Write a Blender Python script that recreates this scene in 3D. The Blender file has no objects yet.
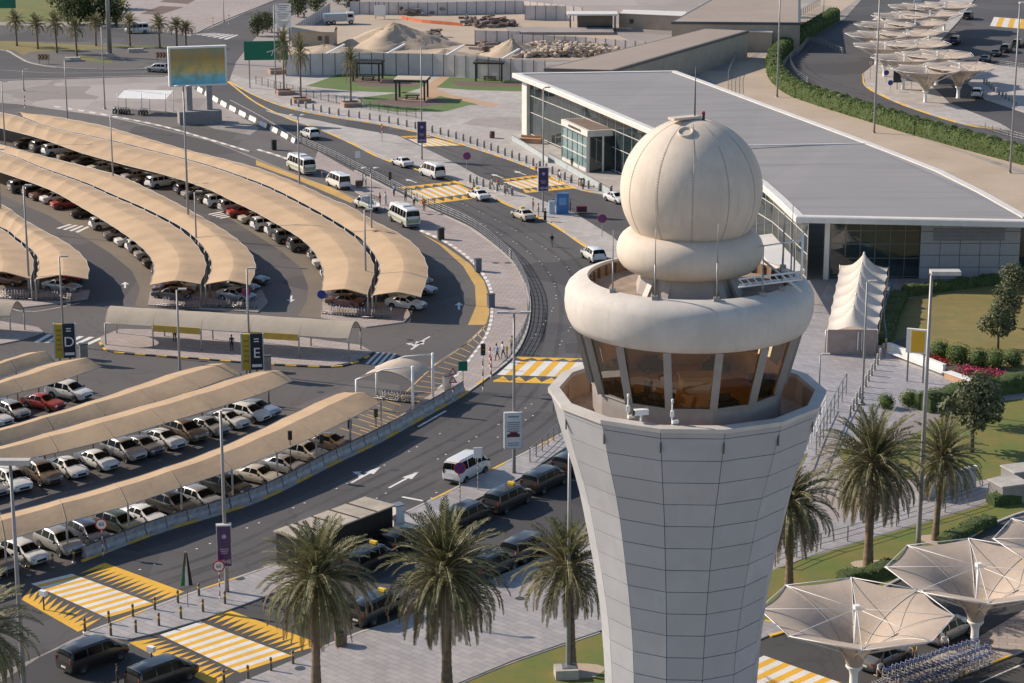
import bpy, bmesh, math, random
from mathutils import Vector, Matrix
random.seed(7)
R = math.radians
PI = math.pi
H = 62.0; TH = R(15.0); F = 2217.0
CT, ST = math.cos(TH), math.sin(TH)
sc = bpy.context.scene
col = sc.collection

def G(px, py, z=0.0):
    """point at height z seen at a given place of the survey photograph"""
    u = (px-512)/F; v = -(py-341.5)/F
    d = Vector((u, CT+v*ST, -ST+v*CT))
    t = (z-H)/d.z
    return Vector((d.x*t, d.y*t, z))
def hgt(p, pytop):
    v = (341.5-pytop)/F
    return p.y*(v*CT-ST)/(CT+v*ST)+H
def GG(pts, z=0.0): return [G(a, b, z) for a, b in pts]
def heading(px, py, dx, dy):
    a = G(px, py); b = G(px+dx, py+dy)
    return math.atan2(b.y-a.y, b.x-a.x)

# ------------------------------------------------------------ mesh builder
class MB:
    def __init__(s): s.v = []; s.f = []; s.m = []; s.sm = []
    def add(s, vs, fs, m=0, smooth=False):
        o = len(s.v); s.v += [tuple(p) for p in vs]
        for f in fs: s.f.append([i+o for i in f]); s.m.append(m); s.sm.append(smooth)
        return s
    def box(s, c, d, rz=0, m=0, rot=None):
        x, y, z = d[0]/2, d[1]/2, d[2]/2
        vs = [Vector((a*x, b*y, e*z)) for e in (-1, 1) for b in (-1, 1) for a in (-1, 1)]
        M = rot if rot is not None else Matrix.Rotation(rz, 3, 'Z')
        c = Vector(c)
        s.add([M@v+c for v in vs], [(0,2,3,1),(4,5,7,6),(0,1,5,4),(2,6,7,3),(0,4,6,2),(1,3,7,5)], m); return s
    def bar(s, p, q, w, h=None, m=0):
        p = Vector(p); q = Vector(q); h = h or w
        d = q-p; L = d.length
        if L < 1e-6: return s
        d /= L; up = Vector((0,0,1)) if abs(d.z) < .95 else Vector((0,1,0))
        a = d.cross(up).normalized(); b = a.cross(d)
        M = Matrix((a, d, b)).transposed()
        return s.box((p+q)/2, (w, L, h), m=m, rot=M)
    def tube(s, pts, r, n=8, m=0, cap=True, smooth=True):
        pts = [Vector(p) for p in pts]
        if not isinstance(r, (list, tuple)): r = [r]*len(pts)
        o = len(s.v); prev = None
        for i, p in enumerate(pts):
            a = pts[max(i-1, 0)]; b = pts[min(i+1, len(pts)-1)]
            d = (b-a).normalized()
            if prev is None:
                up = Vector((0,0,1)) if abs(d.z) < .9 else Vector((1,0,0))
                u = d.cross(up).normalized()
            else:
                u = (prev-d*prev.dot(d)).normalized()
            prev = u; w = d.cross(u)
            for k in range(n):
                t = 2*PI*k/n
                s.v.append(tuple(p+(u*math.cos(t)+w*math.sin(t))*r[i]))
        for i in range(len(pts)-1):
            for k in range(n):
                a = o+i*n+k; b = o+i*n+(k+1) % n
                s.f.append([a, b, b+n, a+n]); s.m.append(m); s.sm.append(smooth)
        if cap:
            s.f.append([o+k for k in range(n)][::-1]); s.m.append(m); s.sm.append(False)
            e = o+(len(pts)-1)*n
            s.f.append([e+k for k in range(n)]); s.m.append(m); s.sm.append(False)
        return s
    def lathe(s, prof, c=(0,0,0), n=24, m=0, smooth=True, a0=0, mlist=None):
        c = Vector(c); o = len(s.v)
        for r, z in prof:
            for k in range(n):
                t = a0+2*PI*k/n
                s.v.append((c.x+r*math.cos(t), c.y+r*math.sin(t), c.z+z))
        for i in range(len(prof)-1):
            for k in range(n):
                a = o+i*n+k; b = o+i*n+(k+1) % n
                s.f.append([a, b, b+n, a+n]); s.m.append(mlist[i] if mlist else m); s.sm.append(smooth)
        return s
    def disc(s, c, r, n=16, m=0, up=True):
        o = len(s.v); c = Vector(c)
        for k in range(n):
            t = 2*PI*k/n; s.v.append((c.x+r*math.cos(t), c.y+r*math.sin(t), c.z))
        f = [o+k for k in range(n)]
        s.f.append(f if up else f[::-1]); s.m.append(m); s.sm.append(False); return s
    def prism(s, pts, z0, z1, m=0, mside=None):
        """vertical prism over a polygon (pts: Vectors/tuples, counter-clockwise or not)"""
        pts = [(p[0], p[1]) for p in pts]
        ar = sum(pts[i][0]*pts[(i+1) % len(pts)][1]-pts[(i+1) % len(pts)][0]*pts[i][1] for i in range(len(pts)))
        if ar < 0: pts = pts[::-1]
        n = len(pts); o = len(s.v)
        s.v += [(x, y, z0) for x, y in pts]+[(x, y, z1) for x, y in pts]
        s.f.append([o+n+i for i in range(n)]); s.m.append(m); s.sm.append(False)
        ms = m if mside is None else mside
        if z1 > z0:
            for i in range(n):
                j = (i+1) % n
                s.f.append([o+i, o+j, o+n+j, o+n+i]); s.m.append(ms); s.sm.append(False)
        return s
    def grid(s, rows, m=0, smooth=True, close=False):
        """rows: list of equal-length lists of points"""
        o = len(s.v); n = len(rows[0])
        for r in rows: s.v += [tuple(p) for p in r]
        for i in range(len(rows)-1):
            for k in range(n if close else n-1):
                k2 = (k+1) % n
                s.f.append([o+i*n+k, o+i*n+k2, o+(i+1)*n+k2, o+(i+1)*n+k]); s.m.append(m); s.sm.append(smooth)
        return s
    def ico(s, c, r, m=0, sub=1, jit=0, sq=(1,1,1), smooth=True):
        bm = bmesh.new(); bmesh.ops.create_icosphere(bm, subdivisions=sub, radius=1)
        bm.verts.index_update()
        vs = []
        for v in bm.verts:
            k = r*(1+random.uniform(-jit, jit))
            vs.append((c[0]+v.co.x*k*sq[0], c[1]+v.co.y*k*sq[1], c[2]+v.co.z*k*sq[2]))
        s.add(vs, [[v.index for v in f.verts] for f in bm.faces], m, smooth); bm.free(); return s
    def mesh(s, name, mats, sharp=None, fixn=False):
        me = bpy.data.meshes.new(name)
        me.from_pydata(s.v, [], s.f)
        if not isinstance(mats, (list, tuple)): mats = [mats]
        for x in mats: me.materials.append(x)
        me.polygons.foreach_set('material_index', s.m)
        me.polygons.foreach_set('use_smooth', s.sm)
        if fixn:
            bm = bmesh.new(); bm.from_mesh(me); bmesh.ops.recalc_face_normals(bm, faces=bm.faces); bm.to_mesh(me); bm.free()
        me.update()
        if sharp: me.set_sharp_from_angle(angle=R(sharp))
        return me
    def build(s, name, mats, parent=None, loc=None, rz=0, sharp=None, fixn=False):
        return link(name, s.mesh(name, mats, sharp, fixn), parent, loc, rz)

def link(name, me, parent=None, loc=None, rz=0):
    o = bpy.data.objects.new(name, me); col.objects.link(o)
    if parent is not None: o.parent = parent
    if loc is not None: o.location = loc
    if rz: o.rotation_euler = (0, 0, rz)
    return o
def tag(o, label=None, cat=None, group=None, kind=None):
    if label: o['label'] = label
    if cat: o['category'] = cat
    if group: o['group'] = group
    if kind: o['kind'] = kind
    return o
def empty(name, loc=(0,0,0), rz=0, label=None, cat=None, group=None):
    o = bpy.data.objects.new(name, None); col.objects.link(o)
    o.location = loc; o.rotation_euler = (0, 0, rz); o.empty_display_size = .3
    return tag(o, label, cat, group)
def copy_tree(o, parent=None):
    c = o.copy(); col.objects.link(c)
    if parent is not None: c.parent = parent
    for ch in list(o.children): copy_tree(ch, c)
    return c
def place(o, loc, rz=0, label=None, s=None):
    o.location = loc; o.rotation_euler = (0, 0, rz)
    if label: o['label'] = label
    if s: o.scale = (s, s, s) if not isinstance(s, (tuple, list)) else s
    return o
class Repeat:
    """first call hands out the prototype itself, later calls hand out copies"""
    def __init__(s, proto): s.p = proto; s.used = False
    def __call__(s, loc, rz=0, label=None, sc_=None, group=None):
        if s.used: o = copy_tree(s.p)
        else: o = s.p; s.used = True
        place(o, loc, rz, label, sc_)
        if group: o['group'] = group
        return o
    def done(s):
        if not s.used:
            for c in list(s.p.children_recursive): bpy.data.objects.remove(c)
            bpy.data.objects.remove(s.p)
ORD = ['first','second','third','fourth','fifth','sixth','seventh','eighth','ninth','tenth','eleventh','twelfth','thirteenth','fourteenth','fifteenth','sixteenth','seventeenth','eighteenth','nineteenth','twentieth']
def nth(i):
    if i < 20: return ORD[i]
    t = ['twenty','thirty','forty','fifty','sixty','seventy'][(i+1)//10-2]
    k = (i+1) % 10
    return t+'-'+ORD[k-1] if k else t[:-1]+'ieth'
def smooth_line(pts, n=6, closed=False):
    """Catmull-Rom through pixel or world points"""
    P = [Vector(p) for p in pts]; out = []
    m = len(P)
    rng = range(m) if closed else range(m-1)
    for i in rng:
        p0 = P[(i-1) % m] if closed or i > 0 else P[0]*2-P[1]
        p1 = P[i]; p2 = P[(i+1) % m]
        p3 = P[(i+2) % m] if closed or i+2 < m else P[-1]*2-P[-2]
        for k in range(n):
            t = k/n
            out.append(.5*((2*p1)+(p2-p0)*t+(2*p0-5*p1+4*p2-p3)*t*t+(3*p1-p0-3*p2+p3)*t**3))
    if not closed: out.append(P[-1].copy())
    return out
def resample(pts, step):
    pts = [Vector(p) for p in pts]; L = [0]
    for a, b in zip(pts, pts[1:]): L.append(L[-1]+(b-a).length)
    n = max(1, round(L[-1]/step)); out = []; j = 0
    for i in range(n+1):
        d = L[-1]*i/n
        while j < len(pts)-2 and L[j+1] < d: j += 1
        t = (d-L[j])/max(1e-9, L[j+1]-L[j]); out.append(pts[j].lerp(pts[j+1], min(1, max(0, t))))
    return out
def offset_line(pts, d):
    """shift a ground polyline sideways (positive = to the left of its direction)"""
    out = []
    for i, p in enumerate(pts):
        a = pts[max(i-1, 0)]; b = pts[min(i+1, len(pts)-1)]
        t = Vector((b.x-a.x, b.y-a.y, 0)).normalized()
        out.append(p+Vector((-t.y, t.x, 0))*d)
    return out

# ------------------------------------------------------------ materials
MATS = {}
def nt(name):
    m = bpy.data.materials.new(name); m.use_nodes = True
    t = m.node_tree; t.nodes.clear()
    out = t.nodes.new('ShaderNodeOutputMaterial'); b = t.nodes.new('ShaderNodeBsdfPrincipled')
    t.links.new(b.outputs[0], out.inputs[0])
    return m, t, b
def _n(t, ty, **k):
    n = t.nodes.new(ty)
    for a, v in k.items(): setattr(n, a, v)
    return n
def _mix(t, a, b, fac, mode='MIX'):
    n = t.nodes.new('ShaderNodeMix'); n.data_type = 'RGBA'; n.blend_type = mode
    for sock, val in ((0, fac), (6, a), (7, b)):
        if hasattr(val, 'is_output'): t.links.new(val, n.inputs[sock])
        elif sock == 0: n.inputs[0].default_value = val
        else: n.inputs[sock].default_value = (*val, 1) if len(val) == 3 else val
    return n.outputs[2]
def _noise(t, vec, scale, detail=4, rough=.6):
    n = _n(t, 'ShaderNodeTexNoise'); n.inputs['Scale'].default_value = scale
    n.inputs['Detail'].default_value = detail; n.inputs['Roughness'].default_value = rough
    t.links.new(vec, n.inputs['Vector']); return n.outputs['Fac']
def _ramp(t, fac, stops):
    n = _n(t, 'ShaderNodeValToRGB'); e = n.color_ramp.elements
    while len(e) < len(stops): e.new(.5)
    for el, (p, c) in zip(e, stops):
        el.position = p; el.color = (*c, 1) if len(c) == 3 else (c[0], c[0], c[0], 1)
    t.links.new(fac, n.inputs[0]); return n.outputs[0]
def _pos(t, scale=(1,1,1), rz=0, obj=False):
    if obj: src = _n(t, 'ShaderNodeTexCoord').outputs['Object']
    else: src = _n(t, 'ShaderNodeNewGeometry').outputs['Position']
    m = _n(t, 'ShaderNodeMapping'); m.inputs['Scale'].default_value = scale; m.inputs['Rotation'].default_value = (0, 0, rz)
    t.links.new(src, m.inputs[0]); return m.outputs[0]
def _bump(t, b, h, strength, dist=.02):
    n = _n(t, 'ShaderNodeBump'); n.inputs['Strength'].default_value = strength; n.inputs['Distance'].default_value = dist
    t.links.new(h, n.inputs['Height']); t.links.new(n.outputs[0], b.inputs['Normal'])
def sc3(c, k): return tuple(min(1, max(0, x*k)) for x in c)
def M(name, c, rough=.6, metal=0, var=.12, scale=1.5, bump=0, coat=0, spec=None):
    if name in MATS: return MATS[name]
    m, t, b = nt(name)
    p = _pos(t, obj=True)
    f = _noise(t, p, scale); f2 = _noise(t, p, scale*11, 3)
    c1 = _ramp(t, f, [(.3, sc3(c, 1-var)), (.7, sc3(c, 1+var))])
    c2 = _mix(t, c1, sc3(c, 1-var*1.5), _ramp(t, f2, [(.55, (0,)), (.8, (.5,))]))
    t.links.new(c2, b.inputs['Base Color'])
    b.inputs['Roughness'].default_value = rough; b.inputs['Metallic'].default_value = metal
    if coat: b.inputs['Coat Weight'].default_value = coat; b.inputs['Coat Roughness'].default_value = .06
    if spec is not None: b.inputs['Specular IOR Level'].default_value = spec
    if bump: _bump(t, b, f2, bump)
    MATS[name] = m; return m
def ground_mat(name, c, c2, patch=.05, speck=6, stain=.35, rough=.85, joints=None, jcol=None, streak=None, cracks=0, blot=None):
    """worn ground: broad patches, stains, fine speckle, optional slab joints (w, h, angle)"""
    m, t, b = nt(name)
    p = _pos(t)
    base = _mix(t, c, c2, _ramp(t, _noise(t, p, patch, 5, .65), [(.35, (0,)), (.65, (1,))]))
    if streak:
        ps = _pos(t, (streak[0], streak[1], 1), streak[2])
        base = _mix(t, base, sc3(c, .72), _ramp(t, _noise(t, ps, 1, 3), [(.5, (0,)), (.75, (.6,))]))
    base = _mix(t, base, sc3(c, .55), _ramp(t, _noise(t, p, patch*7, 6, .7), [(.55, (0,)), (.78, (stain,))]))
    if blot: base = _mix(t, base, blot[0], _ramp(t, _noise(t, p, blot[1], 6, .7), [(.48, (0,)), (.62, (.8,))]))
    if cracks:
        vd = _n(t, 'ShaderNodeVectorMath', operation='ADD'); nz = _n(t, 'ShaderNodeTexNoise'); nz.inputs['Scale'].default_value = .25; t.links.new(p, nz.inputs['Vector'])
        sc_ = _n(t, 'ShaderNodeVectorMath', operation='SCALE'); sc_.inputs['Scale'].default_value = 5; t.links.new(nz.outputs['Color'], sc_.inputs[0])
        t.links.new(p, vd.inputs[0]); t.links.new(sc_.outputs[0], vd.inputs[1])
        vo = _n(t, 'ShaderNodeTexVoronoi', feature='DISTANCE_TO_EDGE'); vo.inputs['Scale'].default_value = .085; t.links.new(vd.outputs[0], vo.inputs['Vector'])
        base = _mix(t, base, sc3(c, .5), _ramp(t, vo.outputs['Distance'], [(.004, (cracks,)), (.012, (0,))]))
        vc = _n(t, 'ShaderNodeTexVoronoi', feature='F1', distance='CHEBYCHEV'); vc.inputs['Scale'].default_value = .06; t.links.new(p, vc.inputs['Vector'])
        sx = _n(t, 'ShaderNodeSeparateColor'); t.links.new(vc.outputs['Color'], sx.inputs[0])
        base = _mix(t, base, sc3(c, .78), _ramp(t, sx.outputs[0], [(.78, (0,)), (.79, (.7,))]))
        base = _mix(t, base, sc3(c2, 1.2), _ramp(t, sx.outputs[1], [(.82, (0,)), (.83, (.5,))]))
    sp = _noise(t, p, speck, 3, .8)
    base = _mix(t, base, sc3(c2, 1.35), _ramp(t, sp, [(.55, (0,)), (.8, (.35,))]))
    if joints:
        bk = _n(t, 'ShaderNodeTexBrick'); bk.offset = joints[3] if len(joints) > 3 else .5
        pv = _pos(t, (1,1,1), joints[2]); t.links.new(pv, bk.inputs['Vector'])
        bk.inputs['Scale'].default_value = 1; bk.inputs['Brick Width'].default_value = joints[0]; bk.inputs['Row Height'].default_value = joints[1]
        bk.inputs['Mortar Size'].default_value = joints[4] if len(joints) > 4 else .03
        bk.inputs['Color1'].default_value = (.88,.88,.88,1); bk.inputs['Color2'].default_value = (1.08,1.07,1.06,1)
        bk.inputs['Mortar'].default_value = (.55,.55,.55,1); bk.inputs['Bias'].default_value = 0
        base = _mix(t, base, bk.outputs['Color'], 1, 'MULTIPLY')
    t.links.new(base, b.inputs['Base Color']); b.inputs['Roughness'].default_value = rough
    _bump(t, b, sp, .25, .02)
    MATS[name] = m; return m
def foliage_mat(name, c, c2, scale=.8, trans=.25):
    m, t, b = nt(name)
    p = _pos(t)
    g = _n(t, 'ShaderNodeNewGeometry')
    cc = _mix(t, c, c2, _ramp(t, g.outputs['Random Per Island'], [(.2, (0,)), (.9, (1,))]))
    cc = _mix(t, cc, sc3(c, .6), _ramp(t, _noise(t, p, scale, 3), [(.45, (0,)), (.7, (.8,))]))
    oi = _n(t, 'ShaderNodeObjectInfo')
    cc = _mix(t, cc, sc3(c2, 1.15), _ramp(t, oi.outputs['Random'], [(0, (0,)), (1, (.35,))]))
    t.links.new(cc, b.inputs['Base Color']); b.inputs['Roughness'].default_value = .55
    b.inputs['Specular IOR Level'].default_value = .3
    tr = _n(t, 'ShaderNodeBsdfTranslucent'); t.links.new(cc, tr.inputs[0])
    mx = _n(t, 'ShaderNodeMixShader'); mx.inputs[0].default_value = trans
    out = [n for n in t.nodes if n.type == 'OUTPUT_MATERIAL'][0]
    t.links.new(b.outputs[0], mx.inputs[1]); t.links.new(tr.outputs[0], mx.inputs[2]); t.links.new(mx.outputs[0], out.inputs[0])
    MATS[name] = m; return m
def fabric_mat(name, c, trans=.12, dirt=.25):
    m, t, b = nt(name)
    p = _pos(t)
    cc = _mix(t, c, sc3(c, .82), _ramp(t, _noise(t, p, .25, 5), [(.35, (0,)), (.7, (1,))]))
    cc = _mix(t, cc, sc3(c, .6), _ramp(t, _noise(t, p, 1.7, 6, .7), [(.55, (0,)), (.85, (dirt,))]))
    t.links.new(cc, b.inputs['Base Color']); b.inputs['Roughness'].default_value = .75; b.inputs['Specular IOR Level'].default_value = .25
    _bump(t, b, _noise(t, p, .9, 3), .35, .12)
    tr = _n(t, 'ShaderNodeBsdfTranslucent'); t.links.new(cc, tr.inputs[0])
    mx = _n(t, 'ShaderNodeMixShader'); mx.inputs[0].default_value = trans
    out = [n for n in t.nodes if n.type == 'OUTPUT_MATERIAL'][0]
    t.links.new(b.outputs[0], mx.inputs[1]); t.links.new(tr.outputs[0], mx.inputs[2]); t.links.new(mx.outputs[0], out.inputs[0])
    MATS[name] = m; return m
def glass_mat(name, tint, alpha_t=.5, rough=.03):
    """tinted see-through glass: transparent tint mixed with a mirror by facing angle"""
    m, t, b = nt(name); t.nodes.remove(b)
    out = [n for n in t.nodes if n.type == 'OUTPUT_MATERIAL'][0]
    tr = _n(t, 'ShaderNodeBsdfTransparent'); tr.inputs[0].default_value = (*tint, 1)
    gl = _n(t, 'ShaderNodeBsdfGlossy'); gl.inputs['Roughness'].default_value = rough; gl.inputs[0].default_value = (.9,.9,.9,1)
    fr = _n(t, 'ShaderNodeFresnel'); fr.inputs[0].default_value = 1.5
    ma = _n(t, 'ShaderNodeMath', operation='MULTIPLY_ADD'); ma.inputs[1].default_value = 1.0; ma.inputs[2].default_value = alpha_t
    ma.use_clamp = True
    t.links.new(fr.outputs[0], ma.inputs[0])
    mx = _n(t, 'ShaderNodeMixShader'); t.links.new(ma.outputs[0], mx.inputs[0])
    t.links.new(tr.outputs[0], mx.inputs[1]); t.links.new(gl.outputs[0], mx.inputs[2]); t.links.new(mx.outputs[0], out.inputs[0])
    MATS[name] = m; return m
def paint_mat(name, c, wear=.35, stripes=None):
    """road paint, worn through to the asphalt in places"""
    m, t, b = nt(name); p = _pos(t)
    f = _ramp(t, _noise(t, p, 3.5, 6, .75), [(.52, (0,)), (.7, (wear,))])
    cc = _mix(t, c, (.07,.068,.066), f)
    cc = _mix(t, cc, sc3(c, .7), _ramp(t, _noise(t, p, .35, 3), [(.4, (0,)), (.7, (.5,))]))
    t.links.new(cc, b.inputs['Base Color']); b.inputs['Roughness'].default_value = .7
    MATS[name] = m; return m

asphalt = ground_mat('asphalt', (.064,.061,.063), (.088,.083,.083), .035, 4, .45, cracks=.3)
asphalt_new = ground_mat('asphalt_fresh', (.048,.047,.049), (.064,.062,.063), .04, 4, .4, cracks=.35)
asphalt_old = ground_mat('asphalt_worn', (.10,.092,.088), (.135,.122,.114), .03, 3, .4, cracks=.3)
asphalt_lot = ground_mat('asphalt_lot', (.082,.075,.073), (.108,.097,.092), .04, 4, .4, cracks=.3)
asphalt_park = ground_mat('parking_tarmac', (.15,.125,.095), (.185,.152,.115), .06, 3, .35)
pave_beige = ground_mat('pavers_beige', (.37,.31,.26), (.43,.37,.31), .05, 3, .25, joints=(.8,.4,.5))
pave_pink = ground_mat('pavers_pink', (.345,.29,.265), (.40,.345,.32), .06, 3, .2, joints=(1.2,.6,.2))
pave_grey = ground_mat('pavers_grey', (.32,.30,.295), (.39,.365,.355), .15, 2, .4, rough=.5, joints=(1.2,.6,.75,.5,.02))
pave_bright = ground_mat('pavers_bright', (.33,.31,.31), (.41,.385,.385), .2, 2, .4, rough=.42, joints=(1.2,.6,.7))
pave_light = ground_mat('pavers_light', (.38,.35,.33), (.45,.42,.39), .05, 2, .25, joints=(1.5,1.5,.6,.5,.02))
concrete_g = ground_mat('concrete_ground', (.28,.245,.225), (.345,.305,.28), .05, 2, .5, cracks=.25)
sand = ground_mat('sand', (.40,.315,.23), (.47,.38,.29), .08, 1.5, .3)
grass_m = ground_mat('lawn_grass', (.10,.15,.025), (.20,.155,.04), .22, 5, .6, rough=.9, blot=((.115,.15,.035),.5))
grass_dry = ground_mat('lawn_dry', (.185,.15,.045), (.24,.19,.065), .15, 5, .5, rough=.9, streak=(.05,1.1,.15), blot=((.15,.15,.05),.35))
grass_green = ground_mat('lawn_fresh', (.085,.15,.035), (.12,.17,.05), .15, 5, .35, rough=.9)
soil = ground_mat('planting_soil', (.10,.07,.05), (.14,.10,.07), .3, 5, .3)
mulch = ground_mat('brown_bed', (.13,.085,.07), (.16,.11,.09), .3, 5, .3)
orange_path = ground_mat('orange_path', (.42,.27,.16), (.47,.32,.20), .2, 3, .2)
p_white = paint_mat('paint_white', (.72,.70,.66))
p_yellow = paint_mat('paint_yellow', (.75,.42,.035), .3)
p_ochre = paint_mat('paint_ochre', (.58,.36,.10), .35)
kerb_c = M('kerb_concrete', (.42,.39,.35), .8, var=.15)
kerb_y = M('kerb_yellow', (.70,.43,.07), .7, var=.15)
kerb_k = M('kerb_black', (.03,.03,.03), .7)
kerb_w = M('kerb_white', (.75,.73,.70), .7)
white_p = M('white_paint', (.78,.77,.74), .5, var=.06)
steel = M('galvanised_steel', (.36,.36,.36), .42, .75, var=.12)
steel_d = M('dark_steel', (.09,.088,.085), .5, .4)
steel_pole = M('pole_grey', (.30,.29,.28), .5, .4)
black_p = M('black_plastic', (.018,.018,.018), .5)
rubber = M('rubber', (.02,.02,.02), .85)
chrome = M('bright_metal', (.6,.6,.6), .25, .95, var=.03)
dark_glass = M('dark_glass', (.012,.015,.017), .05, 0, var=.2, spec=.7)
canvas = fabric_mat('canopy_canvas', (.66,.468,.29), .14, .4)
canvas_w = fabric_mat('pale_canvas', (.62,.52,.42), .14, .3)
canvas_b = fabric_mat('worn_canvas', (.50,.43,.34), .10, .35)
# ============================================================ GROUND, ROADS, KERBS, MARKINGS
LZ = .004
def sheet(name, px, m, k, smooth=0, world=False):
    pts = px if world else GG(px)
    b = MB(); b.prism(pts, k*LZ, k*LZ, m=0); o = b.build(name, m); tag(o, kind='structure'); return o
def raised(name, px, m, h=.12):
    b = MB(); b.prism(GG(px), 0, h, m=0, mside=1); o = b.build(name, [m, kerb_c]); tag(o, kind='structure'); return o
def kerb(px, mats, seg=1.0, h=.14, w=.2, n=6, gap=None, name='kerb'):
    line = resample(smooth_line(GG(px), n), seg)
    L = offset_line(line, w/2); Rr = offset_line(line, -w/2)
    b = MB()
    for i in range(len(line)-1):
        mm = i % len(mats)
        a, c, d, e = L[i], L[i+1], Rr[i+1], Rr[i]
        hz = Vector((0, 0, h))
        b.add([a+hz, c+hz, d+hz, e+hz, a, c, d, e], [(3,2,1,0),(0,1,5,4),(2,3,7,6),(0,4,7,3),(1,2,6,5)], mm)
    o = b.build(name, mats, fixn=True); tag(o, kind='structure'); return o
def stripe(b, pts, w, k, m=0):
    L = offset_line(pts, w/2); Rr = offset_line(pts, -w/2); z = Vector((0,0,k*LZ))
    for i in range(len(pts)-1):
        b.add([L[i]+z, Rr[i]+z, Rr[i+1]+z, L[i+1]+z], [(0,1,2,3)], m)
def P(px): return smooth_line(GG(px), 6)

b = MB(); b.prism([(-900,-200),(900,-200),(900,3000),(-900,3000)], 0, 0); tag(b.build('ground', concrete_g), kind='structure')

# the car park and its cross street
sheet('car_park', [(-90,98),(17,104),(60,110),(110,117),(160,129),(210,141),(256,159),(300,177),(340,192),(380,209),(421,232),(446,243),(471,261),(485,278),(492,296),(492,316),(484,340),(470,360),(438,391),(391,424),(331,464),(256,502),(160,532),(82,563),(-90,632)], asphalt_lot, 1)
sheet('parking_bays', [(50,216),(82,236),(110,253),(132,271),(140,288),(135,306),(150,308),(215,300),(209,271),(187,233),(112,195),(50,171),(-60,138),(-60,170)], asphalt_park, 2)
sheet('parking_bays', [(160,182),(212,208),(235,222),(256,235),(281,251),(301,268),(308,286),(307,301),(298,316),(320,318),(372,300),(377,271),(356,236),(306,206),(218,171),(100,140),(-60,106),(-60,125),(60,150)], asphalt_park, 2)
sheet('parking_bays', [(-60,200),(-60,310),(40,302),(36,257),(0,227)], asphalt_park, 2)
sheet('parking_bays', [(-70,575),(-70,520),(120,480),(200,452),(300,405),(360,380),(400,385),(391,424),(331,464),(256,502),(160,532),(82,560)], asphalt_old, 2)
sheet('service_lane', [(215,88),(260,112),(300,133),(345,160),(396,195),(421,214),(440,236),(421,231),(380,208),(340,191),(300,176),(256,158),(210,140),(160,128),(110,116),(120,108),(170,112),(215,128),(240,128)], asphalt_old, 2)
# pink walkway inside the railing
raised('pavement', [(318,152),(351,171),(396,193),(431,211),(468,228),(493,246),(512,263),(522,281),(528,296),(527,318),(521,337),(509,357),(492,373),(474,388),(463,394),(431,412),(381,440),(331,464),(256,500),(165,531),(150,530),(256,489),(330,455),(391,423),(438,390),(458,375),(470,360),(485,339),(491,322),(492,306),(491,292),(485,278),(471,261),(446,243),(421,230),(390,212),(350,189),(312,166)], pave_pink)
# main curving road
roadA_left = [(-90,640),(0,597),(82,563),(160,533),(256,503),(331,466),(381,442),(431,414),(463,396),(494,374),(513,357),(524,338),(529,318),(529,297),(523,281),(512,262),(493,245),(468,227),(431,210),(396,192),(355,171),(327,157),(297,143),(276,131),(256,121),(225,105),(197,88),(182,78)]
roadA_right = [(228,82),(256,103),(290,119.5),(318,129),(352,144),(385,160),(440,177),(480,191),(505,204),(549,223),(584,246),(618,268),(650,300),(655,350),(620,395),(565,432),(512,460),(406,513),(330,545),(256,572),(180,598),(84,634),(40,655),(-90,712)]
sheet('road', [tuple(p) for p in smooth_line([Vector((a,b,0)) for a,b in roadA_left], 4) for p in [(p.x,p.y)]]+[(p.x,p.y) for p in smooth_line([Vector((a,b,0)) for a,b in roadA_right], 4)], asphalt, 4)
# railing shade on the bend, painted as a darker asphalt strip
sheet('dark_lane_strip', [(513,262),(524,281),(530,297),(530,318),(524,338),(515,356),(536,356),(545,338),(547,316),(542,294),(532,275)], asphalt_new, 5)
sheet('dark_lane_strip', [(474,392),(431,416),(381,444),(256,505),(160,535),(120,549),(140,552),(256,516),(381,462),(440,424),(500,394)], asphalt_new, 5)  # another darker strip, along the lower barrier
# road in front of the station building
roadC_up = [(215,74),(235,86),(256,96),(288,108),(331,117),(381,125),(428,135),(463,145),(512,161),(540,172),(577,189),(612,197),(660,215),(760,250)]
roadC_dn = [(760,330),(660,275),(612,240),(575,216),(534,200),(516,194),(479,179),(461,169),(440,158),(397,137),(372,133),(344,128),(318,122),(290,117),(256,108),(228,84)]
sheet('road', roadC_up+roadC_dn, asphalt, 3)
# wide island between the two roads
raised('traffic_island', [(266,111),(290,116),(318,121),(344,127),(372,132),(397,136),(440,156),(461,167),(479,177),(516,192),(534,198),(575,214),(612,237),(640,262),(632,274),(618,265),(584,244),(549,221),(505,202),(480,189),(440,175),(385,158),(352,143),(318,128.5),(290,119)], pave_light)
# median between the lower roads
raised('median_strip', [(84,636),(127,641),(157,634),(207,619),(256,601),(330,570),(400,541),(440,518),(520,479),(560,452),(620,420),(600,412),(565,434),(512,461),(406,514),(330,546),(256,573),(180,599)], pave_grey)
# near road with the black vans
sheet('road', [(-90,740),(40,657),(84,637),(127,641),(207,619),(330,570),(440,518),(560,452),(640,415),(720,440),(600,535),(503,576),(398,621),(323,648),(230,690),(120,760)], asphalt_new, 3)
raised('pavement', [(200,705),(240,684),(323,649),(363,633),(398,622),(503,577),(600,536),(680,505),(700,590),(600,632),(512,662),(440,692),(400,720),(220,740)], pave_grey)
# lawn round the tower
sheet('lawn', [(380,740),(440,694),(512,664),(600,634),(700,592),(760,575),(800,560),(850,545),(900,530),(960,512),(1000,500),(1090,480),(1090,505),(1000,520),(930,562),(880,588),(800,602),(766,625),(720,660),(740,1100),(380,1100)], grass_m, 6)
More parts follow.
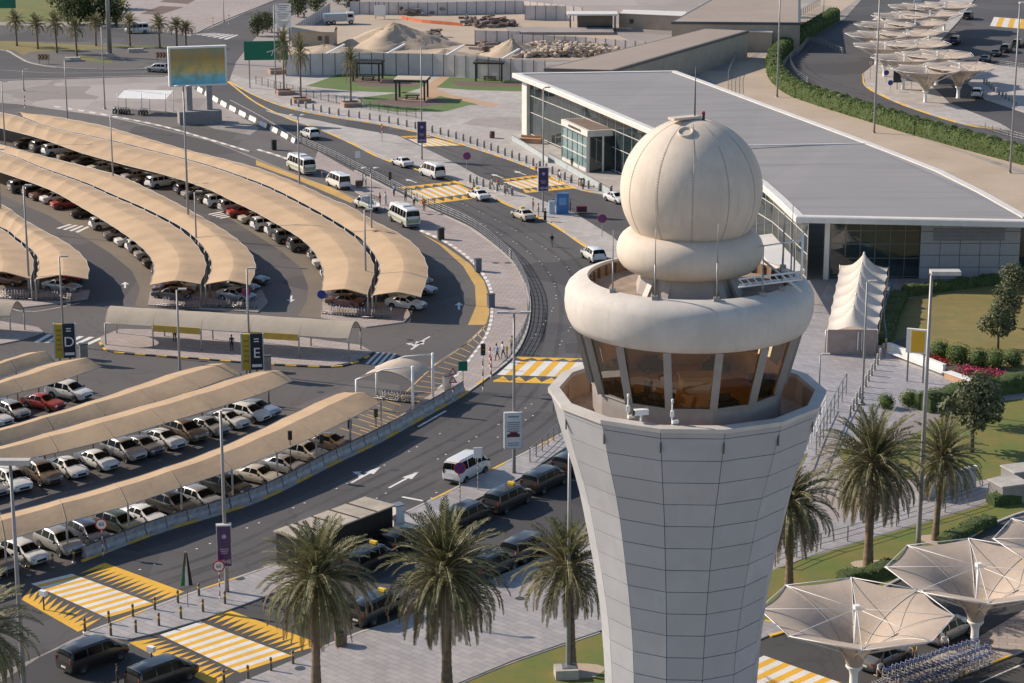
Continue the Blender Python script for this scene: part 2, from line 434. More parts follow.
# station side: paving, sites and parks
sheet('plaza', [(225,72),(250,80),(300,72),(520,76),(560,120),(760,250),(660,214),(612,196),(577,188),(540,171),(512,160),(463,144),(428,134),(381,124),(331,116),(288,107),(256,95),(235,84)], pave_light, 1)
sheet('plaza_patch', [(462,124),(478,117),(520,117),(524,131),(490,127)], concrete_g, 2)
sheet('plaza_patch', [(425,117),(470,105),(524,105),(524,117),(478,117),(462,124),(450,125)], pave_light, 3)
sheet('park_lawn', [(306,86),(342,73),(432,76),(424,87),(405,93),(350,91)], grass_green, 2)
sheet('park_lawn', [(430,87),(448,77),(540,80),(540,92),(470,90)], grass_green, 2)
sheet('park_lawn', [(358,98),(405,92),(450,96),(482,106),(440,112),(395,112),(366,107)], grass_green, 2)
sheet('park_bed', [(348,80),(366,77),(412,80),(420,86),(400,87),(362,86)], mulch, 3)
sheet('park_bed', [(450,81),(540,83),(540,87),(458,86)], mulch, 3)
sheet('park_bed', [(372,102),(400,97),(440,99),(450,104),(420,107),(388,106)], mulch, 3)
sheet('park_path', [(420,88),(442,76),(450,77),(436,88),(450,94),(502,105),(490,107),(440,96),(428,101),(400,100),(420,96)], orange_path, 4)
sheet('building_site', [(290,58),(310,40),(330,18),(400,8),(560,10),(640,45),(640,62),(500,58)], sand, 1)
# roundabout, far roads
sheet('road', [(-120,82),(-120,24),(60,26),(150,30),(190,36),(215,26),(290,-6),(340,-20),(360,-14),(300,12),(262,30),(250,44),(236,62),(228,84),(182,79),(165,76),(120,77),(60,79)], asphalt, 2)
sheet('roundabout_island', [(-90,46),(0,43),(40,41),(110,43),(172,48),(176,60),(172,66),(150,69),(110,70),(60,68),(30,63),(16,56),(0,50),(-90,52)], asphalt_old, 3)
sheet('roundabout_lawn', [(-60,42),(10,41),(110,46),(108,49),(30,52),(24,56),(14,50),(-60,47)], grass_dry, 4)
sheet('roundabout_lawn', [(80,56),(112,60),(112,63),(96,62),(70,58)], grass_m, 4)
sheet('roundabout_lawn', [(110,45),(170,46),(172,48),(110,47)], grass_m, 4)
sheet('far_plaza', [(120,22),(130,2),(160,-14),(330,-24),(290,-8),(215,24),(190,33),(150,26)], pave_pink, 3)
sheet('far_bed', [(160,2),(172,-4),(200,-3),(188,4)], mulch, 4)
sheet('far_bed', [(140,14),(160,6),(184,7),(160,15)], mulch, 4)
sheet('far_lawn', [(-120,22),(120,22),(126,0),(-120,-6)], grass_m, 4)
sheet('paved_apron', [(-120,86),(60,81),(120,79),(170,79),(182,84),(215,102),(260,128),(250,135),(215,129),(170,112),(120,107),(60,108),(17,103),(-120,98)], concrete_g, 3)
# far right: curving road, umbrella island, plaza
sheet('road', [(900,-30),(868,-8),(845,18),(812,38),(790,55),(784,66),(793,79),(818,94),(873,108),(918,121),(968,136),(1024,151),(1120,172),(1120,60),(1024,20),(1060,-20),(1000,-30)], asphalt, 3)
raised('umbrella_island', [(892,40),(880,60),(863,74),(866,86),(890,99),(918,110),(968,125),(1010,130),(1000,124),(950,104),(925,80),(925,58),(960,20),(985,-15),(965,-20),(930,10)], pave_light, .14)
raised('umbrella_plaza', [(985,64),(1000,66),(1120,78),(1120,135),(1040,118),(985,100),(968,84)], pave_light, .14)
sheet('verge', [(740,62),(776,45),(840,12),(868,-8),(845,-12),(780,20),(735,55),(728,70),(760,92),(800,105),(880,125),(960,150),(1040,175),(1100,195),(1100,172),(1024,152),(968,137),(918,122),(873,109),(818,95),(793,80),(783,66),(800,48)], sand, 2)
sheet('station_verge', [(690,70),(730,72),(860,118),(960,152),(1040,180),(1100,200),(1100,215),(1030,215),(860,160)], sand, 3)
# right: garden and square
sheet('garden_lawn', [(880,330),(905,300),(940,288),(1000,272),(1100,262),(1100,395),(1010,378),(960,362),(905,350)], grass_dry, 2)
sheet('garden_lawn', [(905,440),(960,405),(1030,398),(1110,385),(1110,470),(1024,472),(985,482),(900,480),(850,470),(835,450)], grass_m, 2)
sheet('square', [(770,420),(800,340),(830,280),(900,270),(892,330),(890,356),(945,375),(985,390),(960,402),(900,425),(850,438),(820,440),(790,520),(740,520)], pave_bright, 1)
sheet('square_paving', [(830,300),(826,352),(885,360),(892,330),(892,300),(860,270)], pave_pink, 2)
sheet('path', [(700,590),(760,545),(820,525),(900,495),(985,480),(1024,470),(1110,460),(1110,480),(1000,500),(900,530),(800,560),(760,575)], pave_grey, 7)
sheet('garden_bed', [(893,342),(905,338),(960,358),(1010,370),(1090,372),(1090,398),(1010,390),(985,390),(945,376),(930,362)], soil, 3)
# bottom right road
sheet('road', [(640,1000),(700,700),(766,627),(800,604),(880,590),(930,563),(1000,521),(1100,490),(1100,760),(900,1000)], asphalt_new, 7)
raised('trolley_island', [(840,712),(870,690),(940,656),(975,641),(1024,612),(1100,580),(1100,625),(1040,645),(1007,657),(955,678),(925,694),(900,720)], pave_pink, .15)
raised('median_strip', [(700,628),(766,622),(795,628),(770,636),(740,650),(700,668)], pave_grey, .12)

# islands in the car park
for pts in ([(103,347),(100,338),(120,330),(200,331),(300,338),(360,346),(373,353),(352,363),(330,367),(260,364),(200,359),(130,354),(108,351)],
            [(-70,324),(0,322),(38,328),(44,333),(20,341),(0,345),(-70,351)]):
    raised('walkway_island', pts, pave_pink, .13)
for pts in ([(-60,291),(90,291),(88,299),(50,305),(25,308),(-60,306)], [(150,294),(262,291),(268,303),(258,313),(148,306)], [(322,302),(404,304),(411,316),(404,323),(366,328),(321,318)]):
    raised('bay_end_island', pts, pave_pink, .13)

# --- kerbs
yk = [kerb_y, kerb_k]; wk = [kerb_w, kerb_c]; yg = [kerb_y, kerb_c]
kerb(roadA_right[0:12], [kerb_y, kerb_y, kerb_c], 3, w=.25)
kerb([(595,414),(565,433),(512,460.5),(406,513.5),(330,545.5),(256,572.5),(180,598.5),(84,635)], [kerb_y, kerb_c, kerb_c], 3, w=.25)
kerb([(230,82),(256,96),(288,108),(331,117),(381,125),(428,135),(463,145),(512,161),(540,172),(577,189),(612,197),(660,215)], [kerb_y, kerb_c], 2, w=.3)
kerb([(421,231),(446,242.5),(471,260.5),(485,277.5),(491.5,293),(492,306),(491,322),(485,339),(470,360),(458,375),(438,390)], wk, .95, w=.35)
kerb([(258,150),(275,155),(295,162),(312,167)], wk, 1.5, w=.35)
kerb([(55,107),(75,110),(110,116),(160,126),(200,137),(250,152)], wk, 1.6, w=.35)
kerb([(82,562),(160,532.5),(256,502.5),(331,465.5),(381,441.5),(431,413.5),(463,395.5),(494,373)], [kerb_y, kerb_c], 2.5, w=.3)
kerb([(494,373),(513,356.5),(524,337.5),(529,317.5),(529,296.5),(523,280.5),(512,262),(493,245),(468,227),(431,210),(396,192.5),(355,171)], [kerb_c], 2, w=.3)
kerb([(100,343),(108,351.5),(130,354.5),(200,359.5),(260,364.5),(330,367.5),(355,363),(374,353.5)], yk, 1.2, w=.25)
kerb([(863,74.5),(866,86.5),(890,99.5),(918,110.5),(968,125.5),(1012,131)], [kerb_y, kerb_y, kerb_c], 3, w=.3)
kerb([(885,712),(925,694.5),(955,678.5),(1007,657.5),(1040,645.5),(1100,625)], yg, 2.0, w=.3)
kerb([(765,622),(796,628),(770,637)], [kerb_y], 2, w=.3)
kerb([(880,590),(930,563),(965,541),(1000,521),(1040,508)], [kerb_c, kerb_c, kerb_y], 3, w=.25)
kerb([(323,648.5),(363,632.5),(398,621.5),(503,576.5),(600,535.5)], [kerb_c], 2, w=.25)
kerb([(440,693),(512,663),(600,633)], [kerb_c], 2, w=.15, h=.06)

kerb([(-60,52),(0,50),(16,56),(30,63),(60,68),(110,70),(150,69),(172,66),(178,60),(172,48)], [kerb_c], 3, w=.35)
kerb([(-60,82),(60,79),(120,77),(165,76.5),(182,80)], [kerb_c], 3, w=.4)
kerb([(150,26),(190,34),(215,24),(290,-6)], [kerb_c], 3, w=.35)
# --- road markings
def zebra(A, B, C, D, n, k, name='zebra_crossing', first=0):
    b = MB(); A, B, C, D = GG([A, B, C, D]); z = Vector((0,0,k*LZ))
    for i in range(2*n):
        t0 = i/(2*n); t1 = (i+1)/(2*n)
        b.add([A.lerp(D,t0)+z, A.lerp(D,t1)+z, B.lerp(C,t1)+z, B.lerp(C,t0)+z], [(0,1,2,3)], (i+first) % 2)
    tag(b.build(name, [p_white, p_yellow], fixn=True), kind='structure')
def teeth(P0, P1, Q0, Q1, n, k):
    """yellow triangles: bases along Q0-Q1, points reaching P0-P1"""
    b = MB(); P0, P1, Q0, Q1 = GG([P0, P1, Q0, Q1]); z = Vector((0,0,k*LZ))
    b.add([Q0+z, Q1+z, Q1.lerp(P1,.2)+z, Q0.lerp(P0,.2)+z], [(0,1,2,3)])
    for i in range(n):
        b.add([(Q0.lerp(P0,.2)).lerp(Q1.lerp(P1,.2), i/n)+z, (Q0.lerp(P0,.2)).lerp(Q1.lerp(P1,.2), (i+1)/n)+z, P0.lerp(P1, (i+.5)/n)+z], [(0,1,2)])
    tag(b.build('zebra_crossing', [p_yellow], fixn=True), kind='structure')
zebra((31,584),(72,574),(154,604),(107,618), 9, 6)
teeth((76,573),(157,604),(105,563),(184,592), 13, 6); teeth((30,585.5),(105,619.5),(22,600),(78,632), 12, 6)
zebra((160,635),(200,622),(292,656),(240,673), 9, 6)
teeth((204,620),(292,655),(226,609),(323,645), 13, 6); teeth((158,636.5),(238,673.5),(129,643),(212,686), 13, 6)
zebra((497,375),(513,360.5),(640,364),(628,379), 8, 6)
teeth((495,376),(625,380),(493,382),(622,386), 8, 6); teeth((515,360),(640,363),(517,357),(642,360), 8, 6)
zebra((420,200),(401,191.5),(459,184.5),(477,193), 7, 6)
teeth((414,201),(475,194),(419,205.5),(479,198), 7, 6); teeth((401,190.4),(463,183.4),(397,187.5),(459,181), 7, 6)
zebra((521,189),(503,182.3),(548,177.4),(567,184.6), 6, 5)
teeth((519,189),(567,185),(526,193),(574,188.5), 7, 5); teeth((506,181.6),(551,177.2),(502,179.5),(541,174.5), 6, 5)
zebra((423,146.5),(408,139),(436,138.5),(462,145.5), 5, 5)
teeth((407,138.8),(434,137.5),(400,136.5),(426,135.3), 6, 5)
zebra((722,676),(764,656),(846,685),(804,705), 6, 9)
zebra((990,26),(994,17),(1060,22),(1060,32), 6, 5); zebra((872,20),(880,14),(905,16),(900,22), 4, 5)

wm = MB(); z = Vector((0,0,6*LZ)); zl = Vector((0,0,3*LZ))
def arrow(b, px, py, ang, L=4.2, k=6, turn=0):
    c = G(px, py); d = Vector((math.cos(ang), math.sin(ang), 0)); n = Vector((-d.y, d.x, 0)); zz = Vector((0,0,k*LZ))
    b.add([c+d*-L/2+n*.12+zz, c+d*-L/2-n*.12+zz, c+d*.1*L-n*.12+zz, c+d*.1*L+n*.12+zz], [(0,1,2,3)])
    b.add([c+d*.1*L+n*.5+zz, c+d*.1*L-n*.5+zz, c+d*.5*L+zz], [(0,1,2)])
    if turn:
        s = turn
        b.add([c+d*-.2*L+n*.12*s+zz, c+n*.9*s+zz, c+n*.9*s+d*.25+zz, c+d*-.05*L+n*.12*s+zz], [(0,1,2,3)])
        b.add([c+n*.8*s-d*.35+zz, c+n*1.5*s+d*.15+zz, c+n*.8*s+d*.6+zz], [(0,1,2)])
for x, y, dx, dy, L, k, t in [(404,480,26,-14,5,6,0),(366,475,26,-14,5,6,1),(411,181,-12,-4,3.5,6,0),(497,176,-14,-5,4,5,0),(520,173,-14,-5,4,5,0),(459,306,0,-10,3.5,3,0),(418,345,18,-12,4,3,1),(422,341,-16,9,4,3,0),(291,299,-2,10,3.2,3,0),(125,285,0,-10,3.2,3,0)]:
    arrow(wm, x, y, heading(x, y, dx, dy), L, k, t)
# give-way bars, lane studs
stripe(wm, GG([(402,497),(423,501)]), .3, 6)
stripe(wm, GG([(418,427),(446,411)]), .25, 6)
for pts in ([(330,517),(380,497),(420,470),(470,441),(520,412),(560,385)], [(398,520),(430,500),(455,470),(500,436),(540,412)],
            [(533,338),(548,318),(556,300),(553,280),(540,262),(515,243),(470,218),(430,200)], [(560,345),(575,320),(583,300),(577,282),(562,262),(535,242),(500,222),(455,200)],
            [(222,588),(262,570),(330,541),(372,522)], [(140,570),(200,548),(262,522),(330,492),(380,468),(440,434)]):
    ln = resample(P(pts), 1.5)
    for i, p in enumerate(ln):
        if i % 4 < 2:
            wm.box((p.x, p.y, 5*LZ+.012), (.16, .16, .024), rz=.5)
for pts, w, k in ([[(980,683),(1024,664),(1080,642)], .15, 9], [[(0,305),(30,312),(80,303)], .12, 3], [[(434,365),(470,341),(490,321)], .15, 3],
                  [[(0,70),(60,73),(150,72)], .12, 4], [[(230,100),(262,117),(300,140)], .12, 6]):
    stripe(wm, resample(P(pts), 2), w, k)
# plain white crossings in the car park
def bars(b, A, B, C, D, n, k):
    A, B, C, D = GG([A, B, C, D]); zz = Vector((0,0,k*LZ))
    for i in range(n):
        t0 = (i+.2)/n; t1 = (i+.7)/n
        b.add([A.lerp(D,t0)+zz, A.lerp(D,t1)+zz, B.lerp(C,t1)+zz, B.lerp(C,t0)+zz], [(0,1,2,3)])
bars(wm, (32,342),(46,334),(108,338),(92,345), 6, 3); bars(wm, (364,364),(376,352),(398,354),(388,366), 4, 3)
bars(wm, (55,228),(68,224),(92,227),(80,233), 4, 3); bars(wm, (207,214),(222,211),(238,216),(222,219), 4, 3); bars(wm, (194,34),(214,33),(240,35),(228,40), 6, 3)
tag(wm.build('road_marking', [p_white], fixn=True), kind='structure')
ym = MB()
# ochre strips and hatching by the bus lane
oc = [(420,232.5),(441,246),(463,266),(475,286),(476,306),(468,325),(486,325),(489,314),(490,300),(484,281),(470,264),(445,246)]
ym.prism(GG(oc), 3*LZ, 3*LZ); ym.prism(GG([(256,165),(300,181),(351,203),(356,200),(330,187),(300,177),(256,160)]), 3*LZ, 3*LZ)
tag(ym.build('road_marking', [p_ochre]), kind='structure')
ym = MB()
stripe(ym, resample(P([(489,322),(462,347),(434,366),(400,398)]), 1), .18, 3)
for i in range(17):
    t = i/16
    a = G(*[u+(v-u)*t for u, v in zip((488,324),(399,400))]); c = G(*[u+(v-u)*t for u, v in zip((491,330),(425,402))])
    stripe(ym, [a, c], .14, 3)
for x0, y0, x1, y1 in [(352,412,396,404),(360,430,400,410),(372,432,412,396),(340,428,392,420)]:
    for t in range(5): 
        stripe(ym, [G(x0+t*9, y0-t*4.5), G(x0+t*9+22, y0-t*4.5+7)], .14, 3)
# bay lines under the lower canopies
tag(ym.build('road_marking', [p_ochre], fixn=True), kind='structure')

# worn wheel tracks and oil along the lanes, manhole covers
m_, t_, b_ = nt('wheel_track'); p_ = _pos(t_)
b_.inputs['Base Color'].default_value = (.028,.027,.028,1); b_.inputs['Roughness'].default_value = .75
trn = _n(t_, 'ShaderNodeBsdfTransparent'); mx_ = _n(t_, 'ShaderNodeMixShader'); out_ = [n for n in t_.nodes if n.type == 'OUTPUT_MATERIAL'][0]
f_ = _ramp(t_, _noise(t_, p_, .22, 5, .7), [(.38, (.04,)), (.68, (.28,))])
t_.links.new(f_, mx_.inputs[0]); t_.links.new(trn.outputs[0], mx_.inputs[1]); t_.links.new(b_.outputs[0], mx_.inputs[2]); t_.links.new(mx_.outputs[0], out_.inputs[0])
for lane in ([(120,590),(222,556),(330,505),(420,461),(500,416),(540,370),(551,335),(553,300),(538,268),(505,238),(450,207),(380,175),(320,147),(270,122)],
             [(160,592),(260,556),(350,517),(440,474),(530,428),(572,380),(590,340),(588,300),(570,262),(535,236),(490,212),(440,190),(380,168)],
             [(300,118),(350,130),(420,142),(500,172),(580,205)], [(180,655),(300,610),(430,545),(540,490)], [(812,45),(800,62),(822,80),(880,98),(980,128)]):
    ln = resample(P(lane), 2.0); bt = MB()
    for off in (-.85, .85):
        L_ = offset_line(ln, off); stripe(bt, L_, .5, 5 if lane[0][0] != 300 else 4)
    tag(bt.build('tyre_marks', m_), kind='structure')
bm_ = MB(); rr_ = random.Random(8)
for x, y in [(300,532),(395,470),(452,440),(545,395),(560,330),(505,232),(420,190),(345,158),(380,500),(240,580),(410,340),(200,350),(320,392),(460,520),(420,130),(470,560),(520,600),(300,670),(430,640)]:
    q = G(x, y); bm_.disc((q.x, q.y, 8*LZ+(.105 if y > 552 else 0)), .38, 14)
tag(bm_.build('manhole_cover', steel_d), kind='structure')
# the roads meet behind the tower
sheet('road', [(600,205),(660,213),(715,232),(748,262),(757,310),(752,380),(735,430),(718,446),(640,418),(620,396),(655,350),(668,320),(655,285),(612,245)], asphalt, 2)
# ============================================================ CONTROL TOWER
def wall_paint(name, c, rough=.5, streak=.35, isl=0):
    m, t, b = nt(name); p = _pos(t, obj=True)
    ps = _pos(t, (1.6, 1.6, .12), obj=True)
    cc = _mix(t, c, sc3(c, .72), _ramp(t, _noise(t, ps, 1.2, 5, .7), [(.5, (0,)), (.75, (streak,))]))
    cc = _mix(t, cc, sc3(c, .86), _ramp(t, _noise(t, p, .5, 4), [(.4, (0,)), (.65, (1,))]))
    cc = _mix(t, cc, sc3(c, .55), _ramp(t, _noise(t, _pos(t, (3,3,.25), obj=True), 1.6, 6, .75), [(.6, (0,)), (.8, (streak*.6,))]))
    if isl:
        g_ = _n(t, 'ShaderNodeNewGeometry'); cc = _mix(t, cc, sc3(c, .86), _ramp(t, g_.outputs['Random Per Island'], [(0, (0,)), (1, (.8,))]))
    t.links.new(cc, b.inputs['Base Color']); b.inputs['Roughness'].default_value = rough
    _bump(t, b, _noise(t, p, 2.5, 4), .15, .02)
    MATS[name] = m; return m
radome_m = wall_paint('radome_shell', (.66,.565,.465), .75, .7)
ring_m = wall_paint('ring_render', (.60,.555,.505), .8, .75)
panel_m = wall_paint('tower_panel', (.43,.435,.45), .55, .3, isl=1)
cop_m = wall_paint('coping', (.55,.52,.48), .5, .3)
tan_m = wall_paint('balcony_render', (.50,.33,.21), .7, .5)
seam_m = M('seam', (.32,.265,.21), .8)
cab_glass = glass_mat('cab_glass', (.95,.80,.55), .05, .015)
wood_m = M('orange_wood', (.75,.38,.09), .5, var=.2, scale=1)
console_m = M('console_dark', (.05,.055,.05), .5)
desk_m = M('desk_green', (.05,.10,.06), .6)
mull_m = M('cab_mullion', (.33,.30,.28), .5, var=.1)
TB = G(676, 905)
def TZ(y): return hgt(TB, y)
def TR(y, rpx):
    z = TZ(y); dep = TB.y*CT-(z-H)*ST
    return rpx*dep/F
N14 = 14; A0 = R(-92)-PI/14
def ringv(r, z, n=N14, a0=A0): return [Vector((r*math.cos(a0+2*PI*k/n), r*math.sin(a0+2*PI*k/n), z)) for k in range(n)]
tower = empty('control_tower', TB, 0, 'tall flared control tower with cream ball radome above its glazed cab', 'control tower')
prof = [(389,138),(440,122.5),(475,109.5),(512,101),(562,90),(612,81.5),(662,77),(700,75),(760,73),(905,74)]
def shaft_r(z):
    pr = [(TZ(y), TR(y, r)) for y, r in prof]
    for (z0, r0), (z1, r1) in zip(pr, pr[1:]):
        if z1 <= z <= z0: return r1+(r0-r1)*(z-z1)/(z0-z1)
    return pr[-1][1] if z < pr[-1][0] else pr[0][1]
ztop = TZ(389); nrow = 23
def smooth_r(z): return (shaft_r(z-.8)+2*shaft_r(z)+shaft_r(z+.8))/4 if z < ztop-1 else shaft_r(z)
zs = [ztop-.55-(ztop-.55)*i/nrow for i in range(nrow+1)]
b = MB()
allz = [ztop-.02]+zs
b.grid([ringv(smooth_r(zz)-.05, zz) for zz in allz[::-1]], m=1, smooth=False, close=True)
g = .02
for i in range(len(allz)-1):
    z1, z0 = allz[i], allz[i+1]
    if z1-z0 < .05: continue
    for k in range(N14):
        def pt(z, kk, inset, off):
            r = smooth_r(z)+off
            a = A0+2*PI*kk/N14; c = A0+2*PI*(kk+1)/N14
            p = Vector((r*math.cos(a), r*math.sin(a), z)); q = Vector((r*math.cos(c), r*math.sin(c), z))
            d = (q-p).normalized(); return p+d*inset if inset > 0 else q+d*inset
        j = random.uniform(-.006, .006)
        o = [pt(z0+g, k, g, j), pt(z0+g, k, -g, j), pt(z1-g, k, -g, j), pt(z1-g, k, g, j)]
        n = (o[1]-o[0]).cross(o[3]-o[0]).normalized()
        q = [p-n*.04 for p in o]
        b.add(o+q, [(0,1,2,3),(4,5,1,0),(5,6,2,1),(6,7,3,2),(7,4,0,3)], 0)
b.build('shaft', [panel_m, steel_d], tower)
# parapet coping and balcony
Ro = TR(389, 138); zf = ztop-1.35; Ri = Ro*.925
b = MB()
b.grid([ringv(Ro+.04, ztop-.22), ringv(Ro+.06, ztop), ringv(Ri, ztop+.03), ringv(Ri-.02, ztop-.2)], smooth=False, close=True)
b.build('parapet_coping', cop_m, tower, fixn=True)
b = MB(); b.grid([ringv(Ri+.02, ztop-.15), ringv(Ri*.985, zf)], smooth=False, close=True)
for k in range(N14):   # ribs on the inner face
    for s in (.5,):
        a = ringv(Ri*.985, zf)[k].lerp(ringv(Ri*.985, zf)[(k+1) % N14], s); b.box(a*1+Vector((0,0,.55))-Vector((a.x,a.y,0)).normalized()*.04, (.06,.06,1.1), rz=math.atan2(a.y, a.x))
b.build('parapet_lining', tan_m, tower)
b = MB(); b.add(ringv(Ri, zf), [tuple(range(N14))]); b.build('balcony_floor', M('balcony_tiles', (.40,.27,.19), .8, var=.2), tower)
# cab
zsill = TZ(382); zhead = TZ(323)
rs = TR(382, 95); rh = TR(323, 112)
b = MB(); b.grid([ringv(rs*.985, zf), ringv(rs, zsill-.08), ringv(rs+.09, zsill-.06), ringv(rs+.09, zsill), ringv(rs-.1, zsill)], smooth=False, close=True)
b.build('sill_wall', mull_m, tower)
lo, hi = ringv(rs, zsill), ringv(rh, zhead)
for k in range(N14):
    k2 = (k+1) % N14
    a = lo[k].lerp(lo[k2], .06); c = lo[k].lerp(lo[k2], .94); d = hi[k].lerp(hi[k2], .05); e = hi[k].lerp(hi[k2], .95)
    b = MB(); b.add([a, c, e, d], [(0,1,2,3)]); b.build('window', cab_glass, tower)
    b = MB(); out = Vector((lo[k].x, lo[k].y, 0)).normalized()
    b.bar(lo[k]+out*.02, hi[k]+out*.02, .38, .32); b.build('mullion', mull_m, tower)
# interior
b = MB(); b.add(ringv(rs*.97, zsill-.35), [tuple(range(N14))]); b.build('cab_floor', M('cab_carpet', (.78,.42,.11), .7), tower)
for k in range(N14):
    if k in (0, 2, 5, 7, 9, 10): continue
    b = MB()
    a = ringv(rs*.82, zsill-.12)[k].lerp(ringv(rs*.82, zsill-.12)[(k+1) % N14], .5)
    b.box(a, (.8, 1.3, .4), rz=math.atan2(a.y, a.x), m=k % 3 == 0)
    b.box(a*1.0+Vector((0,0,.4)), (.08, .7, .34), rz=math.atan2(a.y, a.x), m=0)
    b.build('console_desk', [console_m, desk_m], tower)
b = MB(); b.box((0.6,-.2,zsill+.0), (1.9,1.2,.75), rz=.1); b.box((0.6,-.2,zsill+.42), (2.1,1.4,.08), rz=.1)
b.build('stair_enclosure', wood_m, tower)
b = MB()
for k in (4,5,6,7,8):
    q = ringv(rs*.955, zsill-.34); q2 = ringv(rs*.975, zsill+.75); b.add([q[k], q[(k+1) % N14], q2[(k+1) % N14], q2[k]], [(0,1,2,3)])
b.build('inner_panelling', wood_m, tower)
for k in (5, 6, 7, 8):  # roller blinds on the far panes
    a = lo[k]*.95; c = lo[(k+1) % N14]*.95; d = hi[k]*.95; e = hi[(k+1) % N14]*.95
    a.z = c.z = zsill; d.z = e.z = zhead
    t = {0:.52, 2:.6, 6:.2, 7:.2}.get(k, .5)
    b = MB(); b.add([d.lerp(a, 1-t), e.lerp(c, 1-t), e, d], [(0,1,2,3)]); b.build('blind', fabric_mat('blind_orange', (.80,.40,.07), .55, .1) if 'blind_orange' not in MATS else MATS['blind_orange'], tower)
for ang in (-60, -115, -150):
    c = Vector((math.cos(R(ang))*rs*.55, math.sin(R(ang))*rs*.55, zsill-.75))
    b = MB(); b.tube([c, c+Vector((0,0,.45))], .05, 6); b.box(c+Vector((0,0,.48)), (.5,.5,.1), rz=R(ang)); b.box(c+Vector((-.25*math.cos(R(ang)),-.25*math.sin(R(ang)),.85)), (.1,.5,.6), rz=R(ang))
    b.build('office_chair', console_m, tower)
# roof ring
zr = lambda y: TZ(y)
pr = [(TR(323,108), zr(323)), (TR(324,113), zr(324)), (TR(322,117.5), zr(322.5)), (TR(316,121), zr(316)), (TR(308,123.6), zr(308)), (TR(300,124.5), zr(300)), (TR(290,123.9), zr(290)), (TR(284.5,121.4), zr(284.5)), (TR(280,116.5), zr(280)), (TR(277,109.5), zr(277)), (TR(275,102), zr(275.3)), (TR(279,100), zr(278)), (TR(290,100), zr(289))]
b = MB(); b.lathe(pr, n=96); b.build('roof_ring', ring_m, tower, sharp=50)
b = MB(); b.lathe([(TR(290,100)-.02, zr(289)), (TR(290,100)-.02, zr(277.5))], n=56)
for k in range(40):
    a = 2*PI*k/40; r = TR(290,100)-.1
    b.box((r*math.cos(a), r*math.sin(a), (zr(289)+zr(278))/2), (.12,.14,zr(278)-zr(289)), rz=a)
b.build('ring_lining', M('ring_brown', (.24,.16,.11), .8, var=.25), tower)
b = MB(); b.lathe([(.1, zr(288.5)), (TR(288,100.5), zr(288.5))], n=48, smooth=False); b.build('roof_deck', M('roof_gravel', (.30,.235,.18), .95, var=.3, scale=1.2), tower, fixn=True)
b = MB(); b.lathe([(TR(323,109), zr(322)), (1, zr(322))], n=48, smooth=False); b.build('cab_ceiling', M('cab_ceiling', (.35,.24,.15), .8), tower)
# neck
b = MB(); b.grid([ringv(TR(290,57), zr(289), 8, R(-92-22.5)), ringv(TR(268,49), zr(262), 8, R(-92-22.5))], smooth=False, close=True)
b.build('neck', wall_paint('neck_render', (.45,.40,.36)), tower)
for ang in (-140, -118, -60, -40):
    b = MB()
    a = Vector((math.cos(R(ang)), math.sin(R(ang)), 0))
    b.bar(a*TR(289,60)+Vector((0,0,zr(288.6))), a*TR(270,46)+Vector((0,0,zr(266))), .35, .2)
    b.build('neck_rib', MATS['neck_render'], tower)
# collar and radome
pr = []
for i in range(15):
    t = PI*(-.62+1.24*i/14)
    pr.append((TR(249,57)+TR(249,16.5)*math.cos(t), zr(249)+TR(249,20)*math.sin(t)))
pr = [(TR(265,30), pr[0][1]+.05)]+pr
b = MB(); b.lathe(pr, n=72)
b.build('collar_ring', radome_m, tower)
Rs = TR(189, 71); zc = zr(189)
pr = []
for i in range(40):
    t = R(-38)+R(128)*i/39; pr.append((max(.02, Rs*math.cos(t)), zc+Rs*math.sin(t)))
b = MB(); b.lathe(pr, n=96); dome = b.build('radome', radome_m, tower)
b = MB()
for k in range(12):
    a = R(-92+4.5)+R(30)*k-R(15)+R(9)
    n = 46
    for i in range(n):
        t = R(-37)+R(112)*i/n; t2 = R(-37)+R(112)*(i+.62)/n
        for s0, s1, ta, tb in ((-.016, .016, t, t2),):
            r = Rs+.012
            q = []
            for tt, w_ in ((ta, s0), (ta, s1), (tb, s1), (tb, s0)):
                x = r*math.cos(tt); q.append((x*math.cos(a)-w_*math.sin(a), x*math.sin(a)+w_*math.cos(a), zc+r*math.sin(tt)))
            b.add(q, [(0,1,2,3)])
    b.tube([(Rs*1.001*math.cos(t)*math.cos(a+.012), Rs*1.001*math.cos(t)*math.sin(a+.012), zc+Rs*1.001*math.sin(t)) for t in [R(-37+112*i/24) for i in range(25)]], .012, 4, m=1, cap=False)
b.build('seam', [seam_m, radome_m], dome)
def onsph(az, el, r=None): r = r or Rs; return Vector((r*math.cos(R(el))*math.cos(R(az)), r*math.cos(R(el))*math.sin(R(az)), zc+r*math.sin(R(el))))
def facing(d):
    return d.to_track_quat('Z', 'Y').to_matrix()
b = MB(); hc = onsph(-106, 62); Mx = facing(hc-Vector((0,0,zc)))
for r0, r1, h0, h1 in ((.62,.62,-.05,.22),(.62,.5,.22,.24),(.5,.46,.24,-.02)):
    pass
pv = [Mx@Vector((r*math.cos(2*PI*k/20), r*math.sin(2*PI*k/20), h))+hc for r, h in ((.40,-.1),(.40,.08),(.33,.09),(.31,-.02)) for k in range(20)]
b.grid([pv[i*20:(i+1)*20] for i in range(4)], m=0, close=True); b.add(pv[60:80], [tuple(range(20))], 1)
b.build('vent_port', [radome_m, M('vent_dark', (.10,.08,.07), .8)], dome)
b = MB(); hc = onsph(-150, 82); b.box(hc+Vector((0,0,.12)), (1.6,.6,.12), rz=.5); b.build('hatch', radome_m, dome)
b = MB(); top = Vector((0.1,0,zc+Rs)); b.tube([top-Vector((0,0,.1)), top+Vector((0,0,2.6))], [.05,.02], 6); b.build('antenna', steel_d, dome)
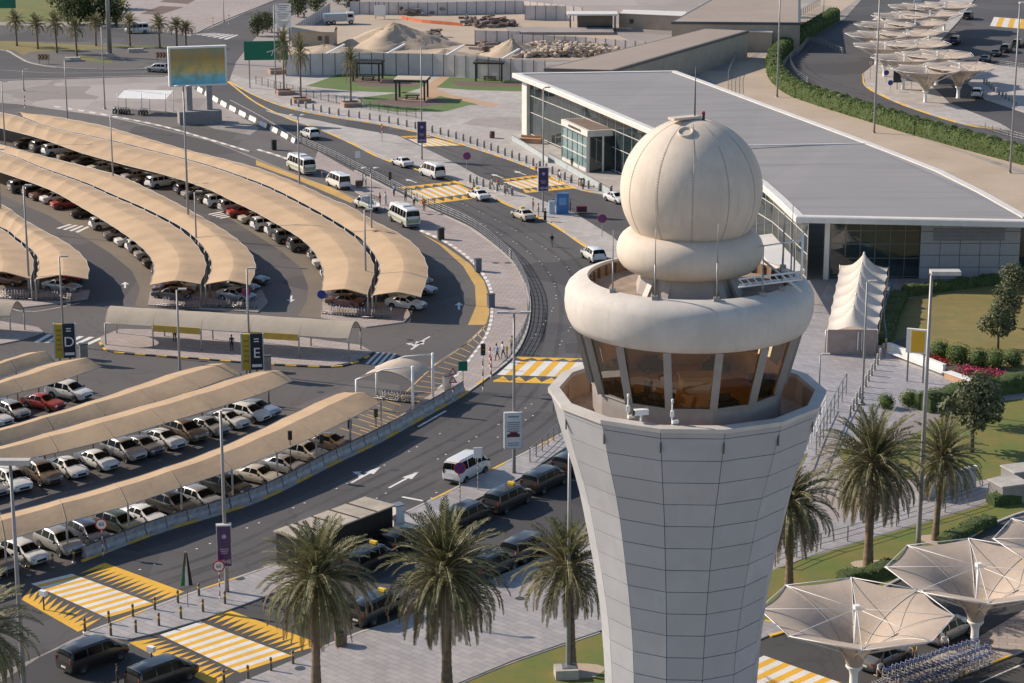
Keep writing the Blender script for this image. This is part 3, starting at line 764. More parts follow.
for dx in (0.55, .85):
    b = MB(); p = onsph(-20, 84-dx*4); b.tube([p-Vector((0,0,.1)), p+Vector((0,0,.3))], .05, 6, m=1); b.lathe([(.01,.45),(.05,.43),(.06,.38),(.055,.3),(.02,.3)], c=p, n=10)
    b.build('obstruction_lamp', [M('lamp_red', (.35,.03,.03), .3), steel_d], dome)
# aerials on the ring
for ang, h, y in ((-140,3.2,276),(-113,3.6,276),(-80,3.9,276),(-52,2.6,276),(-35,3.3,276),(-22,4.2,276),(-12,2.5,276),(20,3,276),(60,2.4,276),(110,2.8,276)):
    r = TR(276, 104); p = Vector((r*math.cos(R(ang)), r*math.sin(R(ang)), zr(277)))
    b = MB(); b.tube([p, p+Vector((0,0,h*.5))], .045, 6); b.tube([p+Vector((0,0,h*.5)), p+Vector((0,0,h))], [.03,.015], 6); b.box(p+Vector((0,0,.1)), (.3,.3,.25))
    b.build('whip_aerial', steel_pole, tower)
b = MB()
p0 = Vector((TR(276,40), -TR(276,88), zr(276)+.5)); p1 = Vector((TR(276,104), -TR(276,60), zr(276)+.55)); 
for q in (Vector((0,0,0)), Vector((.1,.5,0)), Vector((.05,.25,.35))): b.tube([p0+q, p1+q], .05, 6)
n = 9
for i in range(n):
    a = p0.lerp(p1, i/n); c = p0.lerp(p1, (i+1)/n)
    b.tube([a, c+Vector((.1,.5,0))], .03, 4); b.tube([a+Vector((.05,.25,.35)), c], .03, 4)
b.tube([p1, p1+Vector((0,0,2.4))], .07, 6); b.tube([p1+Vector((0,0,-.6)), p1+Vector((-1.6,2.4,.4))], .06, 6); b.tube([p1+Vector((0,0,2)), p1+Vector((-2.2,2.0,1.2))], .04, 6)
b.build('lattice_boom', white_p, tower)
# instruments on the balcony
def cyl(p, r, h, mat, name): b = MB(); b.tube([p, p+Vector((0,0,h))], r, 8); return b.build(name, mat, tower)
for ang, rr in ((-122, Ri*.95),(-101, Ri*.96)):
    p = Vector((math.cos(R(ang))*rr, math.sin(R(ang))*rr, ztop-1.2)); b = MB()
    b.tube([p, p+Vector((0,0,2.3))], .035, 6); b.box(p+Vector((0,0,1.75)), (.18,.16,.3)); b.box(p+Vector((.15,-.05,1.35)), (.34,.16,.15), rz=.4); b.tube([p+Vector((0,0,2.3)), p+Vector((0,0,2.5))], .06, 8)
    b.build('weather_sensor', white_p, tower)
p = Vector((math.cos(R(-115))*Ri*.97, math.sin(R(-115))*Ri*.97, ztop+.1)); b = MB(); b.box(p+Vector((0,0,.42)), (.7,.3,.28), rz=.25); b.tube([p-Vector((0,0,.3)), p+Vector((0,0,.3))], .06, 6); b.box(p+Vector((-.42,-.1,.42)), (.06,.3,.28), rz=.25, m=1)
b.build('security_camera', [white_p, black_p], tower)
for k in range(N14):
    b = MB(); v = ringv(shaft_r(ztop-.95)+.02, ztop-.95)[k]; b.box(v, (.05,.09,.75), rz=math.atan2(v.y, v.x)); b.build('drain_slot', steel_d, tower)
# ============================================================ BUILDINGS AND SITE
def text_obj(name, s, size, mat, parent, M4, depth=.01):
    cu = bpy.data.curves.new('t', 'FONT'); cu.body = s; cu.size = size; cu.align_x = 'CENTER'; cu.align_y = 'CENTER'; cu.extrude = depth
    tmp = bpy.data.objects.new('t', cu); col.objects.link(tmp)
    me = bpy.data.meshes.new_from_object(tmp); bpy.data.objects.remove(tmp); bpy.data.curves.remove(cu)
    me.transform(M4); me.materials.clear(); me.materials.append(mat)
    return link(name, me, parent)
def upright(c, rz):
    """matrix for text standing in a vertical plane whose front faces direction rz (-y when 0)"""
    return Matrix.Translation(Vector(c))@Matrix.Rotation(rz, 4, 'Z')@Matrix.Rotation(R(90), 4, 'X')
roof_m = ground_mat('roof_membrane', (.25,.243,.245), (.272,.265,.265), .05, 3, .12, streak=(.03,.5,.05))
fascia = M('white_fascia', (.68,.65,.60), .5, var=.08, scale=.6)
panel_g = M('wall_panel_grey', (.36,.355,.37), .45, var=.06)
glass_b = M('curtain_glass', (.025,.04,.045), .04, 0, var=.35, scale=.25, spec=.9)
glass_l = M('pale_glass', (.20,.29,.29), .08, 0, var=.25, scale=.5, spec=.8)
beige_w = M('beige_wall', (.42,.34,.26), .8, var=.1, scale=.4)
brown_r = M('brown_roof', (.19,.14,.115), .85, var=.2)
hoard_m = M('hoarding_sheet', (.62,.56,.53), .55, .0, var=.1, scale=.5)
heap_m = ground_mat('heap_sand', (.43,.33,.235), (.50,.40,.29), .25, 2, .35)
rubble_m = ground_mat('rubble', (.42,.34,.25), (.52,.43,.34), .5, 3, .5)
blue_m = M('blue_plastic', (.06,.19,.45), .4)
red_m = M('red_paint', (.42,.03,.025), .45)
orange_m = M('orange_mesh', (.62,.17,.07), .7)
yel_m = M('yellow_board', (.80,.44,.02), .5, var=.06)
green_sign = M('sign_green', (.0,.16,.09), .4, var=.05)
purple_m = M('purple_poster', (.055,.03,.12), .3, var=.3, scale=2)
teal_m = M('teal_glass', (.06,.16,.17), .1)

# ---- station building
st = empty('station_building', G(800, 250), 0, 'long glazed transport building with a big flat grey roof and white edges behind the tower', 'building')
o0 = Vector(st.location)
edge = [(512,73.5,9.9),(560,92,9.8),(605,111,9.5),(652,131,9.2),(700,152,8.9),(735,168,8.6),(759,183,8.3),(778,200,8.1),(796,217.5,8.0)]
front = [(850,218.6,8.0),(910,219.8,8.0),(970,221,8.0),(1040,222.5,8.0)]
right = [(1024,214,8.0),(985,192,8.3),(943,171,8.8),(900,154,9.1),(850,135,9.5),(768,105,9.8),(720,87,9.9),(676,71,9.9)]
def loc3(l): return [G(*p)-o0 for p in l]
E, Fr, Rt = loc3(edge), loc3(front), loc3(right)
outline = E+Fr+[Vector((Fr[-1].x+4, Fr[-1].y+10, Fr[-1].z))]+Rt
cen = sum(outline, Vector())/len(outline)
def inset(pts, d):
    n = len(pts); out = []
    for i in range(n):
        a, p, c = pts[i-1], pts[i], pts[(i+1) % n]
        t1 = Vector((p.x-a.x, p.y-a.y)).normalized(); t2 = Vector((c.x-p.x, c.y-p.y)).normalized()
        nn = Vector((-(t1+t2).y, (t1+t2).x)).normalized(); k = d/max(.4, nn.dot(Vector((-t1.y, t1.x))))
        out.append(Vector((p.x+nn.x*k, p.y+nn.y*k, p.z)))
    return out
I1 = inset(outline, 1.1); Z = Vector((0,0,1))
b = MB()
n = len(outline)
b.grid([[p-Z*.65 for p in outline], [p for p in outline], [p+Z*.12 for p in inset(outline,.12)], [p+Z*.12 for p in I1], [p-Z*.1 for p in I1]], smooth=False, close=True)
b.build('roof_edge', fascia, st)
b = MB(); b.add([p-Z*.02 for p in I1], [tuple(range(n))]); b.build('roof', roof_m, st)
b = MB(); b.add([p-Z*.65 for p in outline], [tuple(range(n))[::-1]]); b.build('soffit', M('soffit', (.30,.29,.28), .7), st)
b = MB(); a = G(650,147.5,9.25)-o0; c = G(872,143.5,9.32)-o0; b.bar(a, c, .35, .18); b.build('roof_joint', fascia, st)
# left curtain wall
W = inset(outline, 1.9)[0:9]; line = resample(W, 3.0)
def wall_grid(line, zt, levels, gname, gm, fm=fascia, fw=.14, panes=True):
    b = MB(); b.grid([[Vector((p.x,p.y,-o0.z)) for p in line], [Vector((p.x,p.y,zt(p))) for p in line]], smooth=False)
    g = b.build(gname, gm, st)
    b = MB()
    for i, p in enumerate(line):
        b.bar(Vector((p.x,p.y,0)), Vector((p.x,p.y,zt(p))), fw, fw+.05)
    for lv in levels:
        for p, q in zip(line, line[1:]):
            b.bar(Vector((p.x,p.y,lv*zt(p))), Vector((q.x,q.y,lv*zt(q))), fw, fw)
    b.build('glazing_frame', fm, g)
wall_grid(line, lambda p: p.z-.66, (.03,.42,.72,.985), 'curtain_wall', glass_b, fascia, .09)
b = MB(); p = W[0]; d = (W[1]-W[0]).normalized(); b.box((p.x+d.x*-.2, p.y+d.y*-.2, p.z/2-.4), (2.2, 1.2, p.z-.7), rz=math.atan2(d.y,d.x)); b.build('end_pier', fascia, st)
WF = inset(outline, 2.6)[8:13]; WF[0] = WF[0]+Vector((2.2,0,0))
gl = [p for p in WF]; xa = G(917,277).x-o0.x; 
yfr = WF[0].y; 
L1 = [Vector((WF[0].x+(xa-WF[0].x)*i/6, yfr, 8)) for i in range(7)]
wall_grid(L1, lambda p: 7.36, (.03,.34,.58,.8), 'front_glazing', glass_b, M('dark_mullion', (.16,.17,.17), .4, .5), .1)
xe = G(1019,280).x-o0.x
b = MB(); b.box(((xa+xe)/2, yfr-.1, 3.68), (xe-xa, .4, 7.36))
pan = b.build('panel_wall', steel_d, st)
b = MB()
for i in range(5):
    for lv in range(5):
        w_ = (xe-xa)/5; h_ = 7.36/5
        b.box((xa+w_*(i+.5), yfr-.32, h_*(lv+.5)), (w_-.07, .08, h_-.07))
b.build('cladding', panel_g, pan)
b = MB(); xl = G(933,281).x-o0.x; xr = G(1004,281).x-o0.x
b.box(((xl+xr)/2, yfr-.40, 5.5), (xr-xl, .06, 1.5), m=0)
for i in range(9): b.box(((xl+xr)/2, yfr-.45, 4.85+i*.165), (xr-xl, .05, .06), m=1)
b.build('louvre_vent', [M('louvre_dark', (.15,.15,.17), .5), panel_g], pan)
b = MB(); b.box((xe+8, yfr+1.5, 3.68), (15.9, .4, 7.3)); b.build('side_wall', glass_b, st)
b = MB()
for i in range(4):
    for p in (L1[0]+Vector((-.6-i*.0,-.3,0)),): pass
b.bar((L1[0].x-.5, yfr-.3, 0), (L1[0].x-.5, yfr-.3, 7.36), .6, .6); b.build('corner_column', fascia, st)
# entrance box on the left wall
def box_px(name, base3, h, mats, parent, front=None):
    """box whose ground corners are a, b (front) and c (depth from b); returns corner list in parent space"""
    pass
A = G(563,160)-o0; B = G(588,172.5)-o0; C = G(616,163)-o0
du = (B-A); dv = Vector((-du.y, du.x, 0)).normalized()*7
b = MB(); he = 6.4
b.prism([A,B,B+dv,A+dv], 0, he-.9); ent = b.build('entrance_box', M('porch_inside', (.10,.11,.115), .5), st)
b = MB()
o1 = inset([A,B,B+dv,A+dv], -.25); b.prism(o1, he-.95, he); b.build('fascia', fascia, ent)
b = MB(); b.prism(inset(o1, .5), he, he+.05); b.build('porch_roof', brown_r, ent)
u = du.normalized(); nrm = Vector((u.y, -u.x, 0)); L = du.length
b = MB()
a_, b_ = A+nrm*.1, B+nrm*.1
b.add([a_+Z*.5, b_+Z*.5, b_+Z*(he-1.2), a_+Z*(he-1.2)], [(0,1,2,3)]); b.build('porch_glass', glass_l, ent)
b = MB()
for i in range(6):
    p = A.lerp(B, i/5)+nrm*.16; b.bar(p, p+Z*(he-.9), .28 if i in (0,5) else .1, .12)
for zz in (.3, 2.2, 3.9): b.bar(A+nrm*.16+Z*zz, B+nrm*.16+Z*zz, .12, .5 if zz < 1 else .12)
for i in range(4):
    p = B.lerp(B+dv, i/3)+u*.16; b.bar(p, p+Z*(he-.9), .3, .15)
b.build('porch_frame', fascia, ent)
b = MB(); bb = B+u*.1
b.add([bb+Z*.2, bb+dv+Z*.2, bb+dv+Z*(he-1.2), bb+Z*(he-1.2)], [(0,1,2,3)]); b.build('doorway_glass', glass_b, ent)
b = MB()
for i, w_ in enumerate([.5,.35,.5,.42,.5,.38,.5,.3,.5]): b.box(A.lerp(B,.3+i*.055)+nrm*.28+Z*(he-.45), (w_*.9,.05,.36), rz=math.atan2(u.y,u.x))
b.build('lettering', steel_d, ent)
# white angled canopy slab seen to the right of the radome
c4 = [G(752,236,4.6), G(772,233.5,4.6), G(805,270,4.2), G(776,276,4.2)]
slab = empty('canopy_slab', (sum(p.x for p in c4)/4, sum(p.y for p in c4)/4, 0), 0, 'pale flat canopy slab tilted beside the glazed building entrance', 'canopy')
so_ = Vector(slab.location)
b = MB(); q = [p-so_ for p in c4]; b.add(q+[p-Z*.3 for p in q], [(0,1,2,3),(4,5,6,7),(0,1,5,4),(1,2,6,5),(2,3,7,6),(3,0,4,7)]); b.build('roof', fascia, slab, fixn=True)
for p in q:
    b = MB(); p2 = p*.85; b.tube([Vector((p2.x,p2.y,0)), Vector((p2.x,p2.y,p.z-.2))], .12, 8); b.build('post', white_p, slab)

# ---- peaked tent canopy on the square
tent = empty('peaked_canopy', G(858,330), 0, 'white tensile canopy of six pointed peaks in a row before the grey building', 'canopy')
to = Vector(tent.location)
lft = [G(840,262,3.0), G(826,329,2.8)]; rgt = [G(889,264,3.0), G(878,329,2.8)]
NP = 6; tent_m = fabric_mat('tent_canvas', (.74,.67,.58), .15, .25)
for k in range(NP):
    a = lft[0].lerp(lft[1], k/NP)-to; b2 = lft[0].lerp(lft[1], (k+1)/NP)-to; c = rgt[0].lerp(rgt[1], k/NP)-to; d = rgt[0].lerp(rgt[1], (k+1)/NP)-to
    m = (a+b2+c+d)/4; rows = []; nr, nc = 12, 20
    for i in range(nr+1):
        v = i/nr; row = []
        for j in range(nc+1):
            uu = j/nc
            p = a.lerp(c, uu).lerp(b2.lerp(d, uu), v)
            # scalloped long-side edges
            e = 4*(v)*(1-v)
            p = p+(m-p)*(.05*e*abs(2*uu-1)**6)
            dx = abs(2*uu-1); dy = abs(2*v-1)
            r = (dx**2.2+dy**2.2*.5)/1.25; 
            f = max(0, 1-(dx**2+(.55*dy)**2)**.5)
            p.z = 2.6+2.15*f**1.9-.25*dy**2*0
            row.append(p)
        rows.append(row)
    b = MB(); b.grid(rows); fb = b.build('canopy_fabric', tent_m, tent)
    b = MB(); pk = a.lerp(d,.5); b.tube([(m.x,m.y,4.4),(m.x,m.y,4.9)], [.22,.08], 8); b.build('peak_cap', white_p, fb)
    for p in ((c,) if k else (a, c)):
        b = MB(); b.tube([(p.x,p.y,0),(p.x,p.y,2.7)], .06, 8); b.build('post', steel, tent)
for p in (b2, d):
    b = MB(); b.tube([(p.x,p.y,0),(p.x,p.y,2.7)], .06, 8); b.build('post', steel, tent)
b = MB(); b.bar(Vector((b2.x+.2,b2.y+.1,1.35)), Vector((d.x,d.y+.1,1.35)), .15, 2.7); b.build('end_screen', M('screen_pink', (.40,.30,.26), .8), tent)
b = MB(); p = b2.lerp(d, .62); b.box((p.x, p.y-.1, 1.5), (.12,.1,2.0)); b.box((p.x+.4, p.y-.1, 1.5), (.06,.1,2.0)); b.build('sign_frame', white_p, tent)

# ---- far low buildings
def block(name, top4, h, mats, label, cat, par=.5):
    """block from the four corners of its flat roof (photo points at height h)"""
    P4 = [G(x, y, h) for x, y in top4]; c = sum(P4, Vector())/4
    e = empty(name, (c.x, c.y, 0), 0, label, cat); q = [p-Vector((c.x,c.y,0)) for p in P4]
    b = MB(); b.prism(q, 0, h); b.build('wall', mats[0], e)
    b = MB(); b.prism(inset_ccw(q, -.15), h, h+par, m=0); r = b.build('roof_edge', mats[2], e)
    b = MB(); b.prism(inset_ccw(q, .4), h+par, h+par+.02); b.build('roof', mats[1], e)
    return e, q
def inset_ccw(q, d):
    ar = sum(q[i].x*q[(i+1)%len(q)].y-q[(i+1)%len(q)].x*q[i].y for i in range(len(q)))
    return inset(q if ar > 0 else q[::-1], d)
tan_r = ground_mat('roof_tan', (.30,.245,.20), (.35,.29,.24), .05, 2, .3)
block('long_shed', [(545,71),(705,31),(748,33),(612,73)], 5, [beige_w, tan_r, M('roof_trim_dark', (.13,.115,.11), .7)], 'long low beige shed with a tan roof and dark trim behind the station', 'building')
e, q = block('flat_block', [(672,24),(713,1),(800,-2),(800,25)], 5.5, [beige_w, tan_r, M('roof_trim_blue', (.07,.085,.10), .5)], 'flat roofed beige block with dark blue edge at top centre right', 'building')
e, q = block('pipe_bridge', [(690,29),(694,25),(772,28),(772,33)], 4, [beige_w, fascia, fascia], 'narrow white topped service bridge with pipes behind the long shed', 'structure', .25)
for i in range(5):
    b = MB(); x = -6+i*3; b.tube([(x,0,4.2),(x+.4,-.5,6.2 if i == 3 else 5)], .08, 6); b.build('vent_pipe', white_p, e)
cab, q = block('site_cabin', [(619,14),(622,10),(688,12),(687,17)], 3.2, [beige_w, fascia, beige_w], 'beige site cabin with two dark windows at the back of the works', 'cabin', .15)
for t in (.2, .88):
    P4 = sorted(q, key=lambda p: p.y)[:2]; P4.sort(key=lambda p: p.x)
    p = P4[0].lerp(P4[1], t); b = MB(); b.box((p.x, p.y-.06, 1.7), (1.2,.1,1.0)); b.build('window', dark_glass, cab)
kio = empty('site_kiosk', G(595,30), 0, 'glazed grey kiosk under a white flat roof beside the beige cabin', 'kiosk')
b = MB(); b.box((0,2,1.6), (8,4,3.2)); b.build('wall', glass_b, kio)
b = MB(); b.box((-.6,1.5,3.6), (11.4,6,.35)); b.build('roof', fascia, kio)
for x in (-5.6, -5.6, 4.6):
    for y in (-1.2, 4.2):
        b = MB(); b.tube([(x,y,0),(x,y,3.45)], .12, 6); b.build('post', steel_d, kio)
pad = empty('concrete_pad', G(560,34), 0, 'low pale concrete slab in front of the glazed kiosk', 'slab')
b = MB(); b.box((0,3,.3), (24,9,.6)); b.build('slab', concrete_g, pad)
cab2 = empty('storage_cabin', G(313,47), R(-6), 'beige pitched storage cabin beside the sand heap', 'cabin')
b = MB(); b.box((0,2,1.7), (9,4.5,3.4)); b.build('wall', beige_w, cab2)
b = MB(); rows = [[(x, y, z) for x in (-4.7,4.7)] for y, z in ((-.5,3.3),(2,4.3),(4.5,3.3))]; b.grid(rows, smooth=False); b.build('roof', M('cabin_roof', (.52,.43,.33), .7), cab2)
b = MB(); b.box((3.1,-.3,1.4), (.9,.08,2.1)); b.build('door', brown_r, cab2)
b = MB(); b.box((1.6,-.3,1.9), (.9,.08,.9)); b.build('window', dark_glass, cab2)

# ---- hoardings
def hoarding(pts, h, label, step=2.4, braces=0):
    ln = resample(GG(pts), step); c = ln[len(ln)//2]
    e = empty('site_hoarding', c, 0, label, 'fence'); b = MB()
    for p, q in zip(ln, ln[1:]):
        p, q = p-c, q-c; d = (q-p); 
        b.bar(p.lerp(q,.03)+Z*h/2, p.lerp(q,.97)+Z*h/2, .06, h)
    b.build('panels', hoard_m, e)
    b = MB()
    for p in ln: p = p-c; b.bar(p+Vector((0,.0,0)), p+Z*(h+.05), .14, .12)
    b.build('posts', steel_d, e)['kind'] = 'stuff' if len(ln) > 100 else 'part'
    if braces:
        for i in range(3, len(ln)-1, braces):
            p = ln[i]-c; b = MB(); b.bar(p+Vector((0,.3,h-.5)), p+Vector((3.8,6.5,h+.9)), .4, .3); b.build('brace', white_p, e)
    return e
hoarding([(286,76),(350,74),(430,75),(545,83)], 4.2, 'long grey sheet hoarding with slanting braces behind the park', 2.4, 5)
hoarding([(512,46),(580,49),(655,55)], 2.6, 'grey hoarding in front of the long rubble bank')
hoarding([(350,14),(430,15),(520,13),(580,20)], 3.0, 'grey hoarding along the back of the sand yard')
hoarding([(475,45),(500,46),(520,46)], 3.2, 'short grey hoarding beside the debris at the end of sand yard')
hoarding([(525,20),(560,20),(582,22)], 3.4, 'tall grey hoarding left of the glazed kiosk')
hoarding([(290,40),(318,22),(330,14)], 2.6, 'grey hoarding running away beside the storage cabin')
# heaps
def heap(px, py, r, h, m, label, seed, el=1.0, name='sand_heap'):
    rnd = random.Random(seed); c = G(px, py); rows = []; nA = 40
    ph = [rnd.uniform(0, 6) for _ in range(5)]
    for i in range(13):
        t = i/12; row = []
        for k in range(nA):
            a = 2*PI*k/nA
            w_ = 1+.16*math.sin(3*a+ph[0])+.1*math.sin(5*a+ph[1])+.05*math.sin(9*a+ph[2])
            rr = r*(1-t)*w_
            zz = h*(t**1.1)*(1+.1*math.sin(4*a+ph[3])*(1-t))+rnd.uniform(-.06,.06)*h*(t > 0)
            row.append((rr*math.cos(a)*el, rr*math.sin(a)/el**.5, max(0,zz)))
        rows.append(row)
    b = MB(); b.grid(rows, close=True); o = b.build(name, m, None, c); tag(o, label, 'heap'); return o
heap(394,46,9.5,5.0,heap_m,'tallest pale sand heap in the middle of the works yard',1,1.35)
heap(424,44,6,2.6,heap_m,'lower sand heap to the right of the tallest heap',5)
heap(326,56,9,2.4,heap_m,'broad brown sand heap in front of the storage cabin',2,1.5)
heap(512,54,6,3.2,heap_m,'small sand heap behind the long braced hoarding',3,1.2)
heap(445,58,6,1.8,heap_m,'flat sand heap close behind the braced hoarding',8,1.4)
rub = MB(); rnd = random.Random(4)
for i in range(1100):
    t = rnd.random(); c = G(515+115*t+rnd.uniform(-4,4), 57+rnd.uniform(-9,1)-2*t); s = rnd.uniform(.25,.75)
    c.z = rnd.uniform(.1,1.6)*(1-abs(2*t-1)**4); rub.ico(c, s, sub=1, jit=.3, sq=(1,1,.7), smooth=False)
tag(rub.build('rubble_bank', rubble_m), kind='stuff')
deb = MB()
for (x0,y0,x1,y1,nn) in ((402,12,440,16,40),(465,22,512,28,60),(420,36,440,44,50),(470,46,500,54,30)):
    for i in range(nn):
        c = G(rnd.uniform(x0,x1), rnd.uniform(y0,y1)); c.z = rnd.uniform(.2,1.6)
        deb.box(c, (rnd.uniform(.6,3.5), rnd.uniform(.3,.9), rnd.uniform(.2,.7)), rz=rnd.uniform(0,3), m=rnd.randrange(2))
tag(deb.build('building_debris', [M('debris_brown', (.16,.11,.09), .9), M('debris_grey', (.27,.23,.21), .9)]), kind='stuff')
b = MB(); ln = resample(GG([(402,19),(425,23),(462,26)]), 3)
for p, q in zip(ln, ln[1:]): b.bar(p+Z*.35, q+Z*(.35+rnd.uniform(-.1,.1)), .25, .7)
tag(b.build('mesh_barrier', orange_m), 'orange mesh barrier stretched across the sand yard', 'barrier')
pw = empty('white_panel_board', G(380,19), 0, 'blank white board standing at the back of the sand yard', 'board')
b = MB(); b.box((0,0,1.9), (2.7,.2,2.6)); b.build('panel', white_p, pw)
for x in (-1,1): b = MB(); b.bar((x,.15,0),(x,.15,4),.15); b.build('post', steel_d, pw)
bb = empty('blue_crate', G(529,72), .3, 'small bright blue crate just beyond the grey roof corner', 'crate')
b = MB(); b.box((0,0,.8), (2.6,1.6,1.6)); b.build('box', blue_m, bb); b = MB(); b.box((0,0,1.66),(2.7,1.7,.12)); b.build('lid', blue_m, bb)
# sign stack by the cabin
sg = empty('sign_board_stack', G(284,46), R(8), 'tall white board stack with grey lettering lines beside the small palms', 'sign')
for i, (zz, h_) in enumerate(((8.2,1.6),(6.4,1.6),(4.7,1.5))):
    b = MB(); b.box((0,0,zz), (3.4-.2*(i == 2),.25,h_)); p_ = b.build('board', white_p, sg)
    b = MB()
    for r_ in range(3): b.box((-.1*r_, -.15, zz+.45-.42*r_), (2.4-.4*r_, .05, .16))
    b.build('lettering', steel_pole, p_)
for x in (-1.2,1.2): b = MB(); b.bar((x,.2,0),(x,.2,9),.25); b.build('post', steel_pole, sg)
# pergolas
def pergola(px, py, wx, wy, rz, covered, label):
    e = empty('pergola', G(px,py), R(rz), label, 'pergola', 'pergolas on the small park lawns')
    dk = M('pergola_dark', (.05,.042,.04), .6)
    for x in (-wx/2, wx/2):
        for y in (-wy/2, wy/2): b = MB(); b.bar((x,y,0),(x,y,3.4),.32); b.build('post', dk, e)
    b = MB(); b.bar((-wx/2-.5,-wy/2,3.5),(wx/2+.5,-wy/2,3.5),.2,.3); b.bar((-wx/2-.5,wy/2,3.5),(wx/2+.5,wy/2,3.5),.2,.3)
    for i in range(13): x = -wx/2-.3+(wx+.6)*i/12; b.bar((x,-wy/2-.5,3.72),(x,wy/2+.5,3.72),.14,.14)
    b.build('roof_slats', dk, e)
    if covered: b = MB(); b.box((0,0,3.86),(wx+.8,wy+.8,.1)); b.build('cover', M('pergola_cover', (.50,.42,.32), .7), e)
    b = MB(); b.box((0,0,.72),(2.6,.9,.08)); b.bar((-1,0,0),(-1,0,.7),.1,.6); b.bar((1,0,0),(1,0,.7),.1,.6); b.build('table', dk, e)
    for s in (-1,1): b = MB(); b.box((0,s*.95,.44),(2.6,.35,.07)); b.bar((-1,s*.95,0),(-1,s*.95,.42),.08,.3); b.bar((1,s*.95,0),(1,s*.95,.42),.08,.3); b.build('bench', dk, e)
pergola(368,80,5.0,4.2,-6,0,'dark slatted pergola at the left edge of the park lawns')
pergola(490,80,5.0,4.2,-6,0,'dark slatted pergola on the lawn nearest the grey roof')
pergola(412,99,5.2,4.2,-6,1,'tan covered pergola in the middle of front park lawn')
# ============================================================ SHADE CANOPIES OF THE CAR PARK
seam_cloth = M('canopy_seam', (.36,.26,.175), .8)
shade_steel = M('canopy_steel', (.38,.36,.33), .5, .3)
def edges_world(px, z, ext=0): return smooth_line(GG(px, z), 8)
def vault(label, e0, e1, prof, bay=5.0, posts=None, group='parking shade canopies', fab=None, gap0=0, gap1=0, sag=.085, sh=6.5, seams=False, name='shade_canopy', ribs=True, scal=.10):
    """fabric shade over two edge lines (world polylines); prof(u) -> height; u runs from e0 to e1"""
    n0 = max(2, round(sum((b-a).length for a, b in zip(e1, e1[1:]))/bay)); SUB = 6
    def res(e, n):
        L = [0]
        for a, b in zip(e, e[1:]): L.append(L[-1]+(b-a).length)
        out = []; j = 0
        for i in range(n+1):
            d = L[-1]*i/n
            while j < len(e)-2 and L[j+1] < d: j += 1
            t = (d-L[j])/max(1e-9, L[j+1]-L[j]); out.append(e[j].lerp(e[j+1], t))
        return out
    A = res(e0, n0*SUB); B = res(e1, n0*SUB); NU = 14
    o = A[len(A)//2].lerp(B[len(B)//2], .5); o = Vector((o.x, o.y, 0))
    root = empty(name, o, 0, label, 'canopy', group)
    rows = []
    for i, (a, b) in enumerate(zip(A, B)):
        w = math.sin(PI*(i % SUB)/SUB); L = (b-a).length; row = []
        for k in range(NU+1):
            u = k/NU
            u2 = u
            if gap0: u2 = max(u2, 0)
            s0 = scal*w/L*(1-u)**6; s1 = scal*w/L*u**6
            u2 = u+s0-s1+(gap0/L)*(1-u)-(gap1/L)*u
            p = a.lerp(b, u2); p.z = prof(u)-sag*w*(.35+.65*math.sin(PI*u)); row.append(p-o)
        rows.append(row)
    m = MB(); m.grid(rows); m.build('canopy_fabric', fab or canvas, root, sharp=sh)
    # scalloped hem tube along both long edges, ribs, posts
    for k in (0, NU):
        m = MB(); m.tube([r[k] for r in rows], .04, 4); m.build('edge_cable', shade_steel, root)
    if ribs:
        for i in range(0, len(rows), SUB):
            m = MB(); m.tube([p-Vector((0,0,.02 if seams else .05)) for p in rows[i]], .05, 5); m.build('rib', seam_cloth, root)
    if posts is not None:
        for i in range(0, len(rows), SUB):
            for u in posts:
                p = rows[i][round(u*NU)]; m = MB(); m.tube([(p.x,p.y,0), (p.x,p.y,p.z-.05)], .085, 7); m.build('post', shade_steel, root)
    return root
def pf(z0, z1, rise, peak=.5, ex=1.9):
    def f(u):
        return z0+(z1-z0)*u+rise*(1-abs((u-peak)/(peak if u < peak else 1-peak))**ex)
    return f
arc = pf(2.75, 2.75, .5, .52, 1.2)
# pair 1
g1 = edges_world([(-70,100),(-20,109),(15,115),(50,127),(105,139),(150,150),(207,165),(256,182),(281,193),(306,206),(331,220),(354,235),(367,248),(375,261),(377,271),(374,283),(370,295)], 2.75)
i1 = edges_world([(-70,114),(-20,123),(0,128),(40,138.5),(82,153),(125,165),(165,175),(205,188),(232,201),(253,211),(278,225),(298,237),(312,250),(321,265),(323,277),(321,291)], 2.75)
o1 = edges_world([(17,111),(45,113),(75,118),(105,124),(140,134),(185,147),(218,155),(256,165),(281,174),(306,184),(331,196),(351,204),(376,219),(398,230),(416,243),(426,258),(428,273),(421,294)], 3.1)
g1b = edges_world([(24,117),(50,127),(105,139),(150,150),(207,165),(256,182),(281,193),(306,206),(331,220),(354,235),(367,248),(375,261),(377,271),(374,283),(370,295)], 2.75)
vault('inner strip of the longest tan arched shade, nearest pair to the bus lane', i1, g1, arc, posts=(1,), gap1=.28)
vault('outer strip of tan arched shade running right beside the bus lane', g1b, o1, arc, posts=(0,), gap0=.28)
g2 = edges_world([(-60,138),(2,152),(43,168),(85,183),(112,195),(140,207),(170,222),(187,233),(200,246),(208,260),(208,271),(203,284)], 2.75)
i2 = edges_world([(-60,152),(0,172),(48,189),(79,206),(104,221),(124,234),(142,248),(152,261),(153,272),(149,285)], 2.75)
o2 = edges_world([(-60,128),(0,142),(37,152),(90,165),(122,174),(150,187),(180,202),(207,217),(230,231),(247,245),(255,258),(255,270),(250,282)], 3.1)
vault('inner strip of the second tan arched shade from the bus lane', i2, g2, arc, posts=(1,), gap1=.28)
vault('outer strip of the second tan arched shade from the bus lane', g2, o2, arc, posts=(0,), gap0=.28)
g3 = edges_world([(-60,205),(0,227),(15,237),(27,247),(35,257),(36,268),(33,279)], 2.75)
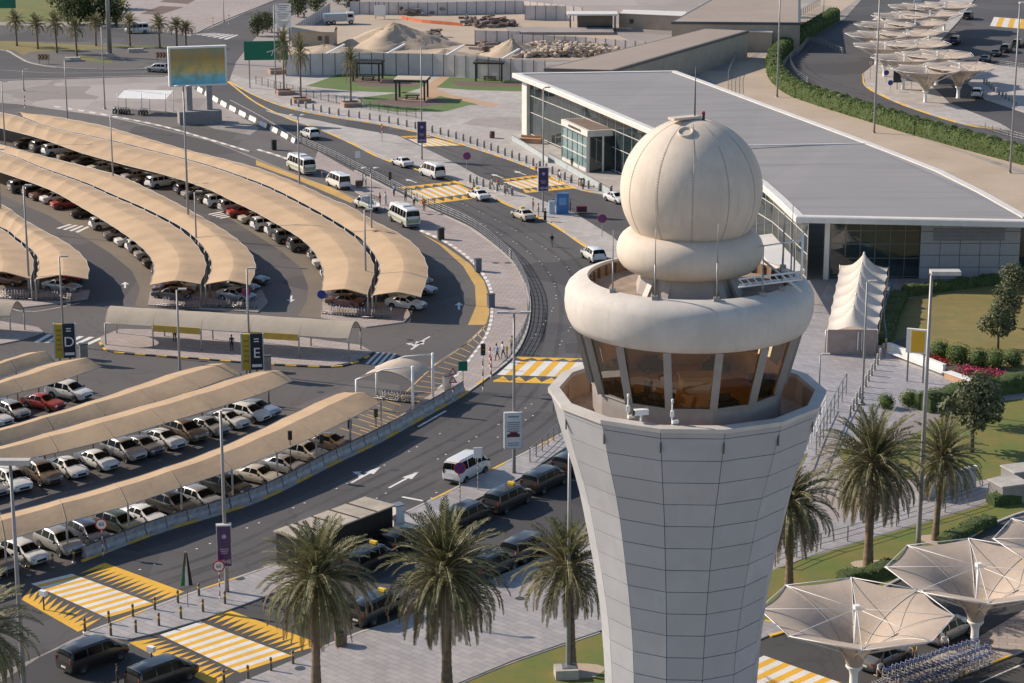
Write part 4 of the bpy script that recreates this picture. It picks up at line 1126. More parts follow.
i3 = edges_world([(-110,225),(-60,240),(-35,255),(-28,262),(-26,272)], 2.75)
o3 = edges_world([(-60,180),(0,201),(20,214),(42,227),(65,239),(82,252),(89,264),(88,276)], 3.1)
vault('tan arched shade strip cut by the left picture edge', i3, g3, arc, posts=(1,), gap1=.28)
vault('outer strip of leftmost tan arched shade above parked red car', g3, o3, arc, posts=(0,), gap0=.28)
# straight rows
def lean(zb, zr, zf):
    def f(u):
        if u < .43: return zb+(zr-zb)*u/.43
        t = (u-.43)/.57; return zr-(zr-zf)*(.9*t+.1*t**2)
    return f
ln_ = lean(3.5, 3.72, 2.9)
rows_px = {
 'a': ([(-60,379),(0,361),(25,353),(38,352)], [(-60,398),(0,378),(30,368),(54,361)]),
 'a2': ([(-60,401),(0,380),(50,363),(76,359)], [(-60,420),(0,398),(50,385),(102,367)]),
 'c': ([(-60,445),(0,428),(87,402),(175,372),(210,364)], [(-60,462),(0,446),(100,418),(175,397),(241,374)]),
 'd': ([(-60,463),(0,446),(87,421),(175,396),(250,373),(268,371)], [(-60,483),(0,466),(95,444),(185,418),(256,396),(293,381)]),
 'e': ([(-60,533),(0,515),(60,499),(125,480),(200,455),(256,431),(306,407),(338,393),(352,393)], [(-60,561),(0,543),(62,524),(107,512),(122,508),(175,490),(220,475),(256,462),(306,441),(351,419),(381,403)])}
rl = {'a':'short tan shade strip at left edge above the D sign', 'a2':'tan shade strip ending over a white car and a red car below the D sign', 'c':'tan shade strip with its tip just below the E sign, upper of a pair', 'd':'tan shade strip over a long row of white cars, lower of a pair', 'e':'longest straight tan shade strip, running beside the road barrier'}
EDGE = {}
for k, (up, lo) in rows_px.items():
    e0 = edges_world(up, 3.5); e1 = edges_world(lo, 2.85); EDGE[k] = (e0, e1)
    vault(rl[k], e0, e1, ln_, posts=(1,) if k == 'e' else ((1,) if k in 'ac' else (0,)), sag=.06, bay=6, scal=.06, sh=7, seams=True)
# walkway canopies
def walk(label, f0, f1, b0, b1, nb, panels, left_post=True):
    F0, F1, B0, B1 = GG([f0,f1,b0,b1])
    e0 = [F0.lerp(F1, i/20) for i in range(21)]; e1 = [B0.lerp(B1, i/20) for i in range(21)]
    L = (F1-F0).length
    r = vault(label, e0, e1, pf(2.5,2.5,1.25,.5), bay=L/nb, posts=(0,1), group='walkway canopies', fab=canvas_b, sag=.05, name='walkway_canopy', scal=0)
    o = Vector(r.location)
    for i in panels:
        a = F0.lerp(F1, i/nb+.004)-o; c = F0.lerp(F1, (i+1)/nb-.004)-o
        m = MB(); m.bar(a+Vector((0,-.12,2.3)), c+Vector((0,-.12,2.3)), .08, .7); m.build('yellow_panel', M('fascia_yellow', (.55,.36,.06), .6), r)
    return r
walk('long pale barrel roof over the walkway behind the E sign', (106,345.5), (349,362), (117,334), (361,350.5), 5, (1,3))
walk('pale barrel roof end at the left picture edge above the D sign', (-100,333), (11,338.5), (-88,323), (25,331), 2, ())
# small trolley canopy by the road
F0, F1, B0, B1 = GG([(357,408),(413,412),(377,395),(433,398)])
r = vault('small pale arched canopy on white posts over the trolley bay', [F0,F0.lerp(B0,.5),B0], [F1,F1.lerp(B1,.5),B1], pf(2.9,3.0,1.0,.5), bay=8, posts=None, group=None, fab=canvas_w, sag=.0, name='trolley_canopy', scal=.2)
o = Vector(r.location)
for p in (F0,F1,B0,B1):
    m = MB(); p = p-o; k = 4.6 if p.x > 0 else 2.9; m.tube([(p.x,p.y,0),(p.x,p.y,k)], .14, 8); m.build('post', white_p, r)
for a, c in ((F0,F1),(B0,B1)):
    m = MB(); m.tube([a-o+Z*2.9, (a.lerp(c,.5))-o+Z*4.1, c-o+Z*4.5], .07, 6); m.build('stay', white_p, r)

# ============================================================ INVERTED UMBRELLA CANOPIES
canvas_u = fabric_mat('umbrella_canvas', (.53,.435,.35), .12, .35)
def umbrella_proto():
    root = empty('umbrella_canopy', (0,0,0), 0, 'x', 'canopy', 'inverted umbrella canopies by the lower road')
    NS, K = 8, 10; Rr, zr, zt, rt = 6.6, 5.9, 2.0, .5
    def rim(a):
        k = (a/(2*PI)*NS) % 1; return 1-.13*math.sin(PI*k)
    rows = []
    for i in range(13):
        t = i/12; row = []
        for j in range(NS*K):
            a = 2*PI*j/(NS*K)+R(22.5); kk = (j % K)/K
            poly = math.cos(PI/NS)/math.cos(((j % K)/K-.5)*2*PI/NS)
            r = rt+(Rr-rt)*t**1.55*1
            f = (1-t)+(t)*poly*(1-.045*math.sin(PI*kk))
            z = zt+(zr-zt)*(1-(1-t)**1.55)-.12*t*math.sin(PI*kk)*t
            row.append((r*f*math.cos(a), r*f*math.sin(a), z))
        rows.append(row)
    m = MB(); m.grid(rows, close=True); m.build('canopy_fabric', canvas_u, root)
    m = MB(); m.lathe([(.42,0),(.40,.1),(.30,.12),(.28,1.4),(.34,1.7),(.58,2.0),(.58,2.1),(.4,2.2),(.15,2.25)], n=16); m.build('column', white_p, root)
    m = MB(); m.tube([(0,0,2.1),(0,0,6.3)], .12, 8); m.box((0,0,6.3),(.4,.4,.3)); m.build('mast', white_p, root)
    for j in range(NS):
        a = 2*PI*j/NS+R(22.5); c = Vector((math.cos(a), math.sin(a), 0)); tip = c*(Rr*.985)+Vector((0,0,zr+.02))
        m = MB(); m.tube([Vector((0,0,2.9))+c*.2, tip], .075, 6); m.build('strut', white_p, root)
        m = MB(); m.tube([Vector((0,0,6.2)), tip], .022, 5); m.build('tie_rod', white_p, root)
        m = MB(); m.tube([rows[i][j*K] for i in range(2,13)], .05, 5); m.build('fabric_seam', shade_steel, root)
        a2 = 2*PI*(j+1)/NS+R(22.5); tip2 = Vector((math.cos(a2), math.sin(a2), 0))*(Rr*.985)+Vector((0,0,zr+.02))
        m = MB(); m.tube([tip, tip2], .035, 6); m.build('rim_tube', white_p, root)
    return root
umb = Repeat(umbrella_proto())
umb(G(853,694), .3, 'inverted pale umbrella canopy in front, standing over the trolleys and grey car')
umb(G(974,648), .3, 'inverted pale umbrella canopy between the front one and the right picture edge')
umb(G(1078,617), .3, 'inverted pale umbrella canopy cut off by the right picture edge')
ul = ['nearest', 'second', 'third', 'fourth', 'fifth', 'sixth', 'farthest']
for i, (x, y) in enumerate([(958,98),(936,85),(914,73),(906,61),(914,50),(929,40),(944,31)]):
    umb(G(x,y), .5+.2*i, ul[i]+' in the right row of far inverted umbrella canopies', (1.08,1.08,1.0), 'far umbrella canopies along the curved road')
for i, (x, y) in enumerate([(925,103),(903,90),(884,77),(876,65),(884,54),(899,44),(915,34)]):
    umb(G(x,y), .3+.2*i, ul[i]+' in the left row of far inverted umbrella canopies', (1.0,1.0,1.05), 'far umbrella canopies along the curved road')
# ============================================================ VEHICLES
def car_paint(name, c, metal=.0, rough=.32):
    m = M(name, c, rough, metal, var=.04, scale=.8, coat=.7); t = m.node_tree; b = [n for n in t.nodes if n.type == 'BSDF_PRINCIPLED'][0]
    src = b.inputs['Base Color'].links[0].from_socket; oi = _n(t, 'ShaderNodeObjectInfo')
    du = tuple(x+(y-x)*(.07 if max(c) < .05 else .13) for x, y in zip(c, (.30,.25,.19)))
    cc = _mix(t, src, du, _ramp(t, oi.outputs['Random'], [(.2, (0,)), (1, (1,))])); cc = _mix(t, cc, du, _ramp(t, _noise(t, _pos(t, obj=True), 1.3, 5), [(.45, (0,)), (.75, (.8,))]))
    t.links.new(cc, b.inputs['Base Color']); return m
PAINT = {'white': car_paint('car_white', (.72,.72,.70)), 'silver': car_paint('car_silver', (.42,.42,.42), .5, .35), 'grey': car_paint('car_grey', (.17,.17,.175), .4, .35),
         'black': car_paint('car_black', (.013,.013,.014)), 'dark blue': car_paint('car_blue', (.02,.035,.08), .2), 'red': car_paint('car_red', (.33,.02,.02)), 'maroon': car_paint('car_maroon', (.075,.018,.02)),
         'beige': car_paint('car_beige', (.52,.47,.38)), 'pale blue': car_paint('car_paleblue', (.30,.36,.43), .3), 'dark green': car_paint('car_green', (.02,.05,.04)), 'bronze': car_paint('car_bronze', (.20,.15,.11), .4)}
trim = M('car_trim', (.02,.02,.021), .6)
car_glass = M('car_glass', (.005,.006,.007), .15, 0, var=.2, spec=.14)
lamp_w = M('headlamp', (.62,.62,.6), .12, .3, var=.05)
lamp_r = M('tail_lamp', (.16,.012,.01), .3, var=.1)
plate_m = M('number_plate', (.62,.60,.55), .5)
rim_m = M('wheel_rim', (.38,.38,.39), .3, .8, var=.05)
steel_rim = M('steel_wheel', (.30,.30,.30), .45, .5)
taxi_y = M('taxi_yellow', (.80,.55,.05), .4)
# station: x, z bottom, half width, belt z, top half width, top z (top = belt on bonnets and boots)
KINDS = {
 'sedan': dict(L=4.7, W=1.82, wr=.33, wb=(-1.36,1.38), st=[(-2.35,.42,.74,.78,.60,.80),(-2.30,.30,.84,.92,.70,.96),(-2.15,.25,.89,.96,.74,1.02),(-1.62,.23,.905,.97,.74,1.06),(-.85,.23,.91,.96,.59,1.42),(-.35,.23,.91,.95,.60,1.465),(.25,.23,.91,.93,.58,1.42),(1.05,.23,.905,.90,.70,.98),(1.75,.24,.89,.83,.68,.88),(2.2,.27,.82,.72,.60,.76),(2.35,.36,.68,.58,.5,.60)],
    win=dict(rear=(-1.55,-.92), front=(.32,.98), sides=[(-1.30,-.42,.88),(-.34,.86,.30)])),
 'suv': dict(L=4.85, W=1.95, wr=.38, wb=(-1.42,1.45), st=[(-2.42,.50,.80,.9,.66,1.0),(-2.38,.38,.92,1.08,.80,1.12),(-2.28,.34,.955,1.12,.76,1.55),(-2.1,.32,.965,1.13,.72,1.78),(-1.0,.32,.975,1.12,.72,1.84),(.1,.32,.975,1.10,.70,1.80),(.45,.32,.975,1.09,.69,1.72),(1.2,.32,.97,1.08,.80,1.16),(1.9,.33,.95,1.02,.80,1.08),(2.3,.37,.88,.92,.72,.96),(2.42,.45,.78,.75,.6,.78)],
    win=dict(rear=(-2.34,-2.13), front=(.5,1.14), sides=[(-2.0,-1.15,-1.95),(-1.07,-.15,-1.0),(-.07,1.0,.42)])),
 'mpv': dict(L=5.15, W=1.93, wr=.35, wb=(-1.6,1.6), st=[(-2.57,.45,.82,.9,.70,1.0),(-2.55,.33,.93,1.08,.84,1.12),(-2.47,.30,.955,1.12,.80,1.6),(-2.35,.28,.96,1.12,.77,1.83),(-1.0,.28,.965,1.12,.77,1.90),(.6,.28,.965,1.10,.75,1.88),(1.0,.28,.965,1.09,.73,1.80),(1.8,.28,.955,1.08,.78,1.2),(2.25,.30,.92,1.0,.76,1.06),(2.5,.36,.84,.85,.66,.9),(2.57,.45,.74,.68,.55,.7)],
    win=dict(rear=(-2.5,-2.38), front=(1.06,1.74), sides=[(-2.3,-1.15,-2.25),(-1.07,.15,-1.0),(.23,1.55,.95)])),
 'minibus': dict(L=5.3, W=1.9, wr=.34, wb=(-1.65,1.6), st=[(-2.65,.45,.84,.95,.72,1.1),(-2.63,.33,.93,1.15,.86,1.2),(-2.58,.30,.945,1.2,.83,1.7),(-2.5,.28,.95,1.2,.78,2.12),(-2.2,.28,.95,1.2,.72,2.25),(.9,.28,.95,1.18,.72,2.25),(1.35,.28,.95,1.16,.74,2.05),(2.25,.28,.94,1.12,.82,1.28),(2.5,.32,.90,1.0,.76,1.08),(2.65,.42,.80,.75,.6,.78)],
    win=dict(rear=(-2.61,-2.53), front=(1.42,2.2), sides=[(-2.4,-1.2,-2.35),(-1.12,.1,-1.1),(.18,1.0,.2),(1.08,2.0,1.3)])),
 'coaster': dict(L=7.0, W=2.1, wr=.40, wb=(-2.0,2.3), st=[(-3.5,.55,.96,1.0,.86,1.2),(-3.48,.42,1.03,1.3,.96,1.4),(-3.44,.36,1.05,1.35,.95,2.0),(-3.35,.34,1.05,1.35,.92,2.5),(-3.1,.34,1.05,1.35,.86,2.62),(2.6,.34,1.05,1.33,.86,2.62),(2.95,.34,1.05,1.32,.90,2.5),(3.3,.36,1.04,1.3,.95,1.5),(3.45,.42,1.0,1.15,.9,1.25),(3.5,.55,.92,.9,.8,.95)],
    win=dict(rear=(-3.46,-3.37), front=(3.0,3.28), sides=[(-3.2,-2.2,-3.15),(-2.12,-1.15,-2.1),(-1.07,-.1,-1.05),(-.02,.95,0),(1.03,2.0,1.05),(2.08,3.0,2.1)])),
}
def variant(src, sx, sy, sz, dx=None):
    D = KINDS[src]; f = dx or (lambda x: x)
    return dict(L=D['L']*sx, W=D['W']*sy, wr=D['wr'], wb=tuple(w*sx for w in D['wb']), st=[(s[0]*sx, s[1], s[2]*sy, s[1]+(s[3]-s[1])*sz, s[4]*sy, s[1]+(s[5]-s[1])*sz) for s in D['st']],
        win=dict(rear=tuple(a*sx for a in D['win']['rear']), front=tuple(a*sx for a in D['win']['front']), sides=[tuple(a*sx for a in q) for q in D['win']['sides']]))
KINDS['crossover'] = variant('suv', .92, .95, .89)
KINDS['hatch'] = variant('suv', .84, .90, .80)
KINDS['saloon'] = variant('sedan', 1.05, 1.03, 1.03)
def car_sampler(k):
    st = KINDS[k]['st']
    def ring(x):
        if x <= st[0][0]: r = st[0]
        elif x >= st[-1][0]: r = st[-1]
        else:
            for a, b in zip(st, st[1:]):
                if a[0] <= x <= b[0]:
                    t = (x-a[0])/(b[0]-a[0]); r = tuple(u+(v-u)*t for u, v in zip(a, b)); break
        _, zb, w, zt, tw, zz = r
        return [Vector((x,0,zb)), Vector((x,w*.86,zb)), Vector((x,w*.985,zb+(zt-zb)*.3)), Vector((x,w,zb+(zt-zb)*.66)), Vector((x,w*.965,zt)),
                Vector((x,tw,zt+(zz-zt)*.86)), Vector((x,tw*.86,zz-.012)), Vector((x,0,zz+.02))]
    return ring
def surf(ring, x, s):
    r = ring(x); i = min(6, int(s)); return r[i].lerp(r[i+1], s-i)
def patch(b, ring, xs, ss, off, mirror, m=0, nx=3, ns=3):
    """surface patch; xs(v) -> (x0,x1) where v in 0..1 is the ring direction; ss=(s0,s1)"""
    sides = (1,-1) if mirror is None else (mirror,)
    for sg in sides:
        rows = []
        for j in range(ns+1):
            v = j/ns; s = ss[0]+(ss[1]-ss[0])*v; x0, x1 = xs(v); row = []
            for i in range(nx+1):
                x = x0+(x1-x0)*i/nx; p = surf(ring, x, s); e = 1e-3
                n = (surf(ring, x+e, s)-p).cross(surf(ring, x, min(6.999, s+e))-p)
                if n.length < 1e-12: n = Vector((0,1,0))
                n.normalize()
                if n.dot(Vector((p.x*.15, p.y, p.z-.6))) < 0: n = -n
                q = p+n*off; row.append(Vector((q.x, q.y*sg, q.z)))
            rows.append(row)
        b.grid(rows, m)
MESH = {}
def car_parts(k):
    if k in MESH: return MESH[k]
    D = KINDS[k]; ring = car_sampler(k); st = D['st']; P_ = []
    xs = []
    for a, c in zip(st, st[1:]): xs += [a[0], (a[0]+c[0])/2]
    xs.append(st[-1][0])
    b = MB(); rows = []
    for x in xs:
        r = ring(x); rows.append(r+[Vector((p.x,-p.y,p.z)) for p in r[-2:0:-1]])
    b.grid(rows, close=True); n = len(rows[0])
    b.f.append(list(range(n))[::-1]); b.m.append(0); b.sm.append(False)
    o = (len(rows)-1)*n; b.f.append([o+i for i in range(n)]); b.m.append(0); b.sm.append(False)
    # sill, arches and bumper trim in the same shell
    W2 = D['W']/2
    for wx in D['wb']:
        for sg in (1,-1):
            r = D['wr']+.07; vs = [Vector((wx+r*math.cos(PI*t/14), sg*(W2+.004), D['wr']-.02+r*math.sin(PI*t/14)*1.0)) for t in range(15)]
            b.add(vs, [tuple(range(15))], 1)
    body = b.mesh('body', [PAINT['white'], trim], 38, fixn=True)
    w = D['win']
    def ln(a0, a1): return lambda v: (a0+.0*v, a1-.0*v)
    g = MB(); patch(g, ring, ln(*w['front']), (5.12,6.99), .014, None); ws = g.mesh('windscreen', car_glass, fixn=True)
    g = MB(); patch(g, ring, ln(*w['rear']), (5.12 if k in ('sedan','saloon') else 4.9,6.99), .014, None); rw = g.mesh('rear_window', car_glass, fixn=True)
    P_ += [('windscreen', ws), ('rear_window', rw)]
    for (x0, x1, xt) in w['sides']:
        last = (x0, x1, xt) == w['sides'][-1]; first = (x0, x1, xt) == w['sides'][0]
        for sg in (1,-1):
            g = MB()
            xt0 = x0+(.45 if k in ('sedan','saloon') and first else .06 if first else .03); xt1 = (xt if last else x1-.02)
            if k in ('sedan','saloon') and first: xt0 = -.86*D['L']/4.7
            if last: xt1 = xt if k != 'minibus' else 1.35
            patch(g, ring, lambda v: (x0+(xt0-x0)*v, x1+(xt1-x1)*v), (4.13,4.93), .013, sg)
            P_.append(('side_window', g.mesh('side_window', car_glass, fixn=True)))
    xf, xr = st[-1][0], st[0][0]
    zf = st[-2][3]; zrr = st[1][3]
    for sg in (1,-1):
        g = MB(); yy = st[-2][2]*.72*sg; g.box((xf-.12, yy, zf-.07), (.22,.34,.16), rz=-.45*sg); P_.append(('headlight', g.mesh('headlight', lamp_w)))
        g = MB(); yy = st[1][2]*.84*sg; g.box((xr+.05, yy, zrr-.08 if k in ('sedan','saloon') else zrr+.05), (.14,.22 if k in ('sedan','saloon') else .15,.15 if k in ('sedan','saloon') else .34), rz=.2*sg); P_.append(('tail_light', g.mesh('tail_light', lamp_r)))
        g = MB(); mx = w['front'][1]-.12; r_ = ring(mx)[4]; g.box((mx-.05, sg*(r_.y+.13), r_.z+.09), (.13,.22,.15)); P_.append(('wing_mirror', g.mesh('wing_mirror', trim)))
        hx = (w['sides'][-1][0]+.12); g = MB(); g.box((hx, sg*(surf(ring, hx, 3.6).y+.015), surf(ring, hx, 3.6).z), (.18,.03,.035)); P_.append(('door_handle', g.mesh('door_handle', trim)))
    g = MB(); g.box((xf+.01, 0, st[-1][1]+.16), (.05, st[-1][2]*1.2, .2)); P_.append(('grille', g.mesh('grille', trim)))
    g = MB(); g.box((xr-.01, 0, st[0][1]+.16), (.04, .5, .13)); P_.append(('number_plate', g.mesh('number_plate', plate_m)))
    g = MB(); g.box((xr+.03, 0, st[0][1]-.02), (.1, st[0][2]*1.8, .16)); P_.append(('bumper', g.mesh('bumper', trim)))
    g = MB(); r = D['wr']; g.lathe([(r*.55,-.11),(r*.9,-.12),(r,-.08),(r,.08),(r*.9,.12),(r*.55,.11)], n=18)
    tyre = g.mesh('wheel', rubber); tyre.transform(Matrix.Rotation(R(90), 4, 'X'))
    g = MB(); 
    for zz, up in ((.105,1),(-.105,0)):
        g.lathe([(r*.62,zz),(r*.56,zz*.75),(.07,zz*.8),(.001,zz*.8)], n=18, smooth=False)
        for i in range(5):
            a = 2*PI*i/5; g.box((math.cos(a)*r*.36, math.sin(a)*r*.36, zz*.86), (r*.3,.06,.03), rz=a)
    rim = g.mesh('rim', rim_m); rim.transform(Matrix.Rotation(R(90), 4, 'X'))
    MESH[k] = (body, P_, tyre, rim); return MESH[k]
BODY = {}
NAMES = {'sedan':'parked_car','saloon':'parked_car','hatch':'parked_car','crossover':'parked_suv','suv':'parked_suv','mpv':'passenger_van','minibus':'minibus','coaster':'shuttle_bus'}
CATS = {'sedan':'car','suv':'car','saloon':'car','hatch':'car','crossover':'car','mpv':'van','minibus':'van','coaster':'bus'}
def vehicle(kind, colour, loc, rz, label, group=None, name=None, cat=None, taxi=False):
    body, parts, tyre, rim = car_parts(kind); D = KINDS[kind]
    if (kind, colour) not in BODY:
        me = body.copy(); me.materials[0] = PAINT[colour]; BODY[(kind, colour)] = me
    root = empty(name or NAMES[kind], loc, rz, label, cat or CATS[kind], group)
    link('body', BODY[(kind, colour)], root)
    for n_, me in parts: link(n_, me, root)
    for wx in D['wb']:
        for sg in (1,-1):
            w = link('wheel', tyre, root, (wx, sg*(D['W']/2-.09), D['wr'])); link('rim', rim, w)
    if taxi:
        z = max(s[5] for s in D['st']); b = MB(); b.box((.2 if kind == 'sedan' else .5,0,z+.11), (.3,.62,.2)); b.build('roof_sign', taxi_y, root)
    return root
def seen(kind, colour, px, py, dx, dy, label, group=None, **k):
    return vehicle(kind, colour, G(px,py), heading(px,py,dx,dy), label, group, **k)

# ---- rows under the shades
KN = {'sedan':'sedan','suv':'SUV','hatch':'hatchback','crossover':'crossover','saloon':'sedan'}
vr = random.Random(42)
def row(edge, t_list, inset, rows_label, out_sign, flip=False, spacing=None):
    """edge: world polyline of the low canopy edge; cars stand square to it"""
    L = [0]
    for a, b in zip(edge, edge[1:]): L.append(L[-1]+Vector((b.x-a.x,b.y-a.y)).length)
    n = len(t_list)
    for i, (px, kind, colour) in enumerate(t_list):
        # nearest point of the edge seen at column px
        best = None
        for a, b in zip(edge, edge[1:]):
            for q in range(6):
                p = a.lerp(b, q/6); dep = p.y*CT-(p.z-H)*ST; sx = 512+F*p.x/dep
                if best is None or abs(sx-px) < best[0]: best = (abs(sx-px), p, (b-a))
        _, p, d = best; d = Vector((d.x,d.y,0)).normalized(); nrm = Vector((-d.y, d.x, 0))*out_sign
        c = p+nrm*(inset+random.uniform(-.25,.25)); c.z = 0
        h = math.atan2(nrm.y, nrm.x)+(0 if flip else PI)+random.uniform(-.03,.03)
        kind = vr.choice(['sedan','sedan','saloon','hatch']) if kind == 'sedan' else vr.choice(['suv','crossover','suv'])
        vehicle(kind, colour, c, h, f'{colour} {KN[kind]}, {nth(i)} from the left under the {rows_label}', 'cars under the '+rows_label)
S, V = 'sedan', 'suv'
row(i1, [(14,S,'black'),(29,V,'grey'),(42,V,'white'),(57,S,'bronze'),(72,S,'black'),(88,S,'beige'),(103,S,'black'),(120,S,'silver'),(133,S,'black'),(147,V,'white'),(170,S,'dark blue'),(181,S,'silver'),(195,S,'black'),(206,V,'white'),(217,V,'silver'),(226,S,'red'),(238,S,'beige'),(252,V,'white'),(263,V,'white'),(274,V,'grey'),(288,V,'grey'),(302,S,'silver'),(309,S,'white'),(317,S,'white'),(323,S,'grey'),(325,S,'silver')], 2.55, 'inner strip beside the bus lane', 1, flip=True)
row(i2, [(8,V,'grey'),(20,S,'black'),(29,S,'maroon'),(38,S,'white'),(50,S,'red'),(67,S,'black'),(86,V,'white'),(102,S,'grey'),(112,S,'white'),(121,V,'white'),(131,S,'silver'),(140,S,'black'),(148,V,'dark blue'),(153,S,'maroon'),(156,S,'white')], 2.55, 'inner strip of the second arched shade', 1, flip=True)
row(EDGE['a2'][1], [(-12,S,'silver'),(2,S,'white'),(22,S,'silver'),(56,S,'red'),(84,V,'white')], 1.9, 'upper left straight strip', 1)
row(EDGE['d'][1], [(-16,S,'white'),(-2,S,'silver'),(20,V,'white'),(50,V,'bronze'),(78,S,'white'),(108,S,'white'),(138,V,'silver'),(157,S,'grey'),(178,S,'white'),(200,V,'bronze'),(220,S,'silver'),(242,S,'white'),(262,V,'white'),(274,S,'pale blue')], 1.9, 'long straight strip with white cars', 1)
row(EDGE['e'][1], [(-5,S,'silver'),(8,V,'grey'),(36,V,'white'),(70,V,'silver'),(100,V,'dark blue'),(135,V,'dark green'),(160,S,'white'),(188,V,'black'),(212,V,'silver'),(243,V,'black'),(275,S,'beige'),(300,S,'silver'),(322,V,'beige'),(346,S,'bronze')], 1.9, 'straight strip along the road barrier', 1)
# cars seen side-on through the open ends of the arched shades
for kind, c, x, y, dx, lab in [(S,'maroon',345,306,-10,'maroon sedan side-on at open end of the inner longest arched shade'),(S,'white',406,308,10,'white sedan side-on at the open end of the longest outer arched shade'),(S,'beige',400,299,10,'beige sedan behind the white one at open end of longest shade'),(S,'silver',417,293,10,'silver sedan poking out right of the longest arched shade end'),
    (S,'black',171,299,-10,'black sedan side-on at the end of the second inner arched shade'),(S,'white',177,290,-10,'white sedan behind the black one under the second arched shade'),(S,'pale blue',236,300,10,'pale blue sedan side-on at the end of second outer arched shade'),(S,'grey',240,291,10,'grey sedan behind the pale blue one under second shade'),
    (S,'maroon',8,284,10,'maroon sedan at the left picture edge under the leftmost shade'),(S,'pale blue',62,291,10,'pale blue sedan side-on under the leftmost outer shade'),(V,'red',66,281,10,'red SUV behind the pale blue sedan under leftmost shade'),(S,'grey',250,283,10,'dark grey sedan deep under the end of the second outer shade'),(V,'black',412,286,10,'black SUV deep under the end of the longest outer shade')]:
    seen(kind, c, x, y, dx, 1.2 if dx > 0 else -1.2, lab)

# ---- traffic
seen('suv','white',310,138,-40,-17,'white SUV taxi farthest up the main road by the jersey barrier', 'vehicles on the main road')
seen('sedan','white',402,166,-26,-9,'white sedan just above the upper zebra crossing', 'vehicles on the main road')
seen('minibus','white',432,177,-26,-9,'white minibus stopped above the upper zebra crossing', 'vehicles on the main road')
seen('sedan','white',478,199,-26,-10,'white taxi sedan on the right end of upper zebra crossing', 'vehicles on the main road', taxi=True)
seen('sedan','beige',523,219,-26,-11,'beige taxi sedan below the upper zebra crossing', 'vehicles on the main road', taxi=True)
seen('suv','white',593,260,-20,-13,'white SUV beside the radome collar on the main road', 'vehicles on the main road')
seen('sedan','white',616,202,26,9,'white car half hidden behind the left of the radome', 'vehicles on the main road')
seen('coaster','white',301,172,-30,-13,'pale shuttle bus at the far end of the bus lane', 'buses in the bus lane')
seen('coaster','white',404,224,-30,-16,'cream shuttle bus at the near end of the bus lane', 'buses in the bus lane')
seen('minibus','white',338,187,-30,-13,'white minibus with its back open, between the two shuttle buses', 'buses in the bus lane')
seen('minibus','white',467,477,30,-16,'white minibus driving up the lower road', 'vehicles on the main road')
bl = 'black passenger vans on the near road'
for x, y, lab in [(468,524,'black van half hidden by the second palm crown'),(508,507,'black van in the middle of the queue below the white minibus'),(545,488,'black van right behind the head of the black queue'),(575,470,'black van at the head of the queue, half behind the tower'),(527,556,'black van left of the lamp pole beside the tower'),(492,574,'black van under the fronds of the middle palm'),(405,548,'black van beside the dark kiosk end'),(370,568,'black van in front of the long dark kiosk'),(378,617,'black van by the paving between the two left palms')]:
    seen('mpv','black',x,y,30,-14.5,lab,bl, taxi=x in (378,508,370))
seen('mpv','black',94,664,30,-11,'black van at the lower left beside the first zebra crossing', bl)
seen('mpv','black',163,684,30,-11,'black van at the bottom edge beside the second zebra crossing', bl)
seen('sedan','grey',884,664,30,-14,'grey sedan with an open door under the front umbrella canopy')
seen('suv','silver',947,638,30,-15,'silver SUV behind the grey sedan between two umbrella canopies')
seen('minibus','white',137,33,-26,1,'white van driving on the far roundabout road')
seen('suv','silver',158,72,-26,-1.5,'silver SUV on the ring road left of the big screen')
seen('suv','white',977,97,12,-22,'white SUV under the nearest far umbrella canopy')
fg = 'far vehicles at the upper right'
for k, c, x, y, dx, dy, lab in [('mpv','dark blue',955,44,14,-12,'dark blue van beside the far umbrella row'),('sedan','black',985,62,14,-9,'black car, nearest of the far dark queue'),('sedan','black',996,56,14,-9,'black car, second of the far dark queue'),('suv','black',1006,52,14,-9,'black SUV, third of the far dark queue'),('suv','black',1018,47,14,-9,'black SUV at the right picture edge of the far queue'),('sedan','silver',918,4,12,-12,'silver car at the very top beyond the far umbrellas'),('mpv','black',968,19,12,-10,'black van high up beside the far umbrellas')]:
    seen(k, c, x, y, dx, dy, lab, fg)
# flatbed pickup in the bus lane
pk = empty('pickup_truck', G(366,209), heading(366,209,-30,-13), 'white pickup truck with caged open bed and green stripe beside the pavement', 'truck')
cab_ring = [(-.1,.45,.85,1.0,.78,1.05),(0,.4,.88,1.1,.70,1.75),(.9,.38,.88,1.1,.68,1.8),(1.7,.38,.88,1.08,.78,1.18),(2.3,.4,.84,.95,.7,1.0),(2.45,.5,.75,.7,.6,.75)]
KINDS['_pk'] = dict(st=cab_ring); rg = car_sampler('_pk'); b = MB(); rows = [r+[Vector((p.x,-p.y,p.z)) for p in r[-2:0:-1]] for r in [rg(s[0]) for s in cab_ring]]
b.grid(rows, close=True); b.add(rows[0], [tuple(range(len(rows[0])))]); b.add(rows[-1], [tuple(range(len(rows[0])))]); b.build('cab', PAINT['white'], pk, fixn=True, sharp=40)
b = MB(); b.box((-1.45,0,.75), (2.7,1.76,.12)); 
for sg in (1,-1): b.box((-1.45,sg*.86,1.0), (2.7,.06,.5))
b.box((-.12,0,1.0),(.06,1.7,.5)); b.build('load_bed', PAINT['white'], pk)
b = MB()
for x in (-2.75,-1.9,-1.0,-.15):
    for sg in (1,-1): b.bar((x,sg*.86,1.2),(x,sg*.86,2.0),.05)
    b.bar((x,-.86,2.0),(x,.86,2.0),.05)
for sg in (1,-1): b.bar((-2.75,sg*.86,2.0),(-.15,sg*.86,2.0),.05); b.bar((-2.75,sg*.86,1.6),(-.15,sg*.86,1.6),.04)
b.build('bed_cage', steel_d, pk)
